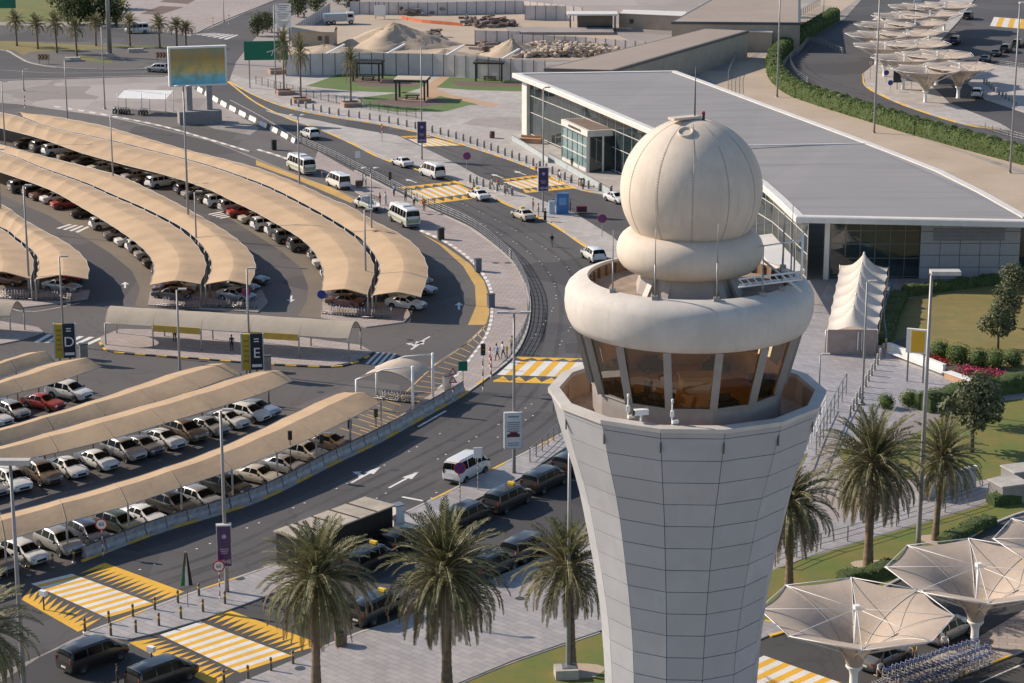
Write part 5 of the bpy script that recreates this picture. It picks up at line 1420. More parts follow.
b = MB(); patch(b, rg, lambda v: (1.0,1.62), (5.12,6.99), .014, None); b.build('windscreen', car_glass, pk, fixn=True)
for sg in (1,-1): b = MB(); patch(b, rg, lambda v: (.12+.0*v, 1.5-.5*v), (4.13,4.93), .013, sg); b.build('side_window', car_glass, pk, fixn=True)
for sg in (1,-1): b = MB(); b.box((-1.45,sg*.90,.92),(2.5,.02,.16)); b.build('stripe', M('stripe_green',(.25,.42,.12),.5), pk)
_, _, tyre, rim = car_parts('sedan')
for x in (-1.7,1.6):
    for sg in (1,-1): w_ = link('wheel', tyre, pk, (x,sg*.82,.33)); link('rim', rim, w_)
# opened tailgate of the minibus
mb = [o for o in col.objects if o.get('label','').startswith('white minibus with its back open')][0]
b = MB(); b.box((-2.95,0,2.22), (1.1,1.5,.06)); b.build('tailgate', PAINT['white'], mb); b = MB(); b.box((-2.60,0,1.3), (.06,1.5,1.5)); b.build('open_boot', trim, mb)
for lab in ('pale shuttle bus', 'cream shuttle bus'):
    c = [o for o in col.objects if o.get('label','').startswith(lab)][0]
    for sg in (1,-1): b = MB(); b.box((0,sg*1.055,.95), (6.2,.015,.28)); b.build('side_stripe', M('bus_stripe',(.30,.36,.20),.5), c)
    b = MB(); b.box((-.6,0,2.72),(1.6,1.2,.2)); b.build('roof_unit', PAINT['white'], c)
    b = MB(); b.box((-3.51,0,1.05),(.03,1.7,.5)); b.build('rear_panel', MATS['bus_stripe'], c)
car_door = [o for o in col.objects if o.get('label','').startswith('grey sedan with an open door')][0]
b = MB(); b.box((-.1,1.25,.72),(.9,.06,.75), rz=.9); b.build('open_door', PAINT['grey'], car_door)
# works truck by the sand yard
tk = empty('works_truck', G(341,24), .2, 'pale blue grey works truck parked behind the storage cabin', 'truck')
b = MB(); b.box((-1.5,0,1.6),(5,2.3,1.8)); b.build('tipper', PAINT['pale blue'], tk)
b = MB(); b.prism([(1.2,-1.1),(3.0,-1.1),(3.0,1.1),(1.2,1.1)],.6,2.7); b.build('cab', PAINT['white'], tk)
b = MB(); b.box((3.02,0,2.0),(.06,1.9,.8)); b.build('windscreen', car_glass, tk)
b = MB(); b.box((2.1,-1.12,2.0),(1.2,.05,.7)); b.build('side_window', car_glass, tk)
for x in (-3,-1.8,2.2):
    for sg in (1,-1): w_ = link('wheel', tyre, tk, (x,sg*1.05,.5)); w_.scale = (1.5,1.3,1.5); link('rim', rim, w_)
# ============================================================ TREES, HEDGES, FLOWERS
bark_m = M('palm_bark', (.19,.135,.09), .95, var=.35, scale=2.5, bump=.6)
bark2 = M('tree_bark', (.12,.09,.065), .95, var=.3, scale=3, bump=.5)
frond_g = foliage_mat('palm_frond', (.08,.09,.04), (.205,.20,.09), .7, .28)
frond_b = foliage_mat('palm_frond_dry', (.17,.135,.085), (.30,.235,.15), .7, .2)
leaf_m = foliage_mat('tree_leaf', (.045,.065,.022), (.10,.12,.04), .9, .2)
leaf_g = foliage_mat('tree_leaf_grey', (.06,.075,.035), (.15,.165,.08), .9, .2)
hedge_m = foliage_mat('hedge_leaf', (.085,.14,.028), (.18,.24,.06), .6, .3)
hedge_core = M('hedge_core', (.05,.075,.02), .95, var=.4)
rib_m = M('frond_rib', (.40,.33,.20), .7)
def frond(b, o, az, el, L, rnd, m, droop=1.0, nl=22, mr=2, wid=.60):
    """one feather leaf: arching rib with two rows of drooping leaflets"""
    d = Vector((math.cos(az), math.sin(az), 0)); side = Vector((-d.y, d.x, 0)); p = Vector(o); a = el; pts = [p.copy()]; n = 10
    tw = rnd.uniform(-.25,.25)
    for i in range(n):
        a -= droop*R(8+rnd.uniform(-2,2))*(.35+i/n)*(1 if a > R(-78) else 0)
        p = p+(d*math.cos(a)+Vector((0,0,1))*math.sin(a)+side*tw*.12*i/n)*(L/n); pts.append(p.copy())
    b.tube(pts, [.065*(1-i/(n+1))+.008 for i in range(n+1)], 3, m=mr, cap=False)
    for k in range(nl):
        t = .10+.9*(k+.5)/nl; f = t*n; i = min(n-1, int(f)); q = pts[i].lerp(pts[i+1], f-i); tg = (pts[i+1]-pts[i]).normalized()
        up = side.cross(tg).normalized()
        if up.z < 0: up = -up
        l = wid*(math.sin(PI*min(1, .12+t*.88))**.6)*(1-.3*t)+.14
        for s in (1,-1):
            v = (side*s*.66+tg*.72+up*rnd.uniform(.15,.45)-Vector((0,0,.08+.2*rnd.random()))).normalized()
            w = tg*.054*(1+.4*rnd.random()); e = q+v*l*rnd.uniform(.85,1.1); mid = q+v*l*.5+up*.03
            b.add([q-w*.6, q+w*.6, mid+w, mid-w, e], [(0,1,2,3),(3,2,4)], m)
def palm_proto(name, h, cr, nf, seed, skirt=1.0, lean=.02, rt=.26, nl=22):
    rnd = random.Random(seed); root = empty(name, (0,0,0), 0, 'x', 'palm tree', 'x')
    b = MB(); pts = []; rr = []; n = 34
    for i in range(n+1):
        t = i/n; pts.append((lean*h*t*t, .4*lean*h*t, h*t-.05)); rr.append(rt*(1.25-.35*min(1,t*4)+.12*t*(i % 2)+.06*(i % 2)+(.14 if t > .93 else 0)))
    b.tube(pts, rr, 10); b.build('trunk', bark_m, root)
    top = Vector((lean*h, .4*lean*h, h))
    b = MB()
    for i in range(nf):
        t = i/nf; el = R(86)-R(92)*t**.85; az = i*2.39996+rnd.uniform(-.2,.2)
        dry = 1 if (t > .8 and rnd.random() < .35) else 0
        frond(b, top+Vector((math.cos(az)*.15, math.sin(az)*.15, .25-.5*t)), az, el+rnd.uniform(-.12,.12), cr*rnd.uniform(.88,1.1)*(.82+.18*t), rnd, dry, .5+1.0*t, nl)
    b.build('crown', [frond_g, frond_b, rib_m], root)
    b = MB(); ns = int(nf*.42*skirt)
    for i in range(ns):
        az = i*2.39996+1+rnd.uniform(-.2,.2); t = i/max(1,ns)
        frond(b, top+Vector((math.cos(az)*.2, math.sin(az)*.2, -.25-.3*t)), az, R(-8)-R(38)*t+rnd.uniform(-.1,.1), cr*rnd.uniform(.8,1.0), rnd, 1 if rnd.random() < .6 else 0, 1.25, nl)
    if ns: b.build('hanging_fronds', [frond_g, frond_b, rib_m], root)
    return root
big = [palm_proto('palm_tree', 8.2, 4.9, 78, 11, 1.2, .02, .32, 26), palm_proto('palm_tree', 8.3, 5.0, 88, 23, 1.5, -.03, .34, 26), palm_proto('palm_tree', 8.2, 4.5, 66, 37, .9, .035, .30, 24)]
bp = [Repeat(x) for x in big]
def palm(k, base, crown_y, rz, label, s=None, grp='tall date palms near the tower'):
    g = G(*base); h = hgt(g, crown_y); sc_ = h/8.25 if s is None else s
    o = bp[k](g, rz, label); o['group'] = grp
    o.scale = (s or min(sc_,1.05), s or min(sc_,1.05), sc_); o.rotation_euler = (random.uniform(-.035,.035), random.uniform(-.035,.035), rz); return o
palm(0, (316,689), 576, .3, 'date palm at the bottom left between two bollards and the black kiosk')
palm(1, (447,692), 569, 1.4, 'middle date palm on the grey paving at the bottom edge')
palm(2, (572,671), 566, 2.9, 'date palm right behind the lamp pole left of the tower shaft')
palm(1, (868,566), 463, 4.0, 'largest date palm right of the tower on the grass strip')
palm(2, (935,540), 456, 5.1, 'date palm right of the lamp post behind the umbrella canopies')
palm(1, (789,592), 500, .9, 'date palm half hidden by the right side of tower shaft')
palm(0, (-16,742), 628, 2.0, 'date palm cut off by the bottom left picture corner')
small = Repeat(palm_proto('palm_tree', 5.2, 2.5, 34, 5, .3, .03, .2, 12))
def far_palm(bx, by, ty, label, grp, s=1.0):
    g = G(bx,by); h = hgt(g, ty); o = small(g, random.uniform(0,6), label); o['group'] = grp; o.scale = (s, s, h/5.2)
fl = 'small palms on the roundabout edge'
for i, (bx, by, cy) in enumerate([(17,46,21),(38,49,24),(57,53,24),(77,57,28),(96,46,22),(130,46,22),(160,48,24),(177,48,26),(186,47,28)]):
    far_palm(bx, by, cy, f'{nth(i)} from the left of the small palms around the far roundabout', fl, 1.05)
for i, (bx, by, cy) in enumerate([(284,93,46),(301,101,53),(351,105,63)]):
    far_palm(bx, by, cy, ['leftmost thin park palm beside the green sign','thin park palm between the other two by the fence','leaning thin park palm in front of the pergola'][i], 'thin palms in the park', .8)
for i, (bx, by, cy) in enumerate([(768,16,-8),(792,14,-10)]):
    far_palm(bx, by, cy, ['left of two far palms at the top right','right of two far palms beside the hedge top'][i], 'far palms at the top', 1.2)
# planters of the park palms
for x, y, lab in [(277,73,'brown stone planter farthest left in the park'),(285,94,'brown planter round the leftmost park palm'),(301,102,'brown planter round the second park palm'),(351,106,'brown planter round the leaning park palm')]:
    e = empty('planter', G(x,y), .3, lab, 'planter', 'stone planters in the park')
    b = MB(); b.grid([[Vector((sx*w_, sy*w_, z)) for sx, sy in ((-1,-1),(1,-1),(1,1),(-1,1))] for w_, z in ((1.6,0),(1.6,.75),(1.3,.78),(1.25,.5))], smooth=False, close=True); b.build('wall', M('planter_stone', (.33,.22,.17), .8), e)
    b = MB(); b.box((0,0,.5),(2.5,2.5,.1)); b.build('soil', soil, e)
def leaves(b, c, r, n, size, rnd, m=0, sq=1.0, hollow=.35):
    for i in range(n):
        v = Vector((rnd.gauss(0,1), rnd.gauss(0,1), rnd.gauss(0,1))).normalized(); k = r*(hollow+(1-hollow)*rnd.random()**.5)
        p = Vector(c)+Vector((v.x*k, v.y*k, v.z*k*sq)); s = size*rnd.uniform(.6,1.3)
        nrm = (v+Vector((rnd.uniform(-.8,.8), rnd.uniform(-.8,.8), rnd.uniform(-.3,.9)))).normalized()
        a = nrm.orthogonal().normalized(); bb = nrm.cross(a); t = rnd.uniform(0,6); u = a*math.cos(t)+bb*math.sin(t); w = nrm.cross(u)
        b.add([p-u*s*.5, p+w*s*.28, p+u*s*.5, p-w*s*.28], [(0,1,2,3)], m)
def tree_proto(name, h, r, nclump, nleaf, seed, leaf, cat='tree', trunk_h=.35, size=.3):
    rnd = random.Random(seed); root = empty(name, (0,0,0), 0, 'x', cat)
    b = MB(); b.tube([(0,0,-.05),(.05,0,h*trunk_h),(.1,.05,h*.7)], [.16*h/5,.12*h/5,.05], 8)
    cl = []
    for i in range(nclump):
        a = i*2.4+rnd.uniform(-.4,.4); z = h*(trunk_h+.08)+(h*(1-trunk_h)-.6)*((i+.5)/nclump); rr = r*.62*math.sin(PI*min(1,.25+.7*(i+.5)/nclump))*rnd.uniform(.5,1.1)
        c = Vector((rr*math.cos(a), rr*math.sin(a), z)); cl.append((c, r*rnd.uniform(.36,.56)))
        b.tube([(.05,0,h*trunk_h*.9), c*.6+Vector((0,0,h*.18)), c], [.07,.045,.02], 5)
    b.build('trunk', bark2, root)
    b = MB()
    for c, cr in cl: leaves(b, c, cr, nleaf//nclump, size, rnd)
    b.build('crown', leaf, root); return root
tg = Repeat(tree_proto('leafy_tree', 4.4, 2.0, 9, 1500, 3, leaf_g, size=.34))
for x, y, s, lab in [(1012,303,1.0,'farthest of three grey green trees in a line at the right edge'),(1006,327,1.05,'middle of three grey green trees in a line at the right edge'),(998,350,1.05,'nearest of three grey green trees, above the pink flowers')]:
    o = tg(G(x,y), random.uniform(0,6), lab, s); o['group'] = 'grey green trees on the lawn'
o = tg(G(972,452), 2.2, 'dark bushy tree right behind the palm beside the lamp post', 1.5)
o = tg(G(980,425), 4.2, 'bushy tree touching the hedge beneath the pink flowers', 1.1)
td = Repeat(tree_proto('dense_tree', 7.0, 4.2, 12, 1500, 9, leaf_m, trunk_h=.15, size=.6))
for i, (x, y, s) in enumerate([(68,24,.9),(80,25,1.0),(92,24,.95),(104,26,1.0),(116,26,.9),(60,10,1.0),(100,8,1.1)]):
    td(G(x,y), i*1.3, f'{nth(i)} of the dense dark trees massed behind the roundabout palms' if i < 5 else ['dense dark tree at the top edge left of the mast','dense dark tree at the top edge right of the mast'][i-5], s, 'dense trees beyond the roundabout')
for i, (x, y, s) in enumerate([(298,17,.8),(316,13,.85),(258,36,.65),(267,32,.6),(338,4,.8),(352,10,.75)]):
    td(G(x,y), i*2.1, ['round tree left of pair behind the storage cabin','round tree right of pair behind the storage cabin','bush left of the white board stack','bush just left of the board stack posts','far round tree at the top edge behind the truck','dark round tree right of the works truck'][i], s, 'round trees behind the site')
# shrubs
def shrub_proto(name, r, n, seed, leaf=None, size=.2):
    rnd = random.Random(seed); root = empty(name, (0,0,0), 0, 'x', 'shrub'); b = MB()
    b.ico((0,0,r*.75), r*.8, sub=2, jit=.1, sq=(1,1,.95)); b.build('core', hedge_core, root)
    b = MB(); leaves(b, (0,0,r*.8), r*1.08, n, size, rnd, 0, .95, .75); b.build('leaves', leaf or hedge_m, root); return root
sh = Repeat(shrub_proto('round_shrub', 1.15, 650, 2))
for i, (x, y, s) in enumerate([(940,358,1.0),(958,363,1.1),(977,366,1.0),(994,368,1.05),(1013,366,.9)]):
    sh(G(x,y), i*1.1, f'{nth(i)} from the left of five round clipped shrubs behind the flower beds', s, 'clipped shrubs behind the flowers')
for i, (x, y, s) in enumerate([(886,408,.75),(909,406,.85),(935,401,.7),(956,396,.6),(979,391,.6)]):
    sh(G(x,y), i*1.7, f'{nth(i)} from the left of the low shrubs along the near edge of the square', s, 'low shrubs along the square')
def hedge(px, w, h, label, per=26, size=.22, leaf=None, name='hedge', seed=1):
    rnd = random.Random(seed); ln = resample(smooth_line(GG(px), 6), .8); c = ln[len(ln)//2]; root = empty(name, c, 0, label, 'hedge')
    L = offset_line(ln, w/2*.86); Rr = offset_line(ln, -w/2*.86); rows = []
    for i in range(len(ln)):
        k = 1+.12*math.sin(i*1.3)+.06*math.sin(i*3.1)+rnd.uniform(-.05,.05); l, r = L[i]-c, Rr[i]-c; m = (l+r)/2
        rows.append([l, l+Z*h*.8*k, l.lerp(m,.4)+Z*h*.95*k, r.lerp(m,.4)+Z*h*.95*k, r+Z*h*.8*k, r])
    b = MB(); b.grid(rows); b.add(rows[0], [tuple(range(6))]); b.add(rows[-1], [tuple(range(6))]); b.build('core', hedge_core, root)
    b = MB()
    for i in range(len(ln)-1):
        for q in range(per):
            t = rnd.random(); s = rnd.random()
            r0 = [a.lerp(bb, t) for a, bb in zip(rows[i], rows[i+1])]; f = s*5; j = min(4, int(f)); p = r0[j].lerp(r0[j+1], f-j)
            leaves(b, p, .16, 1, size, rnd, 0, 1, .2)
    b.build('leaves', leaf or hedge_m, root); return root
hedge([(834,20),(808,36),(790,48),(775,62),(776,78),(792,93),(820,104),(868,119),(918,134),(968,148),(1024,163),(1090,180)], 3.2, 2.7, 'long tall clipped hedge curving along the far road behind the station roof', 60, .45)
hedge([(922,411),(945,405),(975,398),(1010,391),(1090,384)], 2.4, 1.7, 'dark clipped hedge in front of pink flowers at the right', 60, .26)
hedge([(905,296),(930,292),(960,288),(1000,283)], 1.6, 1.2, 'dark low hedge at the foot of the grey panelled wall', 40, .25)
hedge([(990,505),(1010,502),(1060,492)], 1.6, .9, 'low hedge beside the small white huts at the right edge', 40, .22)
hedge([(842,583),(865,578),(893,570)], 1.8, .8, 'low bush row left of the second umbrella canopy', 50, .22)
hedge([(945,546),(968,533),(990,523)], 1.6, .8, 'low bush row behind the second umbrella canopy', 50, .22)
hedge([(882,345),(890,318),(900,296)], 2.2, .9, 'added dark hedge strip imitating shade between the peaked canopy and the lawn', 40, .25)  # added greenery standing in for the peaked canopy's shade on the grass
def flowers(px, m, label, n, seed):
    rnd = random.Random(seed); b = MB(); P4 = GG(px); c = sum(P4, Vector())/4
    for i in range(n):
        u, v = rnd.random(), rnd.random(); p = P4[0].lerp(P4[1],u).lerp(P4[3].lerp(P4[2],u), v)+Vector((rnd.gauss(0,.25), rnd.gauss(0,.5),0)); p.z = rnd.uniform(.2,.6)
        leaves(b, p, .12, 3, .22, rnd, 0); leaves(b, p-Z*.15, .15, 2, .24, rnd, 1)
    tag(b.build('flowers', [m, leaf_m]), kind='stuff')
flowers([(893,349),(946,359),(946,367),(894,354)], foliage_mat('petals_red', (.42,.03,.03), (.55,.06,.05), .5), '', 480, 1)
flowers([(962,370),(1004,376),(1008,382),(960,375)], foliage_mat('petals_pink', (.48,.05,.12), (.62,.12,.2), .5), '', 480, 2)
# pale worn rings under the palms
for x, y in [(868,566),(572,671),(935,540)]:
    pts = [(G(x,y).x+1.7*(1+.15*math.sin(3*a))*math.cos(a)+.5, G(x,y).y+1.5*(1+.15*math.cos(2*a))*math.sin(a)) for a in [2*PI*i/16 for i in range(16)]]
    b = MB(); b.prism(pts, 7*LZ, 7*LZ); tag(b.build('bare_soil', sand), kind='structure')
# ============================================================ STREET FURNITURE
def lamp(base, ty, kind, label, grp='street lamps', head_dir=0, r=.11, name='street_lamp'):
    g = G(*base); h = hgt(g, ty); e = empty(name, g, 0, label, 'lamp post', grp)
    b = MB(); b.tube([(0,0,0),(0,0,.8),(0,0,h*.5),(0,0,h)], [r*1.5,r*1.3,r*1.05,r*.75], 8); b.lathe([(.34,0),(.34,.08),(.2,.14)], n=10); b.build('pole', steel_pole, e)
    hd = M('lamp_head', (.50,.47,.43), .5)
    if kind == 'flat':
        b = MB(); b.bar((-.2,0,h),(1.6,0,h+.18),.1); b.build('arm', steel_pole, e)
        b = MB(); b.box((1.05,0,h+.14),(2.3,1.0,.3)); b.build('lamp_head', hd, e)
    elif kind == 'double':
        b = MB(); b.bar((-1.0,0,h),(1.0,0,h),.08); b.build('arm', steel_pole, e)
        for s in (1,-1): b = MB(); b.box((s*1.0,0,h+.06),(.95,.4,.18)); b.build('lamp_head', hd, e)
    elif kind == 'wide':
        b = MB(); b.box((0,0,h+.15),(2.6,.6,.35)); b.build('lamp_head', hd, e)
    elif kind == 'single':
        b = MB(); b.bar((0,0,h-.05),(.5,0,h+.1),.07); b.build('arm', steel_pole, e)
        b = MB(); b.box((.55,0,h+.1),(.8,.32,.16)); b.build('lamp_head', hd, e)
    elif kind == 'discs':
        for s in (1,-1): b = MB(); b.lathe([(.01,.12),(.42,.06),(.46,0),(.01,-.05)], c=(s*.75,0,h), n=12); b.build('lamp_head', hd, e)
        b = MB(); b.bar((-.7,0,h),(.7,0,h),.07); b.build('arm', steel_pole, e)
    if head_dir: e.rotation_euler = (0,0,head_dir)
    return e
for base, ty, k, lab, r in [((918,546),274,'flat','tall lamp post with a big flat head in front of the garden',.16),((25,704),464,'wide','tall lamp post with a wide white head at the left edge',.14),((227,593),411,'single','lamp post carrying the purple poster beside the first zebra crossing',.13),
    ((568,674),438,'single','tall lamp post just left of the tower shaft',.13),((514,474),313,'double','double headed lamp post carrying the white board near the tower',.12),((250,374),269,'single','lamp post right behind the E sign',.11),
    ((181,397),290,'single','lamp post standing at the long straight shade strip',.11),((64,346),257,'single','lamp post behind the D sign',.10),((189,238),86,'discs','tall lamp mast at the end of second arched shade pair',.13),((197,259),192,'single','short lamp post in the gap of second arched shade',.1),
    ((105,109),27,'single','lamp post on the apron left of motorbike shelter',.1),((114,196),116,'single','lamp post between the two long arched shades',.1),((68,128),60,'single','lamp post at the start of the longest arched shade',.1),((6,158),82,'single','lamp post at the left edge of longest arched shade',.1),
    ((2,231),150,'single','lamp post at the left picture edge over the leftmost shade',.1),((30,299),186,'single','lamp post in the gap of the leftmost arched shade',.12),((276,94),5,'single','lamp post beside the leftmost park palm',.1),((300,204),115,'discs','lamp post with twin discs in front of the far shuttle bus',.11),
    ((422,160),48,'single','lamp post with purple poster near white minibus on the island',.1),((366,295),210,'single','lamp post in the gap of the longest arched shade end',.11),((372,252),168,'discs','lamp mast beside the pickup and near shuttle bus',.1),((543,213),88,'single','lamp post with a purple poster by the blue booth',.1),
    ((777,97),-14,'flat','far lamp post left of the tall hedge',.14),((874,133),-16,'flat','far lamp post on the verge in front of the tall hedge',.14),((1010,173),4,'flat','far lamp post at the right picture edge',.14),((913,32),-10,'flat','far lamp post among the umbrella row',.12),((823,28),-12,'single','far lamp post at the top of the hedge',.1),
    ((862,404),282,'single','lamp post beside the peaked canopy on the square',.1),((24,91),70,'single','short post on the apron at the upper left',.09),((819,390),355,'single','short lamp post close to the tower balcony on the square',.08),((96,20),-14,'single','far lamp post by the dense trees',.1),((224,22),-4,'single','far lamp post on the top plaza',.09)]:
    lamp(base, ty, k, lab, r=r)
mast = empty('high_mast', G(110,57), 0, 'thick high mast rising above the roundabout island', 'mast')
b = MB(); b.tube([(0,0,0),(0,0,12),(0,0,30)],[.5,.42,.25],12); b.build('pole', steel_pole, mast); b = MB(); b.lathe([(1.0,30),(1.2,30.4),(.3,30.6)], n=12); b.build('lamp_ring', steel_pole, mast)
b = MB(); b.box((0,0,.4),(1.6,1.6,.8)); b.build('base', kerb_c, mast)
for x, y, lab in [(136,52,'pale concrete block on the roundabout lawn'),(73,61,'pale concrete block under the left chevron sign')]:
    e = empty('concrete_block', G(x,y), .2, lab, 'block'); b = MB(); b.box((0,0,.35),(3.2,1.6,.7)); b.build('block', kerb_c, e); b = MB(); b.box((0,0,.74),(2.9,1.3,.08)); b.build('cap', kerb_c, e)
e = empty('lamp_base', G(566,676), .1, 'pale concrete footing cube at the lamp left of tower', 'block'); b = MB(); b.box((0,-.1,.35),(1.6,1.3,.7)); b.build('footing', kerb_c, e); b = MB(); b.box((.2,0,.73),(1.0,.8,.08)); b.build('cover', steel, e)
# big screen
g = G(200,123); e = empty('video_screen', g, R(15), 'big outdoor screen showing a sand and blue picture on two grey legs', 'screen')
h0 = hgt(g,86); h1 = hgt(g,46.5); wd = 9.9
b = MB(); b.box((0,.6,(h0+h1)/2),(wd,1.1,h1-h0)); b.build('cabinet', white_p, e)
m, t, bs = nt('screen_picture'); p = _pos(t, obj=True)
sp = _n(t,'ShaderNodeSeparateXYZ'); t.links.new(p, sp.inputs[0])
mr = _n(t,'ShaderNodeMapRange'); t.links.new(sp.outputs[2], mr.inputs[0]); mr.inputs[1].default_value = h0; mr.inputs[2].default_value = h1
c = _ramp(t, mr.outputs[0], [(0,(.04,.25,.42)),(.22,(.12,.32,.38)),(.38,(.35,.28,.10)),(.7,(.22,.15,.05)),(1,(.18,.17,.10))])
c = _mix(t, c, (.10,.16,.12), _ramp(t, _noise(t, p, .45, 3), [(.45,(0,)),(.65,(.7,))]))
t.links.new(c, bs.inputs['Base Color']); t.links.new(c, bs.inputs['Emission Color']); bs.inputs['Emission Strength'].default_value = .22; bs.inputs['Roughness'].default_value = .3
b = MB(); b.box((0,.02,(h0+h1)/2),(wd-.7,.08,h1-h0-.6)); b.build('screen', m, e)
for x in (-1.6,1.8): b = MB(); b.bar((x,.6,0),(x,.6,h0),.95,.8); b.build('leg', steel_pole, e)
b = MB(); b.box((0,.2,1.1),(7.2,3.2,2.2)); b.build('plinth', M('plinth_grey',(.27,.25,.24),.8), e)
# green gantry sign
g = G(266,88); e = empty('direction_sign', g, R(6), 'green direction sign with white arrows on posts by the park', 'sign'); h0, h1 = hgt(g,60), hgt(g,41)
for x0, w_ in ((.2,8.2),):
    b = MB(); b.box((x0,0,(h0+h1)/2),(w_,.2,h1-h0)); p_ = b.build('panel', green_sign, e)
b = MB()
zc_ = (h0+h1)/2
b.tube([(1.2,-.14,zc_-1),(1.6,-.14,zc_+.1),(3.0,-.14,zc_+.7)],.1,4); b.tube([(1.6,-.14,zc_+.1),(2.6,-.14,zc_-.4),(3.2,-.14,zc_-.2)],.1,4); b.tube([(1.5,-.14,zc_),(.3,-.14,zc_-.3)],.1,4)
b.build('arrows', white_p, p_)
for x in (-3,3.4): b = MB(); b.bar((x,.2,0),(x,.2,h1),.2); b.build('post', steel_pole, e)
g = G(6,22); e = empty('direction_sign', g, 0, 'green direction sign cut off at the top left corner', 'sign'); h1 = hgt(g,-6)
b = MB(); b.box((0,0,h1-1.6),(5,.2,3.4)); b.build('panel', green_sign, e); b = MB(); b.bar((1.6,.2,0),(1.6,.2,h1),.25); b.build('post', steel_pole, e)
for x, y, ty, lab in [(44,64,54,'orange and black chevron board on the roundabout, left one'),(162,62,52,'orange and black chevron board on the roundabout, right one')]:
    g = G(x,y); h = hgt(g,ty); e = empty('chevron_sign', g, 0, lab, 'sign', 'chevron boards'); b = MB(); b.box((0,0,h-.6),(2.4,.12,1.3)); p_ = b.build('panel', M('chevron_face',(.60,.36,.20),.6), e)
    b = MB()
    for i in range(3):
        x0 = -.75+.65*i
        b.bar((x0-.18,-.08,h-.15),(x0+.2,-.08,h-.6),.05,.2); b.bar((x0-.18,-.08,h-1.05),(x0+.2,-.08,h-.6),.05,.2)
    b.build('chevrons', black_p, p_)
    for s in (-.9,.9): b = MB(); b.bar((s,.1,0),(s,.1,h-.6),.1); b.build('post', steel_pole, e)
# poster lightboxes
def lightbox(base, y0, y1, w, face, label, rz=0, side=.5, pole=False):
    g = G(*base); z0, z1 = hgt(g,y1), hgt(g,y0); e = empty('poster_box', g, rz, label, 'poster')
    b = MB(); b.box((0,-.05,(z0+z1)/2),(w,side,z1-z0)); b.build('case', M('case_grey',(.50,.49,.47),.5), e)
    b = MB(); b.box((.0,-.05-side/2-.01,(z0+z1)/2),(w-.16,.03,z1-z0-.2)); f = b.build('poster', face, e)
    b = MB(); zc = (z0+z1)/2; hh = z1-z0; yy = -.05-side/2-.04
    if face is purple_m:
        b.lathe([(.01,0),(.16*w,0),(.16*w,.03)], c=(0,0,0), n=14)
        for i in range(len(b.v)): x, y, z = b.v[i]; b.v[i] = (x, yy-z, zc+hh*.24+y)
        for i in range(3): b.box((0,yy,zc-hh*.06-.16*i),(w*(.6-.1*i),.02,.06))
        for i in range(6): b.box((-w*.32+w*.13*i,yy,zc-hh*.36),(w*.09,.02,hh*(.05+.03*(i % 3))))
        b.build('print', M('print_pale',(.42,.38,.50),.5), f)
    else:
        b.box((0,yy,zc+hh*.40),(w*.6,.02,.14))
        for i in range(5): b.box((0,yy,zc+hh*(.24-.06*i)),(w*(.72-.08*(i % 2)),.02,.09))
        for i in range(2): b.box((0,yy,zc-hh*(.33+.06*i)),(w*.6,.02,.08))
        b.build('lettering', steel_pole, f)
        b = MB(); b.box((0,yy,zc-hh*.12),(w*.7,.03,hh*.09)); b.box((.02,yy,zc-hh*.06),(w*.42,.03,hh*.07)); b.build('picture', M('print_maroon',(.14,.03,.04),.4), f)
    return e
lightbox((226,594),524,566,1.15,purple_m,'purple poster in a grey case on the lamp post by first zebra crossing',.12)
lightbox((513,475),412,448,1.6,M('white_poster',(.66,.68,.70),.4),'white board with grey lettering and a dark red car on the double lamp post',.12)
lightbox((422,161),121,143,1.45,purple_m,'purple poster on the lamp post at the white minibus',.1)
lightbox((543,214),167,191,1.45,purple_m,'purple poster on the lamp post beside the blue booth',.1)
# D and E pylons
def pylon(base, y0, y1, letter, label):
    g = G(*base); z0, z1 = hgt(g,y1), hgt(g,y0); e = empty('zone_pylon', g, .12, label, 'sign', 'zone pylons'); zc = (z0+z1)/2; hh = z1-z0
    b = MB(); b.box((-.5,.1,zc),(.8,.35,hh)); yb = b.build('yellow_panel', M('pylon_yellow',(.52,.36,.03),.5), e)
    b = MB(); b.box((.55,-.1,zc+hh*.02),(1.25,.35,hh)); db = b.build('dark_panel', M('pylon_dark',(.018,.022,.035),.4), e)
    b = MB(); b.box((-.97,.1,zc),(.14,.4,hh*1.04)); b.box((-.08,0,zc),(.1,.5,hh)); b.box((1.22,-.1,zc+hh*.02),(.1,.4,hh)); b.build('frame', M('case_grey',(.5,.49,.47),.5), e)
    text_obj('letter', letter, 1.5, white_p, db, upright((.55,-.30,zc-hh*.02), 0))
    b = MB(); b.box((.55,-.3,zc+hh*.38),(.5,.03,.1)); b.box((.55,-.3,zc+hh*.31),(.5,.03,.1)); b.box((.55,-.3,zc-hh*.36),(1.0,.03,.28)); b.build('notice', white_p, db)
    b = MB()
    for i in range(5): b.box((-.5,-.10,zc+hh*(.32-.14*i)),(.45,.03,.12 if i % 2 else .2))
    b.build('notice', M('pylon_ochre',(.30,.19,.02),.5), yb)
    for x in (-.5,.55): b = MB(); b.bar((x,.1,0),(x,.1,z0),.2); b.build('post', steel_pole, e)
pylon((65,362),324,358,'D','yellow and black parking sign lettered D behind the left canopies')
pylon((252,378),334,370,'E','yellow and black parking sign lettered E beside the walkway canopy')
for x, y, lab in [(84,359,'grey ticket cabinet right of the D sign'),(267,371,'grey ticket cabinet right of the E sign')]:
    e = empty('ticket_cabinet', G(x,y), .3, lab, 'cabinet'); b = MB(); b.box((0,0,.8),(.8,.6,1.6)); b.build('body', steel, e); b = MB(); b.box((0,0,1.65),(.95,.75,.1)); b.build('top', steel_d, e)
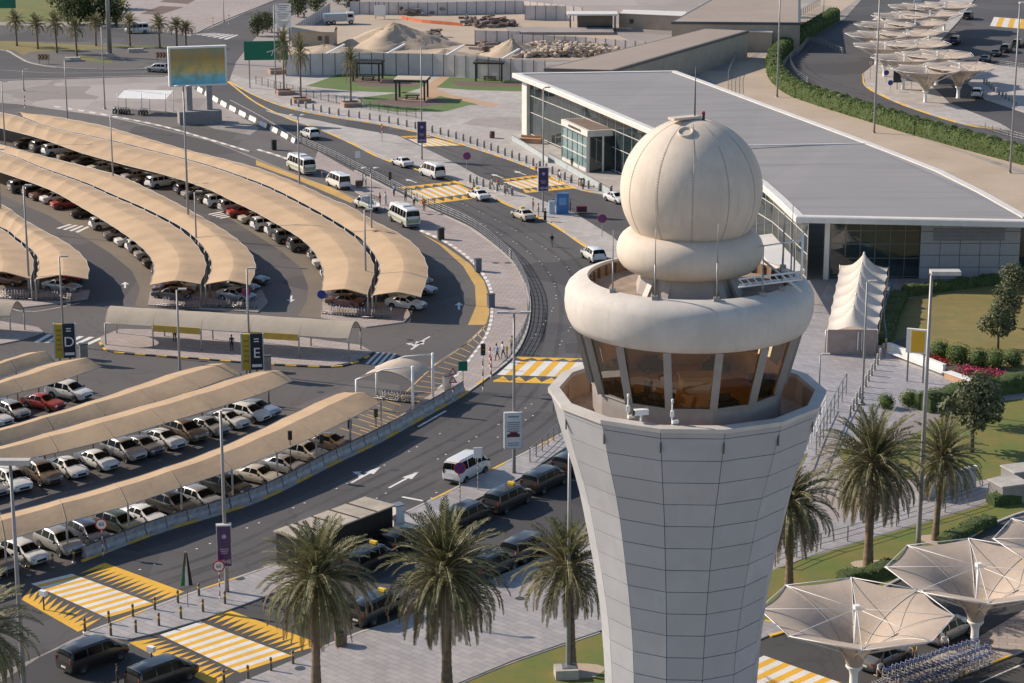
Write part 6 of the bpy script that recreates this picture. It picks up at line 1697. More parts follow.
# round and triangular traffic signs
blue_sign = M('sign_blue',(.03,.05,.28),.4)
def post_sign(base, ty, kind, label, banded=False, r=.42, grp='traffic signs on posts'):
    g = G(*base); h = hgt(g,ty); e = empty('traffic_sign', g, .1, label, 'sign', grp)
    b = MB(); n = 8
    for i in range(n): b.tube([(0,0,(h-r)*i/n),(0,0,(h-r)*(i+1)/n)],.05,6,m=(i % 2) if banded else 0)
    b.build('post', [steel_pole if not banded else white_p, red_m if banded != 'k' else black_p], e)
    def disc(rr, y, m, nm, n=20, par=e, zoff=0, a0=0):
        b = MB(); pts = [(rr*math.cos(2*PI*i/n+a0), y, h-r+zoff+rr*math.sin(2*PI*i/n+a0)) for i in range(n)]
        b.add(pts+[(x, y+.03, z) for x, _, z in pts], [tuple(range(n)), tuple(range(n,2*n))[::-1]]+[(i,(i+1) % n,(i+1) % n+n,i+n) for i in range(n)]); return b.build(nm, m, par, fixn=True)
    if kind == 'stop':
        f = disc(r,-.08,red_m,'face'); disc(r*.78,-.10,blue_sign,'field',par=f)
        b = MB(); 
        for s in (1,-1): b.bar((-r*.55,-.12,h-r-s*r*.55),(r*.55,-.12,h-r+s*r*.55),.03,.1)
        b.build('bars', red_m, f)
    elif kind == 'speed':
        f = disc(r,-.08,red_m,'face'); disc(r*.78,-.10,white_p,'field',par=f); text_obj('number','60',r*.85,black_p,f,upright((0,-.115,h-r),0),.004)
    elif kind == 'tri':
        for zo in (.0,-.85):
            f = disc(r*1.25,-.08,red_m,'face',3,zoff=zo,a0=PI/2); disc(r*.75,-.10,white_p,'field',3,par=f,zoff=zo,a0=PI/2)
    elif kind == 'blue':
        disc(r,-.08,blue_sign,'face')
    elif kind == 'board':
        b = MB(); b.box((0,-.08,h-.4),(.9,.08,1.0)); b.build('face', green_sign, e)
    elif kind == 'white':
        b = MB(); b.box((0,-.08,h-.4),(.75,.08,.95)); b.build('face', white_p, e)
    return e
post_sign((460,508),462,'stop','blue and red no stopping disc behind the black vans',r=.52)
post_sign((478,491),448,'white','small white board on a thin post right of the no stopping disc')
post_sign((103,556),518,'speed','speed limit disc left of road barrier at the first zebra crossing',True,.5)
post_sign((220,600),560,'speed','speed limit disc under the purple poster',True,.46)
post_sign((453,401),368,'tri','two red warning triangles on one post by trolley canopy',True,.4)
post_sign((463,392),362,'board','small green board on a post by the lower barrier')
post_sign((467,172),152,'stop','blue and red disc on the island below the third crossing',r=.6)
post_sign((602,238),214,'stop','purple disc sign left of the collar ring on the island',r=.6)
post_sign((100+222,178),170,'tri','small triangle sign beside the bus lane',r=.3)
post_sign((322+36,174),152,'white','grey board at the railing by the bus lane')
post_sign((382,143),124,'tri','red triangle signs on the wide island near white sedan',r=.4)
for x, y, ty, k, lab in [(886,84,70,'blue','upper blue disc on the umbrella island'),(890,92,80,'blue','lower blue disc on the umbrella island'),(911,92,72,'board','green board on the umbrella island'),(870,80,60,'speed','far small speed disc on the umbrella island tip'),(247,318+0,288,'stop','small no entry disc right of second arched shade end'),(322,315,290,'blue','small round sign at the longest arched shade end')]:
    post_sign((x,y),ty,k,lab,r=.5)
e = empty('information_board', G(897,90), .1, 'dark blue information board on the umbrella island', 'sign'); b = MB(); b.box((0,0,2.6),(1.6,.2,2.4)); b.build('panel', M('board_dark',(.02,.03,.05),.3), e); b = MB(); b.bar((0,.1,0),(0,.1,2),.15); b.build('post', steel_pole, e)
# traffic signals
def signal(base, ty, label):
    g = G(*base); h = hgt(g,ty); e = empty('traffic_light', g, .3, label, 'traffic light', 'traffic lights')
    b = MB(); n = 8
    for i in range(n): b.tube([(0,0,(h-.6)*i/n),(0,0,(h-.6)*(i+1)/n)],.06,6,m=i % 2)
    b.build('post',[white_p,black_p],e); b = MB(); b.box((0,-.05,h-.55),(.42,.3,1.15)); b.build('housing', black_p, e)
    for i, c in enumerate(((.30,.03,.02),(.32,.18,.02),(.02,.16,.06))): b = MB(); b.ico((0,-.2,h-.2-.36*i),.12); b.build('lens', M('lens%d' % i, c, .3), e)
signal((483,392),344,'traffic light on a black and white pole at the lower crossing'); signal((390,188),172,'traffic light at the upper zebra crossing by the railing')
for x, y, ty, lab in [(291,477,432,'first'),(322,462,436,'second'),(350,444,421,'third'),(376,427,410,'fourth')]:
    g = G(x,y); h = hgt(g,ty); e = empty('ticket_post', g, .3, f'{lab} from the left of the dark meter posts under the strip beside the road', 'post', 'dark meter posts'); b = MB(); b.tube([(0,0,0),(0,0,h)],.05,6); b.build('post', steel_d, e); b = MB(); b.box((0,0,h-.3),(.35,.25,.8)); b.build('box', black_p, e)
# bollards
def bollard_proto(name, h, r, mats, bands):
    e = empty(name, (0,0,0), 0, 'x', 'bollard'); b = MB(); n = 6
    for i in range(n): b.tube([(0,0,h*i/n),(0,0,h*(i+1)/n)], r, 8, m=bands[i])
    b.lathe([(r,h),(r*.7,h+.05),(.001,h+.06)], n=8, m=bands[-1]); b.build('post', mats, e)
    b = MB(); b.lathe([(r*1.8,0),(r*1.8,.03),(r,.05)], n=10); b.build('base', steel, e); return e
b1 = Repeat(bollard_proto('bollard', 1.05, .10, [M('bollard_brown',(.13,.10,.07),.5), kerb_y], [0,0,0,0,1,0]))
for nm, lst in (('upper line between the two zebra crossings', [(85,632),(109,625),(133,618),(155,611),(178,604),(199,597)]), ('lower line between the two zebra crossings', [(111,637),(136,634),(159,627),(181,620),(203,613),(225,605)]), ('line below the second zebra', [(224,684),(248,680),(271,672),(293,665)]), ('short line left of the road barrier', [(29,575),(53,567),(74,562)])):
    for i, (x, y) in enumerate(lst): b1(G(x,y), 0, f'brown bollard, {nth(i)} from the left in the {nm}', group='brown bollards by the lower crossings')
e = b1(G(337,648), 0, 'brown bollard beside the litter bin at the left palm', group='brown bollards by the lower crossings')
b2 = Repeat(bollard_proto('bollard', 1.15, .20, [M('bollard_grey',(.24,.24,.24),.5), kerb_c], [0,0,0,0,1,1]))
ln = resample(smooth_line(GG([(291,105),(331,114),(381,121.5),(428,131.5),(463,141),(512,158),(540,168.5),(577,185),(611,193.5)]), 6), 2.5)
for i, p in enumerate(ln): b2(p, 0, f'grey bollard, {nth(i)} from the left along the kerb before the station', group='grey bollards before the station')
ln = resample(GG([(470,183),(488,189),(512,196)]), 1.9)
for i, p in enumerate(ln): b2(p+Z*.1, 0, f'grey bollard, {nth(i)} from the left on the island between the upper crossings', group='grey bollards on the island')
ln = resample(GG([(886,349),(868,382),(850,417)]), 2.2)
for i, p in enumerate(ln): b2(p, 0, f'grey bollard, {nth(i)} from the back in the line across the square', group='grey bollards across the square').scale = (.6,.6,1.0)
ln = resample(GG([(984,84),(998,95),(1016,106)]), 2.4)
for i, p in enumerate(ln): b2(p, 0, f'grey bollard, {nth(i)} from the back on the far umbrella plaza edge', group='far plaza bollards')
# road barriers
def barrier_proto(name, m1, L=2.1, h=.95):
    e = empty(name, (0,0,0), 0, 'x', 'barrier'); b = MB(); rows = []
    for x in (-L/2, L/2): rows.append([(x,-.30,.0),(x,-.28,.25),(x,-.14,.5),(x,-.10,h),(x,.10,h),(x,.14,.5),(x,.28,.25),(x,.30,0)])
    b.grid(rows, smooth=False); b.add(rows[0],[tuple(range(8))]); b.add(rows[1],[tuple(range(8))]); b.build('body', m1, e, fixn=True)
    b = MB(); b.box((0,0,h+.03),(L*.9,.12,.06)); b.box((L/2+.05,0,h/2+.1),(.08,.12,h)); b.build('joint', steel_d, e); return e
br = Repeat(barrier_proto('road_barrier', M('barrier_galv',(.36,.35,.35),.5,.3,var=.25,scale=2)))
ln = resample(smooth_line(GG([(84,559.5),(160,530.5),(256,500),(331,462.5),(381,438.5),(431,410.5),(463,392)]), 6), 2.25)
for i in range(len(ln)-1):
    a, c = ln[i], ln[i+1]; br((a+c)/2+Z*.1, math.atan2(c.y-a.y, c.x-a.x), f'grey road barrier segment, {nth(i)} from the left along the lower road', group='grey barrier segments along the lower road')
bw = Repeat(barrier_proto('jersey_barrier', kerb_w, 1.9, .8)); bk = Repeat(barrier_proto('jersey_barrier', kerb_k, 1.9, .8))
ln = resample(smooth_line(GG([(196,89),(226,107),(256,122.5),(276,132.5),(296,143.5)]), 6), 2.0)
for i in range(len(ln)-1):
    a, c = ln[i], ln[i+1]; (bw if i % 3 else bk)((a+c)/2+Z*.02, math.atan2(c.y-a.y, c.x-a.x), f'{"white" if i % 3 else "black"} jersey barrier, {nth(i)} from the top along the upper main road', group='jersey barriers on the upper road')
# railings
def railing(px, h, label, step=2.0, rails=3, m=None, name='railing', base=0., rp=.03, infill=False):
    ln = resample(smooth_line(GG(px), 6), step); c = ln[len(ln)//2]; m = m or steel; e = empty(name, c, 0, label, 'railing')
    b = MB(); zz = [h*(i+1)/rails for i in range(rails)]
    for z in zz: b.tube([p-c+Z*(z+base) for p in ln], rp, 5)
    if infill:
        for p, q in zip(ln, ln[1:]):
            for k in range(4): s = p.lerp(q,(k+.5)/4)-c; b.bar(s+Z*base, s+Z*(h+base), .022)
    b.build('rails', m, e); 
    for p in ln: b = MB(); p = p-c; b.bar(p+Z*base, p+Z*(h+base+.03), .1); b.build('post', m, e)
    return e
railing([(297,143),(327,156),(355,170),(396,191),(431,209),(468,226),(493,244),(512,261)], 1.2, 'upper stretch of the steel railing between pink pavement and main road', 2.2, 4, base=.12, infill=True)
railing([(512,261),(523,280),(529,297),(529,317),(524,336),(513,355)], 1.2, 'curved steel railing on the bend above the lower crossing', 2.0, 4, base=.12, infill=True)
railing([(256,84),(311,98),(360,108),(416,118)], 1.5, 'black park fence along the road', 2.4, 2, steel_d, 'fence', infill=True)
railing([(530,463),(545,450),(559,437)], 1.3, 'steel ramp railing just left of the tower', 1.6, 4, base=.1)
railing([(775,567),(810,552),(850,541),(905,524),(960,508),(1000,494),(1060,480)], 1.3, 'thin steel fence between the path and grass strip', 3.0, 3, m=steel, name='fence', rp=.03)
railing([(800,470),(812,440),(826,410)], 1.5, 'steel ramp railing right of the tower', 2.2, 2, white_p, rp=.05)
railing([(816,455),(832,420),(846,395)], 2.2, 'blue banner railing on the ramp right of the tower', 2.6, 2, steel, rp=.05)
railing([(886,345),(884,320),(892,290)], 1.3, 'blue fence beside the peaked canopy', 1.4, 2, M('fence_blue',(.10,.22,.36),.5), name='fence', infill=True)
railing([(843,54),(812,42),(800,52),(790,60),(795,74),(808,84)], 1.2, 'grey railing along the far curving road', 2.5, 3, infill=True)
railing([(728,93),(729,77),(737,61),(752,47),(770,34),(800,17),(820,6)], 1.8, 'pale fence curving behind the long shed', 2.6, 4, infill=True)
railing([(985,130),(1010,138),(1060,150)], 1.2, 'thin pale railing at the far road right edge', 2.5, 3)
railing([(1000,66),(1030,70),(1080,76)], 1.1, 'pale railing on the far umbrella plaza', 2.5, 3)
# low white walls and benches by the flowers
def wall_run(a, c, h, w, m, label, name='low_wall', cat='wall'):
    A, C = G(*a), G(*c); e = empty(name, (A+C)/2, 0, label, cat); o = (A+C)/2
    b = MB(); b.bar(A-o+Z*h/2, C-o+Z*h/2, w, h); b.build('wall', m, e); b = MB(); b.bar(A-o+Z*(h+.04), C-o+Z*(h+.04), w+.14, .08); b.build('coping', white_p, e); return e
e = wall_run((888,352),(944,374),.95,.35,white_p,'white low wall with a ledge before the red flowers'); 
A, C = G(889,356)-Vector(e.location), G(943,377)-Vector(e.location); b = MB(); b.bar(A+Z*.45, C+Z*.45, .5, .1); b.build('ledge', white_p, e)
wall_run((947,377),(972,386),.55,.8,M('bench_orange',(.50,.30,.17),.7),'orange brown bench wall at the end of white low wall','bench','bench')
wall_run((975,390),(1040,383),.5,.3,kerb_w,'white kerb wall round the pink flowers')
wall_run((920,500),(975,487),1.9,.25,M('wall_white',(.50,.48,.46),.7),'pale wall behind the palm at right path')
for x, y, w_, lab in [(1008,500,2.6,'small white roofed hut at the right edge, nearer one'),(1019,486,2.4,'small white roofed hut at the right edge, farther one')]:
    e = empty('utility_hut', G(x,y), .35, lab, 'hut'); b = MB(); b.box((0,0,.8),(w_,2.2,1.6)); b.build('wall', steel_pole, e); b = MB(); b.box((0,0,1.65),(w_+.2,2.3,.12)); b.build('roof', kerb_c, e)
for a, c, h, lab in [((512,141),(548,163),1.0,'upper glass balustrade of the entrance ramp'),((549,160),(610,196),1.1,'lower glass balustrade at the glazed entrance')]:
    A, C = G(*a), G(*c); o = (A+C)/2; e = empty('glass_balustrade', o, 0, lab, 'balustrade'); b = MB(); b.bar(A-o+Z*h*.5, C-o+Z*h*.5,.06,h*.85); b.build('panel', M('frost_glass',(.42,.47,.47),.25,var=.1), e); b = MB(); b.bar(A-o+Z*h, C-o+Z*h,.1,.1); b.build('handrail', steel, e)
e = empty('planter_bench', G(531,143), R(-18), 'orange brown planter bench before the end of station glass', 'bench'); b = MB(); b.box((0,0,.4),(3.6,1.2,.8)); b.build('seat', M('bench_orange',(.50,.30,.17),.7), e); b = MB(); b.box((0,.5,.95),(3.6,.2,.4)); b.build('back', MATS['bench_orange'], e)
# yellow notice board
g = G(915,382); e = empty('notice_board', g, -.35, 'white framed notice board with yellow panel beside the lamp post', 'sign'); h0, h1 = hgt(g,353), hgt(g,329)
b = MB(); b.box((0,0,(h0+h1)/2),(2.1,.35,h1-h0)); f = b.build('case', white_p, e); b = MB(); b.box((.12,-.2,(h0+h1)/2),(1.35,.05,h1-h0-.25)); b.build('panel', yel_m, f)
for x in (-.8,.8): b = MB(); b.bar((x,0,0),(x,0,h0),.16); b.build('post', steel_pole, e)
# black kiosk with cream roof
c4 = [G(303,566),G(395,534),G(381,512),G(288,540)]
e = empty('long_kiosk', (sum(p.x for p in c4)/4, sum(p.y for p in c4)/4, .1), 0, 'long dark louvred kiosk with a cream panelled roof between the palms', 'kiosk'); o = Vector(e.location)
A, Bq = G(318,569)-o, G(393,539)-o; A.z = Bq.z = 0; d = (Bq-A).normalized(); nn = Vector((-d.y,d.x,0)); Lk = (Bq-A).length; A = A-d*1.5; Lk += 1.5; Wd = 3.0; hk = 2.7
b = MB(); b.prism([A,A+d*Lk,A+d*Lk+nn*Wd,A+nn*Wd],0,hk); b.build('wall', M('kiosk_dark',(.03,.026,.024),.6), e)
b = MB()
for i in range(int(Lk/.22)): p = A+d*(.1+.22*i)-nn*.03; b.bar(p+Z*.15, p+Z*(hk-.1), .09, .06)
for i in range(int(Wd/.22)): p = A+d*(Lk+.03)+nn*(.1+.22*i); b.bar(p+Z*.15, p+Z*(hk-.1), .09, .06)
b.build('louvres', M('kiosk_brown',(.055,.042,.036),.6), e)
b = MB(); q = [A-d*.15-nn*.15, A+d*(Lk+.15)-nn*.15, A+d*(Lk+.15)+nn*(Wd+.15), A-d*.15+nn*(Wd+.15)]; b.prism(q,hk,hk+.12); rf = b.build('roof', M('kiosk_roof',(.40,.345,.275),.8,var=.25,scale=.6), e)
b = MB()
for i in range(1,5): p = A+d*(Lk*i/5); b.bar(p-nn*.1+Z*(hk+.14), p+nn*(Wd+.1)+Z*(hk+.14), .14, .06)
b.build('roof_strips', MATS['kiosk_dark'], rf)
e2 = empty('white_cabinet', G(398,534)+Z*.1, 0.6, 'tall white cabinet at the end of the dark kiosk', 'cabinet'); b = MB(); b.box((0,0,1.2),(.8,.8,2.4)); b.build('body', white_p, e2); b = MB(); b.box((0,0,2.45),(.9,.9,.1)); b.build('top', steel, e2)
# litter bins
for x, y, m_, lab in [(341,646,M('bin_brown',(.16,.10,.07),.6),'round brown litter bin at the foot of left palm'),(492,138,M('bin_red',(.13,.05,.045),.6),'dark red and white bin pair before the station'),(582,186,M('bin_gold',(.30,.20,.08),.5),'brown bin by the station entrance'),(75,135,black_p,'x')][:3]:
    e = empty('litter_bin', G(x,y), 0, lab, 'bin'); b = MB(); b.lathe([(.42,0),(.45,.5),(.45,1.0),(.38,1.02),(.36,.6)], n=16); b.build('body', m_, e); b = MB(); b.lathe([(.46,.98),(.49,1.02),(.46,1.06),(.3,1.05)], n=16); b.build('rim', steel_d, e)
# flag
e = empty('flag', G(188,608)+Z*.1, .2, 'red green white and black flag hanging furled on its pole by the bollards', 'flag')
b = MB(); b.tube([(0,0,0),(0,0,4.4)],.035,6); b.build('pole', steel_pole, e)
fm = [M('flag_red',(.45,.03,.03),.7), M('flag_green',(.02,.16,.06),.7), M('flag_white',(.7,.7,.68),.7), M('flag_black',(.02,.02,.02),.7)]
b = MB(); 
for k in range(4):
    rows = []
    for i in range(12):
        t = i/11; zt = 4.3-(2.6-.5*(k == 0))*t if k else 4.35-1.1*t; w_ = (.12+.42*t)*(1 if k else .7); x0 = -w_*.9+(k-1)*w_*.55 if k else -w_*.5
        rows.append([(x0+w_*.58*j/4, -.08-.06*math.sin(j*2+t*5+k), zt) for j in range(5)])
    b.grid(rows, m=k)
b.build('cloth', fm, e)
# blue booth on the island
e = empty('blue_booth', G(563,214)+Z*.12, .15, 'bright blue booth panel standing on the island by waiting people', 'booth'); b = MB(); b.box((-.1,0,1.4),(1.7,.6,2.8)); f = b.build('body', blue_m, e); b = MB(); b.box((-.1,-.32,1.7),(1.0,.05,1.0)); b.build('panel', M('booth_light',(.16,.36,.62),.4), f); b = MB(); b.box((-1.6,-.2,.9),(.8,.4,1.8)); b.build('desk', M('booth_pale',(.40,.52,.62),.4), e); b = MB(); b.box((2.6,.2,.5),(1.4,.9,.8)); b.build('luggage', M('bag_maroon',(.12,.03,.05),.7), e)
# motorbike shelter on the apron
e = empty('bike_shelter', G(146,113), R(-8), 'small pale roofed bike shelter on thin posts left of the big screen', 'shelter'); b = MB()
rows = [[(x,y,3.3+.4*(y/2.4)) for x in (-4.4,4.4)] for y in (-2.4,0,2.4)]; b.grid(rows, smooth=False); b.build('roof', white_p, e)
for x in (-4.3,0,4.3):
    for y in (-2.3,2.3): b = MB(); b.tube([(x,y,0),(x,y,3.8)],.09,6); b.build('post', white_p, e)
def moto_proto():
    e = empty('motorbike', (0,0,0), 0, 'x', 'motorbike')
    for x in (-.65,.68): b = MB(); b.lathe([(.2,-.06),(.3,-.05),(.31,0),(.3,.05),(.2,.06)], n=14); me = b.mesh('wheel', rubber); me.transform(Matrix.Translation((x,0,.31))@Matrix.Rotation(R(90),4,'X')); link('wheel', me, e)
    b = MB(); b.tube([(-.6,0,.45),(-.2,0,.6),(.3,0,.75),(.55,0,.85)],[.1,.16,.17,.08],8); b.box((-.45,0,.72),(.7,.24,.12)); b.build('body', M('moto_grey',(.06,.055,.06),.4), e); b = MB(); b.bar((.5,-.35,1.05),(.5,.35,1.05),.05); b.bar((.68,0,.3),(.5,0,1.05),.06); b.build('handlebar', steel_d, e); return e
mo = Repeat(moto_proto())
for i in range(9): mo(G(115+i*2.6+ (10 if i > 5 else 0), 112.5+i*.25+.6), 1.3, f'parked motorbike, {nth(i)} from the left at the bike shelter', group='motorbikes at the shelter')
# red and white warning posts
wp = Repeat(bollard_proto('warning_post', 2.2, .09, [white_p, red_m], [0,1,0,1,0,1]))
for x, y, lab in [(25,108,'red and white post at the start of the arched shades'),(213,27,'red and white post on the far plaza, left'),(229,24,'red and white post on the far plaza, right'),(491,378,'red and white post left of the lower crossing, nearer'),(490,368,'red and white post left of the lower crossing, farther')]:
    wp(G(x,y), 0, lab, group='red and white posts')
for x, y, lab in [(507,360,'yellow post at the lower crossing'),(551,158,'dark post beside entrance ramp')]:
    o = wp(G(x,y), 0, lab, (1,1,.5), 'red and white posts') if False else None
e = empty('push_button_post', G(507,359)+Z*.12, 0, 'short yellow and black post where the men reach the crossing', 'post'); b = MB(); b.tube([(0,0,0),(0,0,1.0)],.07,6); b.build('post', black_p, e); b = MB(); b.box((0,0,1.1),(.25,.2,.4)); b.build('box', kerb_y, e)
for x, y, lab in [(447,391,'grey steel cabinet on pavement by the barrier'),(491,308,'blue grey pedestal on the ochre strip edge, nearer'),(478,272,'blue grey pedestal on the ochre strip edge, farther'),(441,240,'dark planter pot by the near shuttle bus'),(274,150,'black cabinet beside the upper bus lane')]:
    e = empty('roadside_cabinet', G(x,y)+Z*.1, .4, lab, 'cabinet'); b = MB(); b.box((0,0,.75),(.75,.6,1.5)); b.build('body', M('cab_blue',(.10,.12,.17),.5) if 'blue' in lab else (steel if 'steel' in lab else black_p), e); b = MB(); b.box((0,0,1.54),(.85,.7,.08)); b.build('top', steel_d, e)
for x, y, lab in [(44,610,'white floodlight box on a post at the first zebra crossing'),(152,667,'white floodlight box by the black van at the bottom')]:
    e = empty('floodlight', G(x,y), -.5, lab, 'lamp'); b = MB(); b.tube([(0,0,0),(0,0,1.25)],.06,6); b.build('post', steel_d, e); b = MB(); b.box((0,0,1.35),(.55,.35,.4)); b.build('head', white_p, e)
# luggage trolleys
def trolley_proto():
    e = empty('luggage_trolley', (0,0,0), 0, 'x', 'trolley')
    b = MB()
    for s in (-1,1):
        b.tube([(s*.27,-.5,.18),(s*.27,.42,.14),(s*.29,.5,.95)],.025,5)
    b.tube([(-.27,-.5,.18),(.27,-.5,.18)],.025,5); b.tube([(-.28,.46,.55),(.28,.46,.55)],.02,5); b.tube([(-.27,0,.16),(.27,0,.16)],.02,5); b.tube([(-.27,-.25,.17),(.27,-.25,.17)],.02,5); b.tube([(-.28,.44,.35),(.28,.44,.35)],.02,5)
    b.build('frame', M('trolley_steel',(.30,.30,.31),.45,.7), e)
    b = MB(); b.tube([(-.32,.52,.97),(.32,.52,.97)],.04,6); b.box((0,.44,.84),(.36,.03,.12)); b.build('handle', M('trolley_blue',(.06,.09,.22),.4), e)
    for x, y in ((-.24,-.42),(.24,-.42),(0,.4)): b = MB(); b.tube([(x-.025,y,.07),(x+.025,y,.07)],.07,8); b.build('castor', rubber, e)
    return e
tr = Repeat(trolley_proto())
def trolleys(a, c, n, label, base=.13, jit=.05, s=1.0):
    A, C = G(*a), G(*c); d = C-A; h = math.atan2(d.y,d.x)+R(90)
    for i in range(n):
        p = A.lerp(C, i/(n-1)); tr((p.x+random.uniform(-jit,jit), p.y+random.uniform(-jit,jit), base), h+PI+random.uniform(-.08,.08), label, s, label[:1].lower()+label[1:])
trolleys((880,686),(972,655),22,'blue handled luggage trolley nested in the back row under front umbrella canopies',.16)
trolleys((888,694),(982,662),22,'blue handled luggage trolley nested in the front row under front umbrella canopies',.16)
trolleys((897,702),(986,668),18,'blue handled luggage trolley in the outermost row nearest the bottom edge',.16)
trolleys((380,399),(412,403),12,'dark luggage trolley nested under the small arched trolley canopy',.02)
for a, c, n, l in [((0,299),(26,300),10,'left of the gap under the leftmost shade'),((34,301),(68,301),12,'right of the gap under the leftmost shade'),((160,307),(194,309),12,'at the end of the second inner shade'),((208,308),(252,309),14,'at the end of the second outer shade'),((328,315),(361,318),12,'at the end of the longest inner shade'),((367,319),(386,319),7,'at the end of the longest outer shade')]:
    trolleys(a, c, n, 'grey luggage trolley nested '+l, .14, s=1.15)
# benches by the peaked canopy
def bench_proto():
    e = empty('bench', (0,0,0), 0, 'x', 'bench'); b = MB(); b.box((0,0,.45),(1.8,.5,.08)); b.build('seat', M('bench_brown',(.18,.08,.06),.6), e); b = MB(); b.box((0,.25,.75),(1.8,.08,.4)); b.build('backrest', MATS['bench_brown'], e)
    for x in (-.7,.7): b = MB(); b.bar((x,0,0),(x,0,.42),.1,.4); b.build('leg', steel_d, e)
    return e
bn = Repeat(bench_proto())
for i in range(6): bn(G(883-1.2*i, 296+9.5*i), R(80), f'brown bench, {nth(i)} from the back beside the peaked canopy', group='benches beside the peaked canopy')
# ============================================================ PEOPLE
SKIN = M('skin', (.30,.17,.11), .6, var=.08); HAIR = M('hair_black', (.012,.010,.009), .7)
def cloth(name, c): return M('cloth_'+name, c, .85, var=.15, scale=4)
def person_mesh(pose, mats):
    """one continuous skinned body; mats: skin, top, trousers, shoes"""
    st = {'stand':(0,0,.12,-.12,0,0), 'walk':(.42,-.42,-.5,.5,.08,0), 'push':(.25,-.3,.9,.9,.18,0), 'kneel':(1.4,.1,.7,.5,.35,1)}[pose]
    ll, rl, la, ra, lean, kn = st
    V = []; E = []; Rad = []; T = []
    def j(p, r, par, t): V.append(Vector(p)); Rad.append(r); T.append(t); 
    def add(p, r, par, t):
        V.append(Vector(p)); Rad.append(r); T.append(t); i = len(V)-1
        if par is not None: E.append((par, i))
        return i
    hz = .93 if not kn else .55
    pel = add((0,0,hz), (.15,.11), None, 2)
    up = Vector((math.sin(lean),0,math.cos(lean)))
    sp1 = add(Vector((0,0,hz))+up*.2, (.145,.10), pel, 1); ch = add(Vector((0,0,hz))+up*.42, (.175,.11), sp1, 1); nb = add(Vector((0,0,hz))+up*.54, (.075,.07), ch, 1)
    nk = add(Vector((0,0,hz))+up*.60, (.052,.052), nb, 0); hd = add(Vector((.02,0,hz))+up*.69, (.075,.085), nk, 0); h2 = add(Vector((.025,0,hz))+up*.79, (.07,.08), hd, 0); nose = add(Vector((.115,0,hz))+up*.70, (.018,.02), hd, 0)
    for s in (1,-1): add(Vector((.01,s*.085,hz))+up*.70, (.014,.022), hd, 0)
    for s, a, sw in ((1,ll,la),(-1,rl,ra)):
        hip = add((0,s*.10,hz-.05), (.095,.10), pel, 2)
        k = Vector((math.sin(a)*.43, s*.11, hz-.05-math.cos(a)*.43))
        back = max(0,-a)*.6+.12*(a > 0)
        if kn and a > 1: f = Vector((k.x+.03, k.y, .09))
        else: f = k+Vector((-math.sin(back-a*.35)*.42, 0, -math.cos(back-a*.35)*.42))
        if kn and a < 1: k = Vector((.08,s*.11,.1)); f = Vector((-.35,s*.11,.08))
        kk = add(k, (.065,.07), hip, 2); an = add(f, (.043,.045), kk, 2); hl = add(f+Vector((.01,0,-.05)), (.045,.045), an, 3); add(f+Vector((.17,0,-.06)), (.04,.03), hl, 3)
        sh = add(Vector((0,s*.19,hz))+up*.47, (.065,.065), ch, 1); el = Vector(V[sh])+Vector((math.sin(sw)*.28, s*.06, -math.cos(sw)*.28)); e_ = add(el, (.045,.045), sh, 1)
        w = el+Vector((math.sin(sw+.45)*.24, 0, -math.cos(sw+.45)*.24)); w_ = add(w, (.032,.03), e_, 0); dd = (w-el).normalized(); pm = add(w+dd*.06, (.036,.02), w_, 0)
        for q in range(4): o = (q-1.5)*.018; f1 = add(w+dd*.11+Vector((o,0,0)), (.009,.009), pm, 0); add(w+dd*(.15-.008*abs(q-1.2))+Vector((o+.012,-s*.01,0)), (.008,.008), f1, 0)
        add(w+dd*.07+Vector((.05,-s*.01,0)), (.010,.010), pm, 0)
    me = bpy.data.meshes.new('tmp'); me.from_pydata([tuple(v) for v in V], E, []); ob = bpy.data.objects.new('tmp', me); col.objects.link(ob)
    ob.modifiers.new('s','SKIN'); me.skin_vertices.new() if not me.skin_vertices else None
    for i, d in enumerate(me.skin_vertices[0].data): d.radius = Rad[i]; d.use_root = (i == 0)
    sb = ob.modifiers.new('b','SUBSURF'); sb.levels = 1; sb.render_levels = 1
    bpy.context.view_layer.update()
    out = bpy.data.meshes.new_from_object(ob.evaluated_get(bpy.context.evaluated_depsgraph_get())); bpy.data.objects.remove(ob); bpy.data.meshes.remove(me)
    out.materials.clear()
    for m in mats: out.materials.append(m)
    for pl in out.polygons:
        c = pl.center; best = (9, 0)
        for a, bq in E:
            ab = V[bq]-V[a]; t = max(0, min(1, (c-V[a]).dot(ab)/max(1e-9, ab.length_squared))); d = (V[a]+ab*t-c).length
            if d < best[0]: best = (d, T[bq] if t > .35 else T[a] if T[a] != 2 or T[bq] == 2 else T[bq])
        pl.material_index = best[1]; pl.use_smooth = True
    return out, Vector((.02,0,hz))+up*.76
PM = {}
def person(px, py, face, pose, top, legs, label, base=0., hair=HAIR, robe=None, s=1.0):
    key = (pose,)
    if key not in PM: PM[key] = person_mesh(pose, [SKIN, SKIN, SKIN, SKIN])
    me0, hd = PM[key]; me = me0.copy(); me.materials[1] = top; me.materials[2] = legs; me.materials[3] = black_p
    g = G(px,py); g.z = base; o = link('person', me, None, g, face); tag(o, label, 'person', 'people on the roads and pavements'); o.scale = (s,s,s)
    b = MB(); b.ico((hd.x-.02, 0, hd.z+.02), .105, sub=2, sq=(1,.92,1.0)); b.build('hair', hair, o)
    for sg in (1,-1): b = MB(); b.ico((hd.x+.083, sg*.032, hd.z-.04), .011); b.build('eye', HAIR, o)
    if robe: b = MB(); b.lathe([(.21,.12),(.2,.6),(.17,.95),(.2,1.2),(.16,1.38)], n=14); b.build('robe', robe, o)
    return o
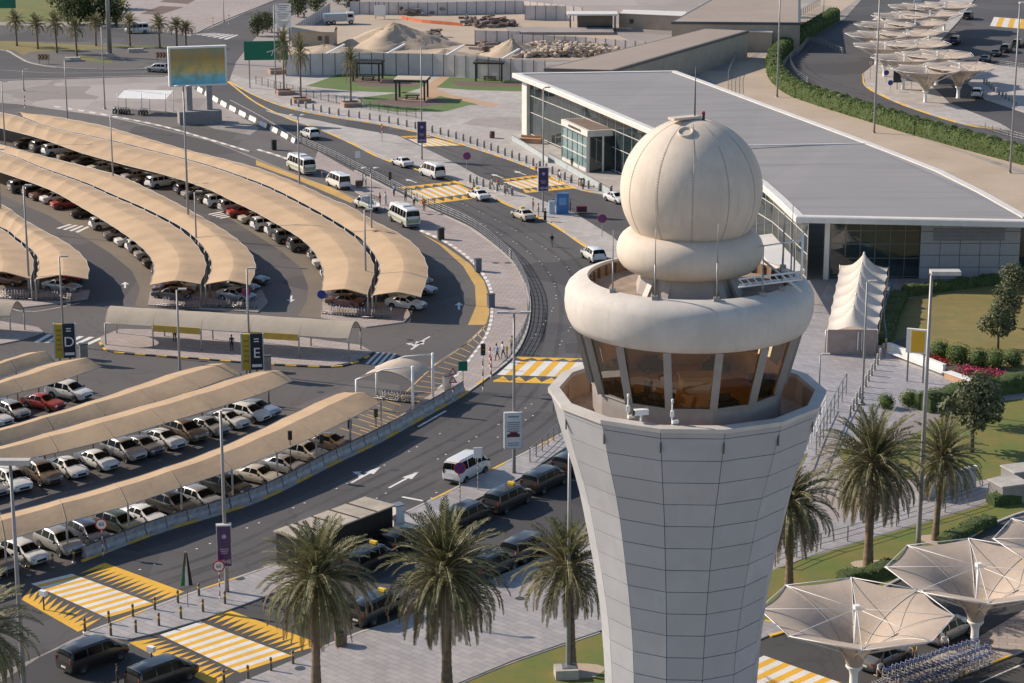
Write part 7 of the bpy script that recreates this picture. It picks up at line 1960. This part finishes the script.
W_ = cloth('white',(.62,.61,.59)); K_ = cloth('black',(.018,.018,.02)); B_ = cloth('blue',(.20,.30,.48)); Rd = cloth('red',(.42,.05,.04)); Kh = cloth('khaki',(.42,.30,.13)); Gy = cloth('grey',(.16,.15,.14)); Nv = cloth('navy',(.03,.045,.09)); Or = cloth('orange',(.55,.13,.05)); Tn = cloth('tan',(.32,.24,.16))
person(497,361,R(200),'walk',B_,K_,'walking person in pale blue shirt and black trousers, nearer of two at lower crossing',.12)
person(503,359,R(200),'walk',W_,K_,'walking person in white shirt and black trousers, right of two at lower crossing',.12)
person(552,247,R(250),'walk',K_,Gy,'person in black walking in the middle of the main road')
person(498,190,R(160),'walk',Or,Nv,'person in orange top walking by the upper crossing',.12)
person(492,190,R(160),'walk',W_,Tn,'person in white walking just left of the orange top',.12)
person(545,222,R(0),'stand',K_,K_,'person in long black robe by the blue booth',.12,robe=K_)
person(553,213,R(30),'stand',Nv,K_,'person in navy just behind the blue booth, left one',.12)
person(558,208,R(-60),'stand',Gy,K_,'person in grey behind the blue booth, middle one',.12)
person(570,213,R(200),'stand',Nv,Nv,'person in dark blue right of the blue booth',.12)
person(538.5,217,R(180),'stand',Tn,Gy,'person in tan at the lamp post by the blue booth',.12)
person(533,212,R(0),'stand',Rd,K_,'person in dark red left of the tan one',.12)
person(583,190,R(220),'stand',B_,Nv,'person in blue beside the brown bin',.0)
person(366,188,R(180),'stand',W_,Nv,'person in white with luggage behind the open minibus',.12)
person(363,187,R(0),'stand',B_,Gy,'person in pale blue beside the open minibus luggage',.12)
person(380,206,R(160),'stand',Rd,Gy,'person in red at the back of the pickup truck',.12)
person(385.5,205,R(180),'stand',W_,W_,'person in long white robe by the pickup truck',.12,robe=W_)
person(405.5,202,R(60),'stand',Gy,K_,'person in grey waiting at upper crossing, left one',.12)
person(414,207,R(60),'stand',W_,K_,'person in white top waiting at upper crossing, right one',.12)
person(175,343,R(-90),'stand',K_,K_,'person in black under the left part of walkway canopy',.13)
person(232,352,R(-90),'stand',Nv,K_,'person in navy under the middle of walkway canopy',.13)
person(118,690,R(20),'stand',K_,K_,'person in black with pale scarf at the bottom edge by the vans',.12)
person(914,664,R(-120),'push',Kh,Gy,'person in mustard top standing behind the trolleys',.0,s=1.03)
person(944,655,R(-100),'push',W_,Nv,'person in white shirt leaning over the trolleys',.0)
person(878,679,R(-60),'kneel',W_,Tn,'person in white bending at the left end of trolleys',.15)
person(474,192.5,R(150),'walk',Gy,K_,'person in grey walking at the left start of the island bollards',.12)
person(507,196,R(170),'walk',Kh,Nv,'person in mustard walking on the island behind the orange top',.12)
person(560,182,R(200),'walk',W_,K_,'person in white on the far kerb right of the zebra by the station',.05)
person(536,176,R(20),'walk',Rd,Gy,'person in red on the far kerb left of the zebra by the station',.05)
person(572,168,R(240),'stand',K_,K_,'person in black at the station entrance door',.05)
person(424,212,R(90),'stand',Or,Gy,'person in orange by the railing beside the near shuttle bus',.12)
person(394,197,R(40),'stand',B_,K_,'person in pale blue by the railing above the pickup truck',.12)
person(512,353,R(60),'stand',Tn,Nv,'person in tan waiting at the bend above the lower crossing',.12)
e = empty('luggage_cart', G(359,188)+Z*.12, .4, 'brown suitcase pile on a cart behind the open minibus', 'luggage'); b = MB(); b.box((0,0,.6),(.9,.6,.8)); b.build('suitcase', M('case_brown',(.14,.07,.05),.6), e); b = MB(); b.box((0,0,.14),(1.0,.65,.06)); b.build('cart', chrome, e)
for r_ in list(globals().values()):
    if isinstance(r_, Repeat): r_.done()
# ============================================================ CAMERA, LIGHT
cam = bpy.data.cameras.new('camera'); co = bpy.data.objects.new('camera', cam); col.objects.link(co)
co.location = (0, 0, H); co.rotation_euler = (R(90)-TH, 0, 0)
cam.sensor_width = 36; cam.lens = 36*F/1024; cam.clip_end = 8000; cam.clip_start = 1
sc.camera = co
SAZ = R(22); SEL = R(31)
sd = Vector((-math.cos(SAZ)*math.cos(SEL), math.sin(SAZ)*math.cos(SEL), math.sin(SEL)))
sun = bpy.data.lights.new('sun', 'SUN'); so = bpy.data.objects.new('sun', sun); col.objects.link(so)
sun.energy = 5.0; sun.angle = R(.5); sun.color = (1, .865, .72)
so.rotation_euler = (-sd).to_track_quat('-Z', 'Y').to_euler()
so.location = (0, 200, 150)
w = bpy.data.worlds.new('World'); sc.world = w; w.use_nodes = True
t = w.node_tree; t.nodes.clear()
sky = t.nodes.new('ShaderNodeTexSky'); sky.sky_type = 'NISHITA'; sky.sun_disc = False
sky.sun_elevation = SEL; sky.sun_rotation = math.atan2(sd.x, sd.y); sky.dust_density = .6; sky.ozone_density = 2
bg = t.nodes.new('ShaderNodeBackground'); bg.inputs[1].default_value = .115
wo = t.nodes.new('ShaderNodeOutputWorld'); t.links.new(sky.outputs[0], bg.inputs[0]); t.links.new(bg.outputs[0], wo.inputs[0])
sc.view_settings.view_transform = 'Standard'; sc.view_settings.look = 'None'; sc.view_settings.exposure = .22; sc.view_settings.gamma = 1
sc.view_settings.use_curve_mapping = False
sc.render.engine = 'CYCLES'; sc.cycles.max_bounces = 6; sc.cycles.transparent_max_bounces = 12
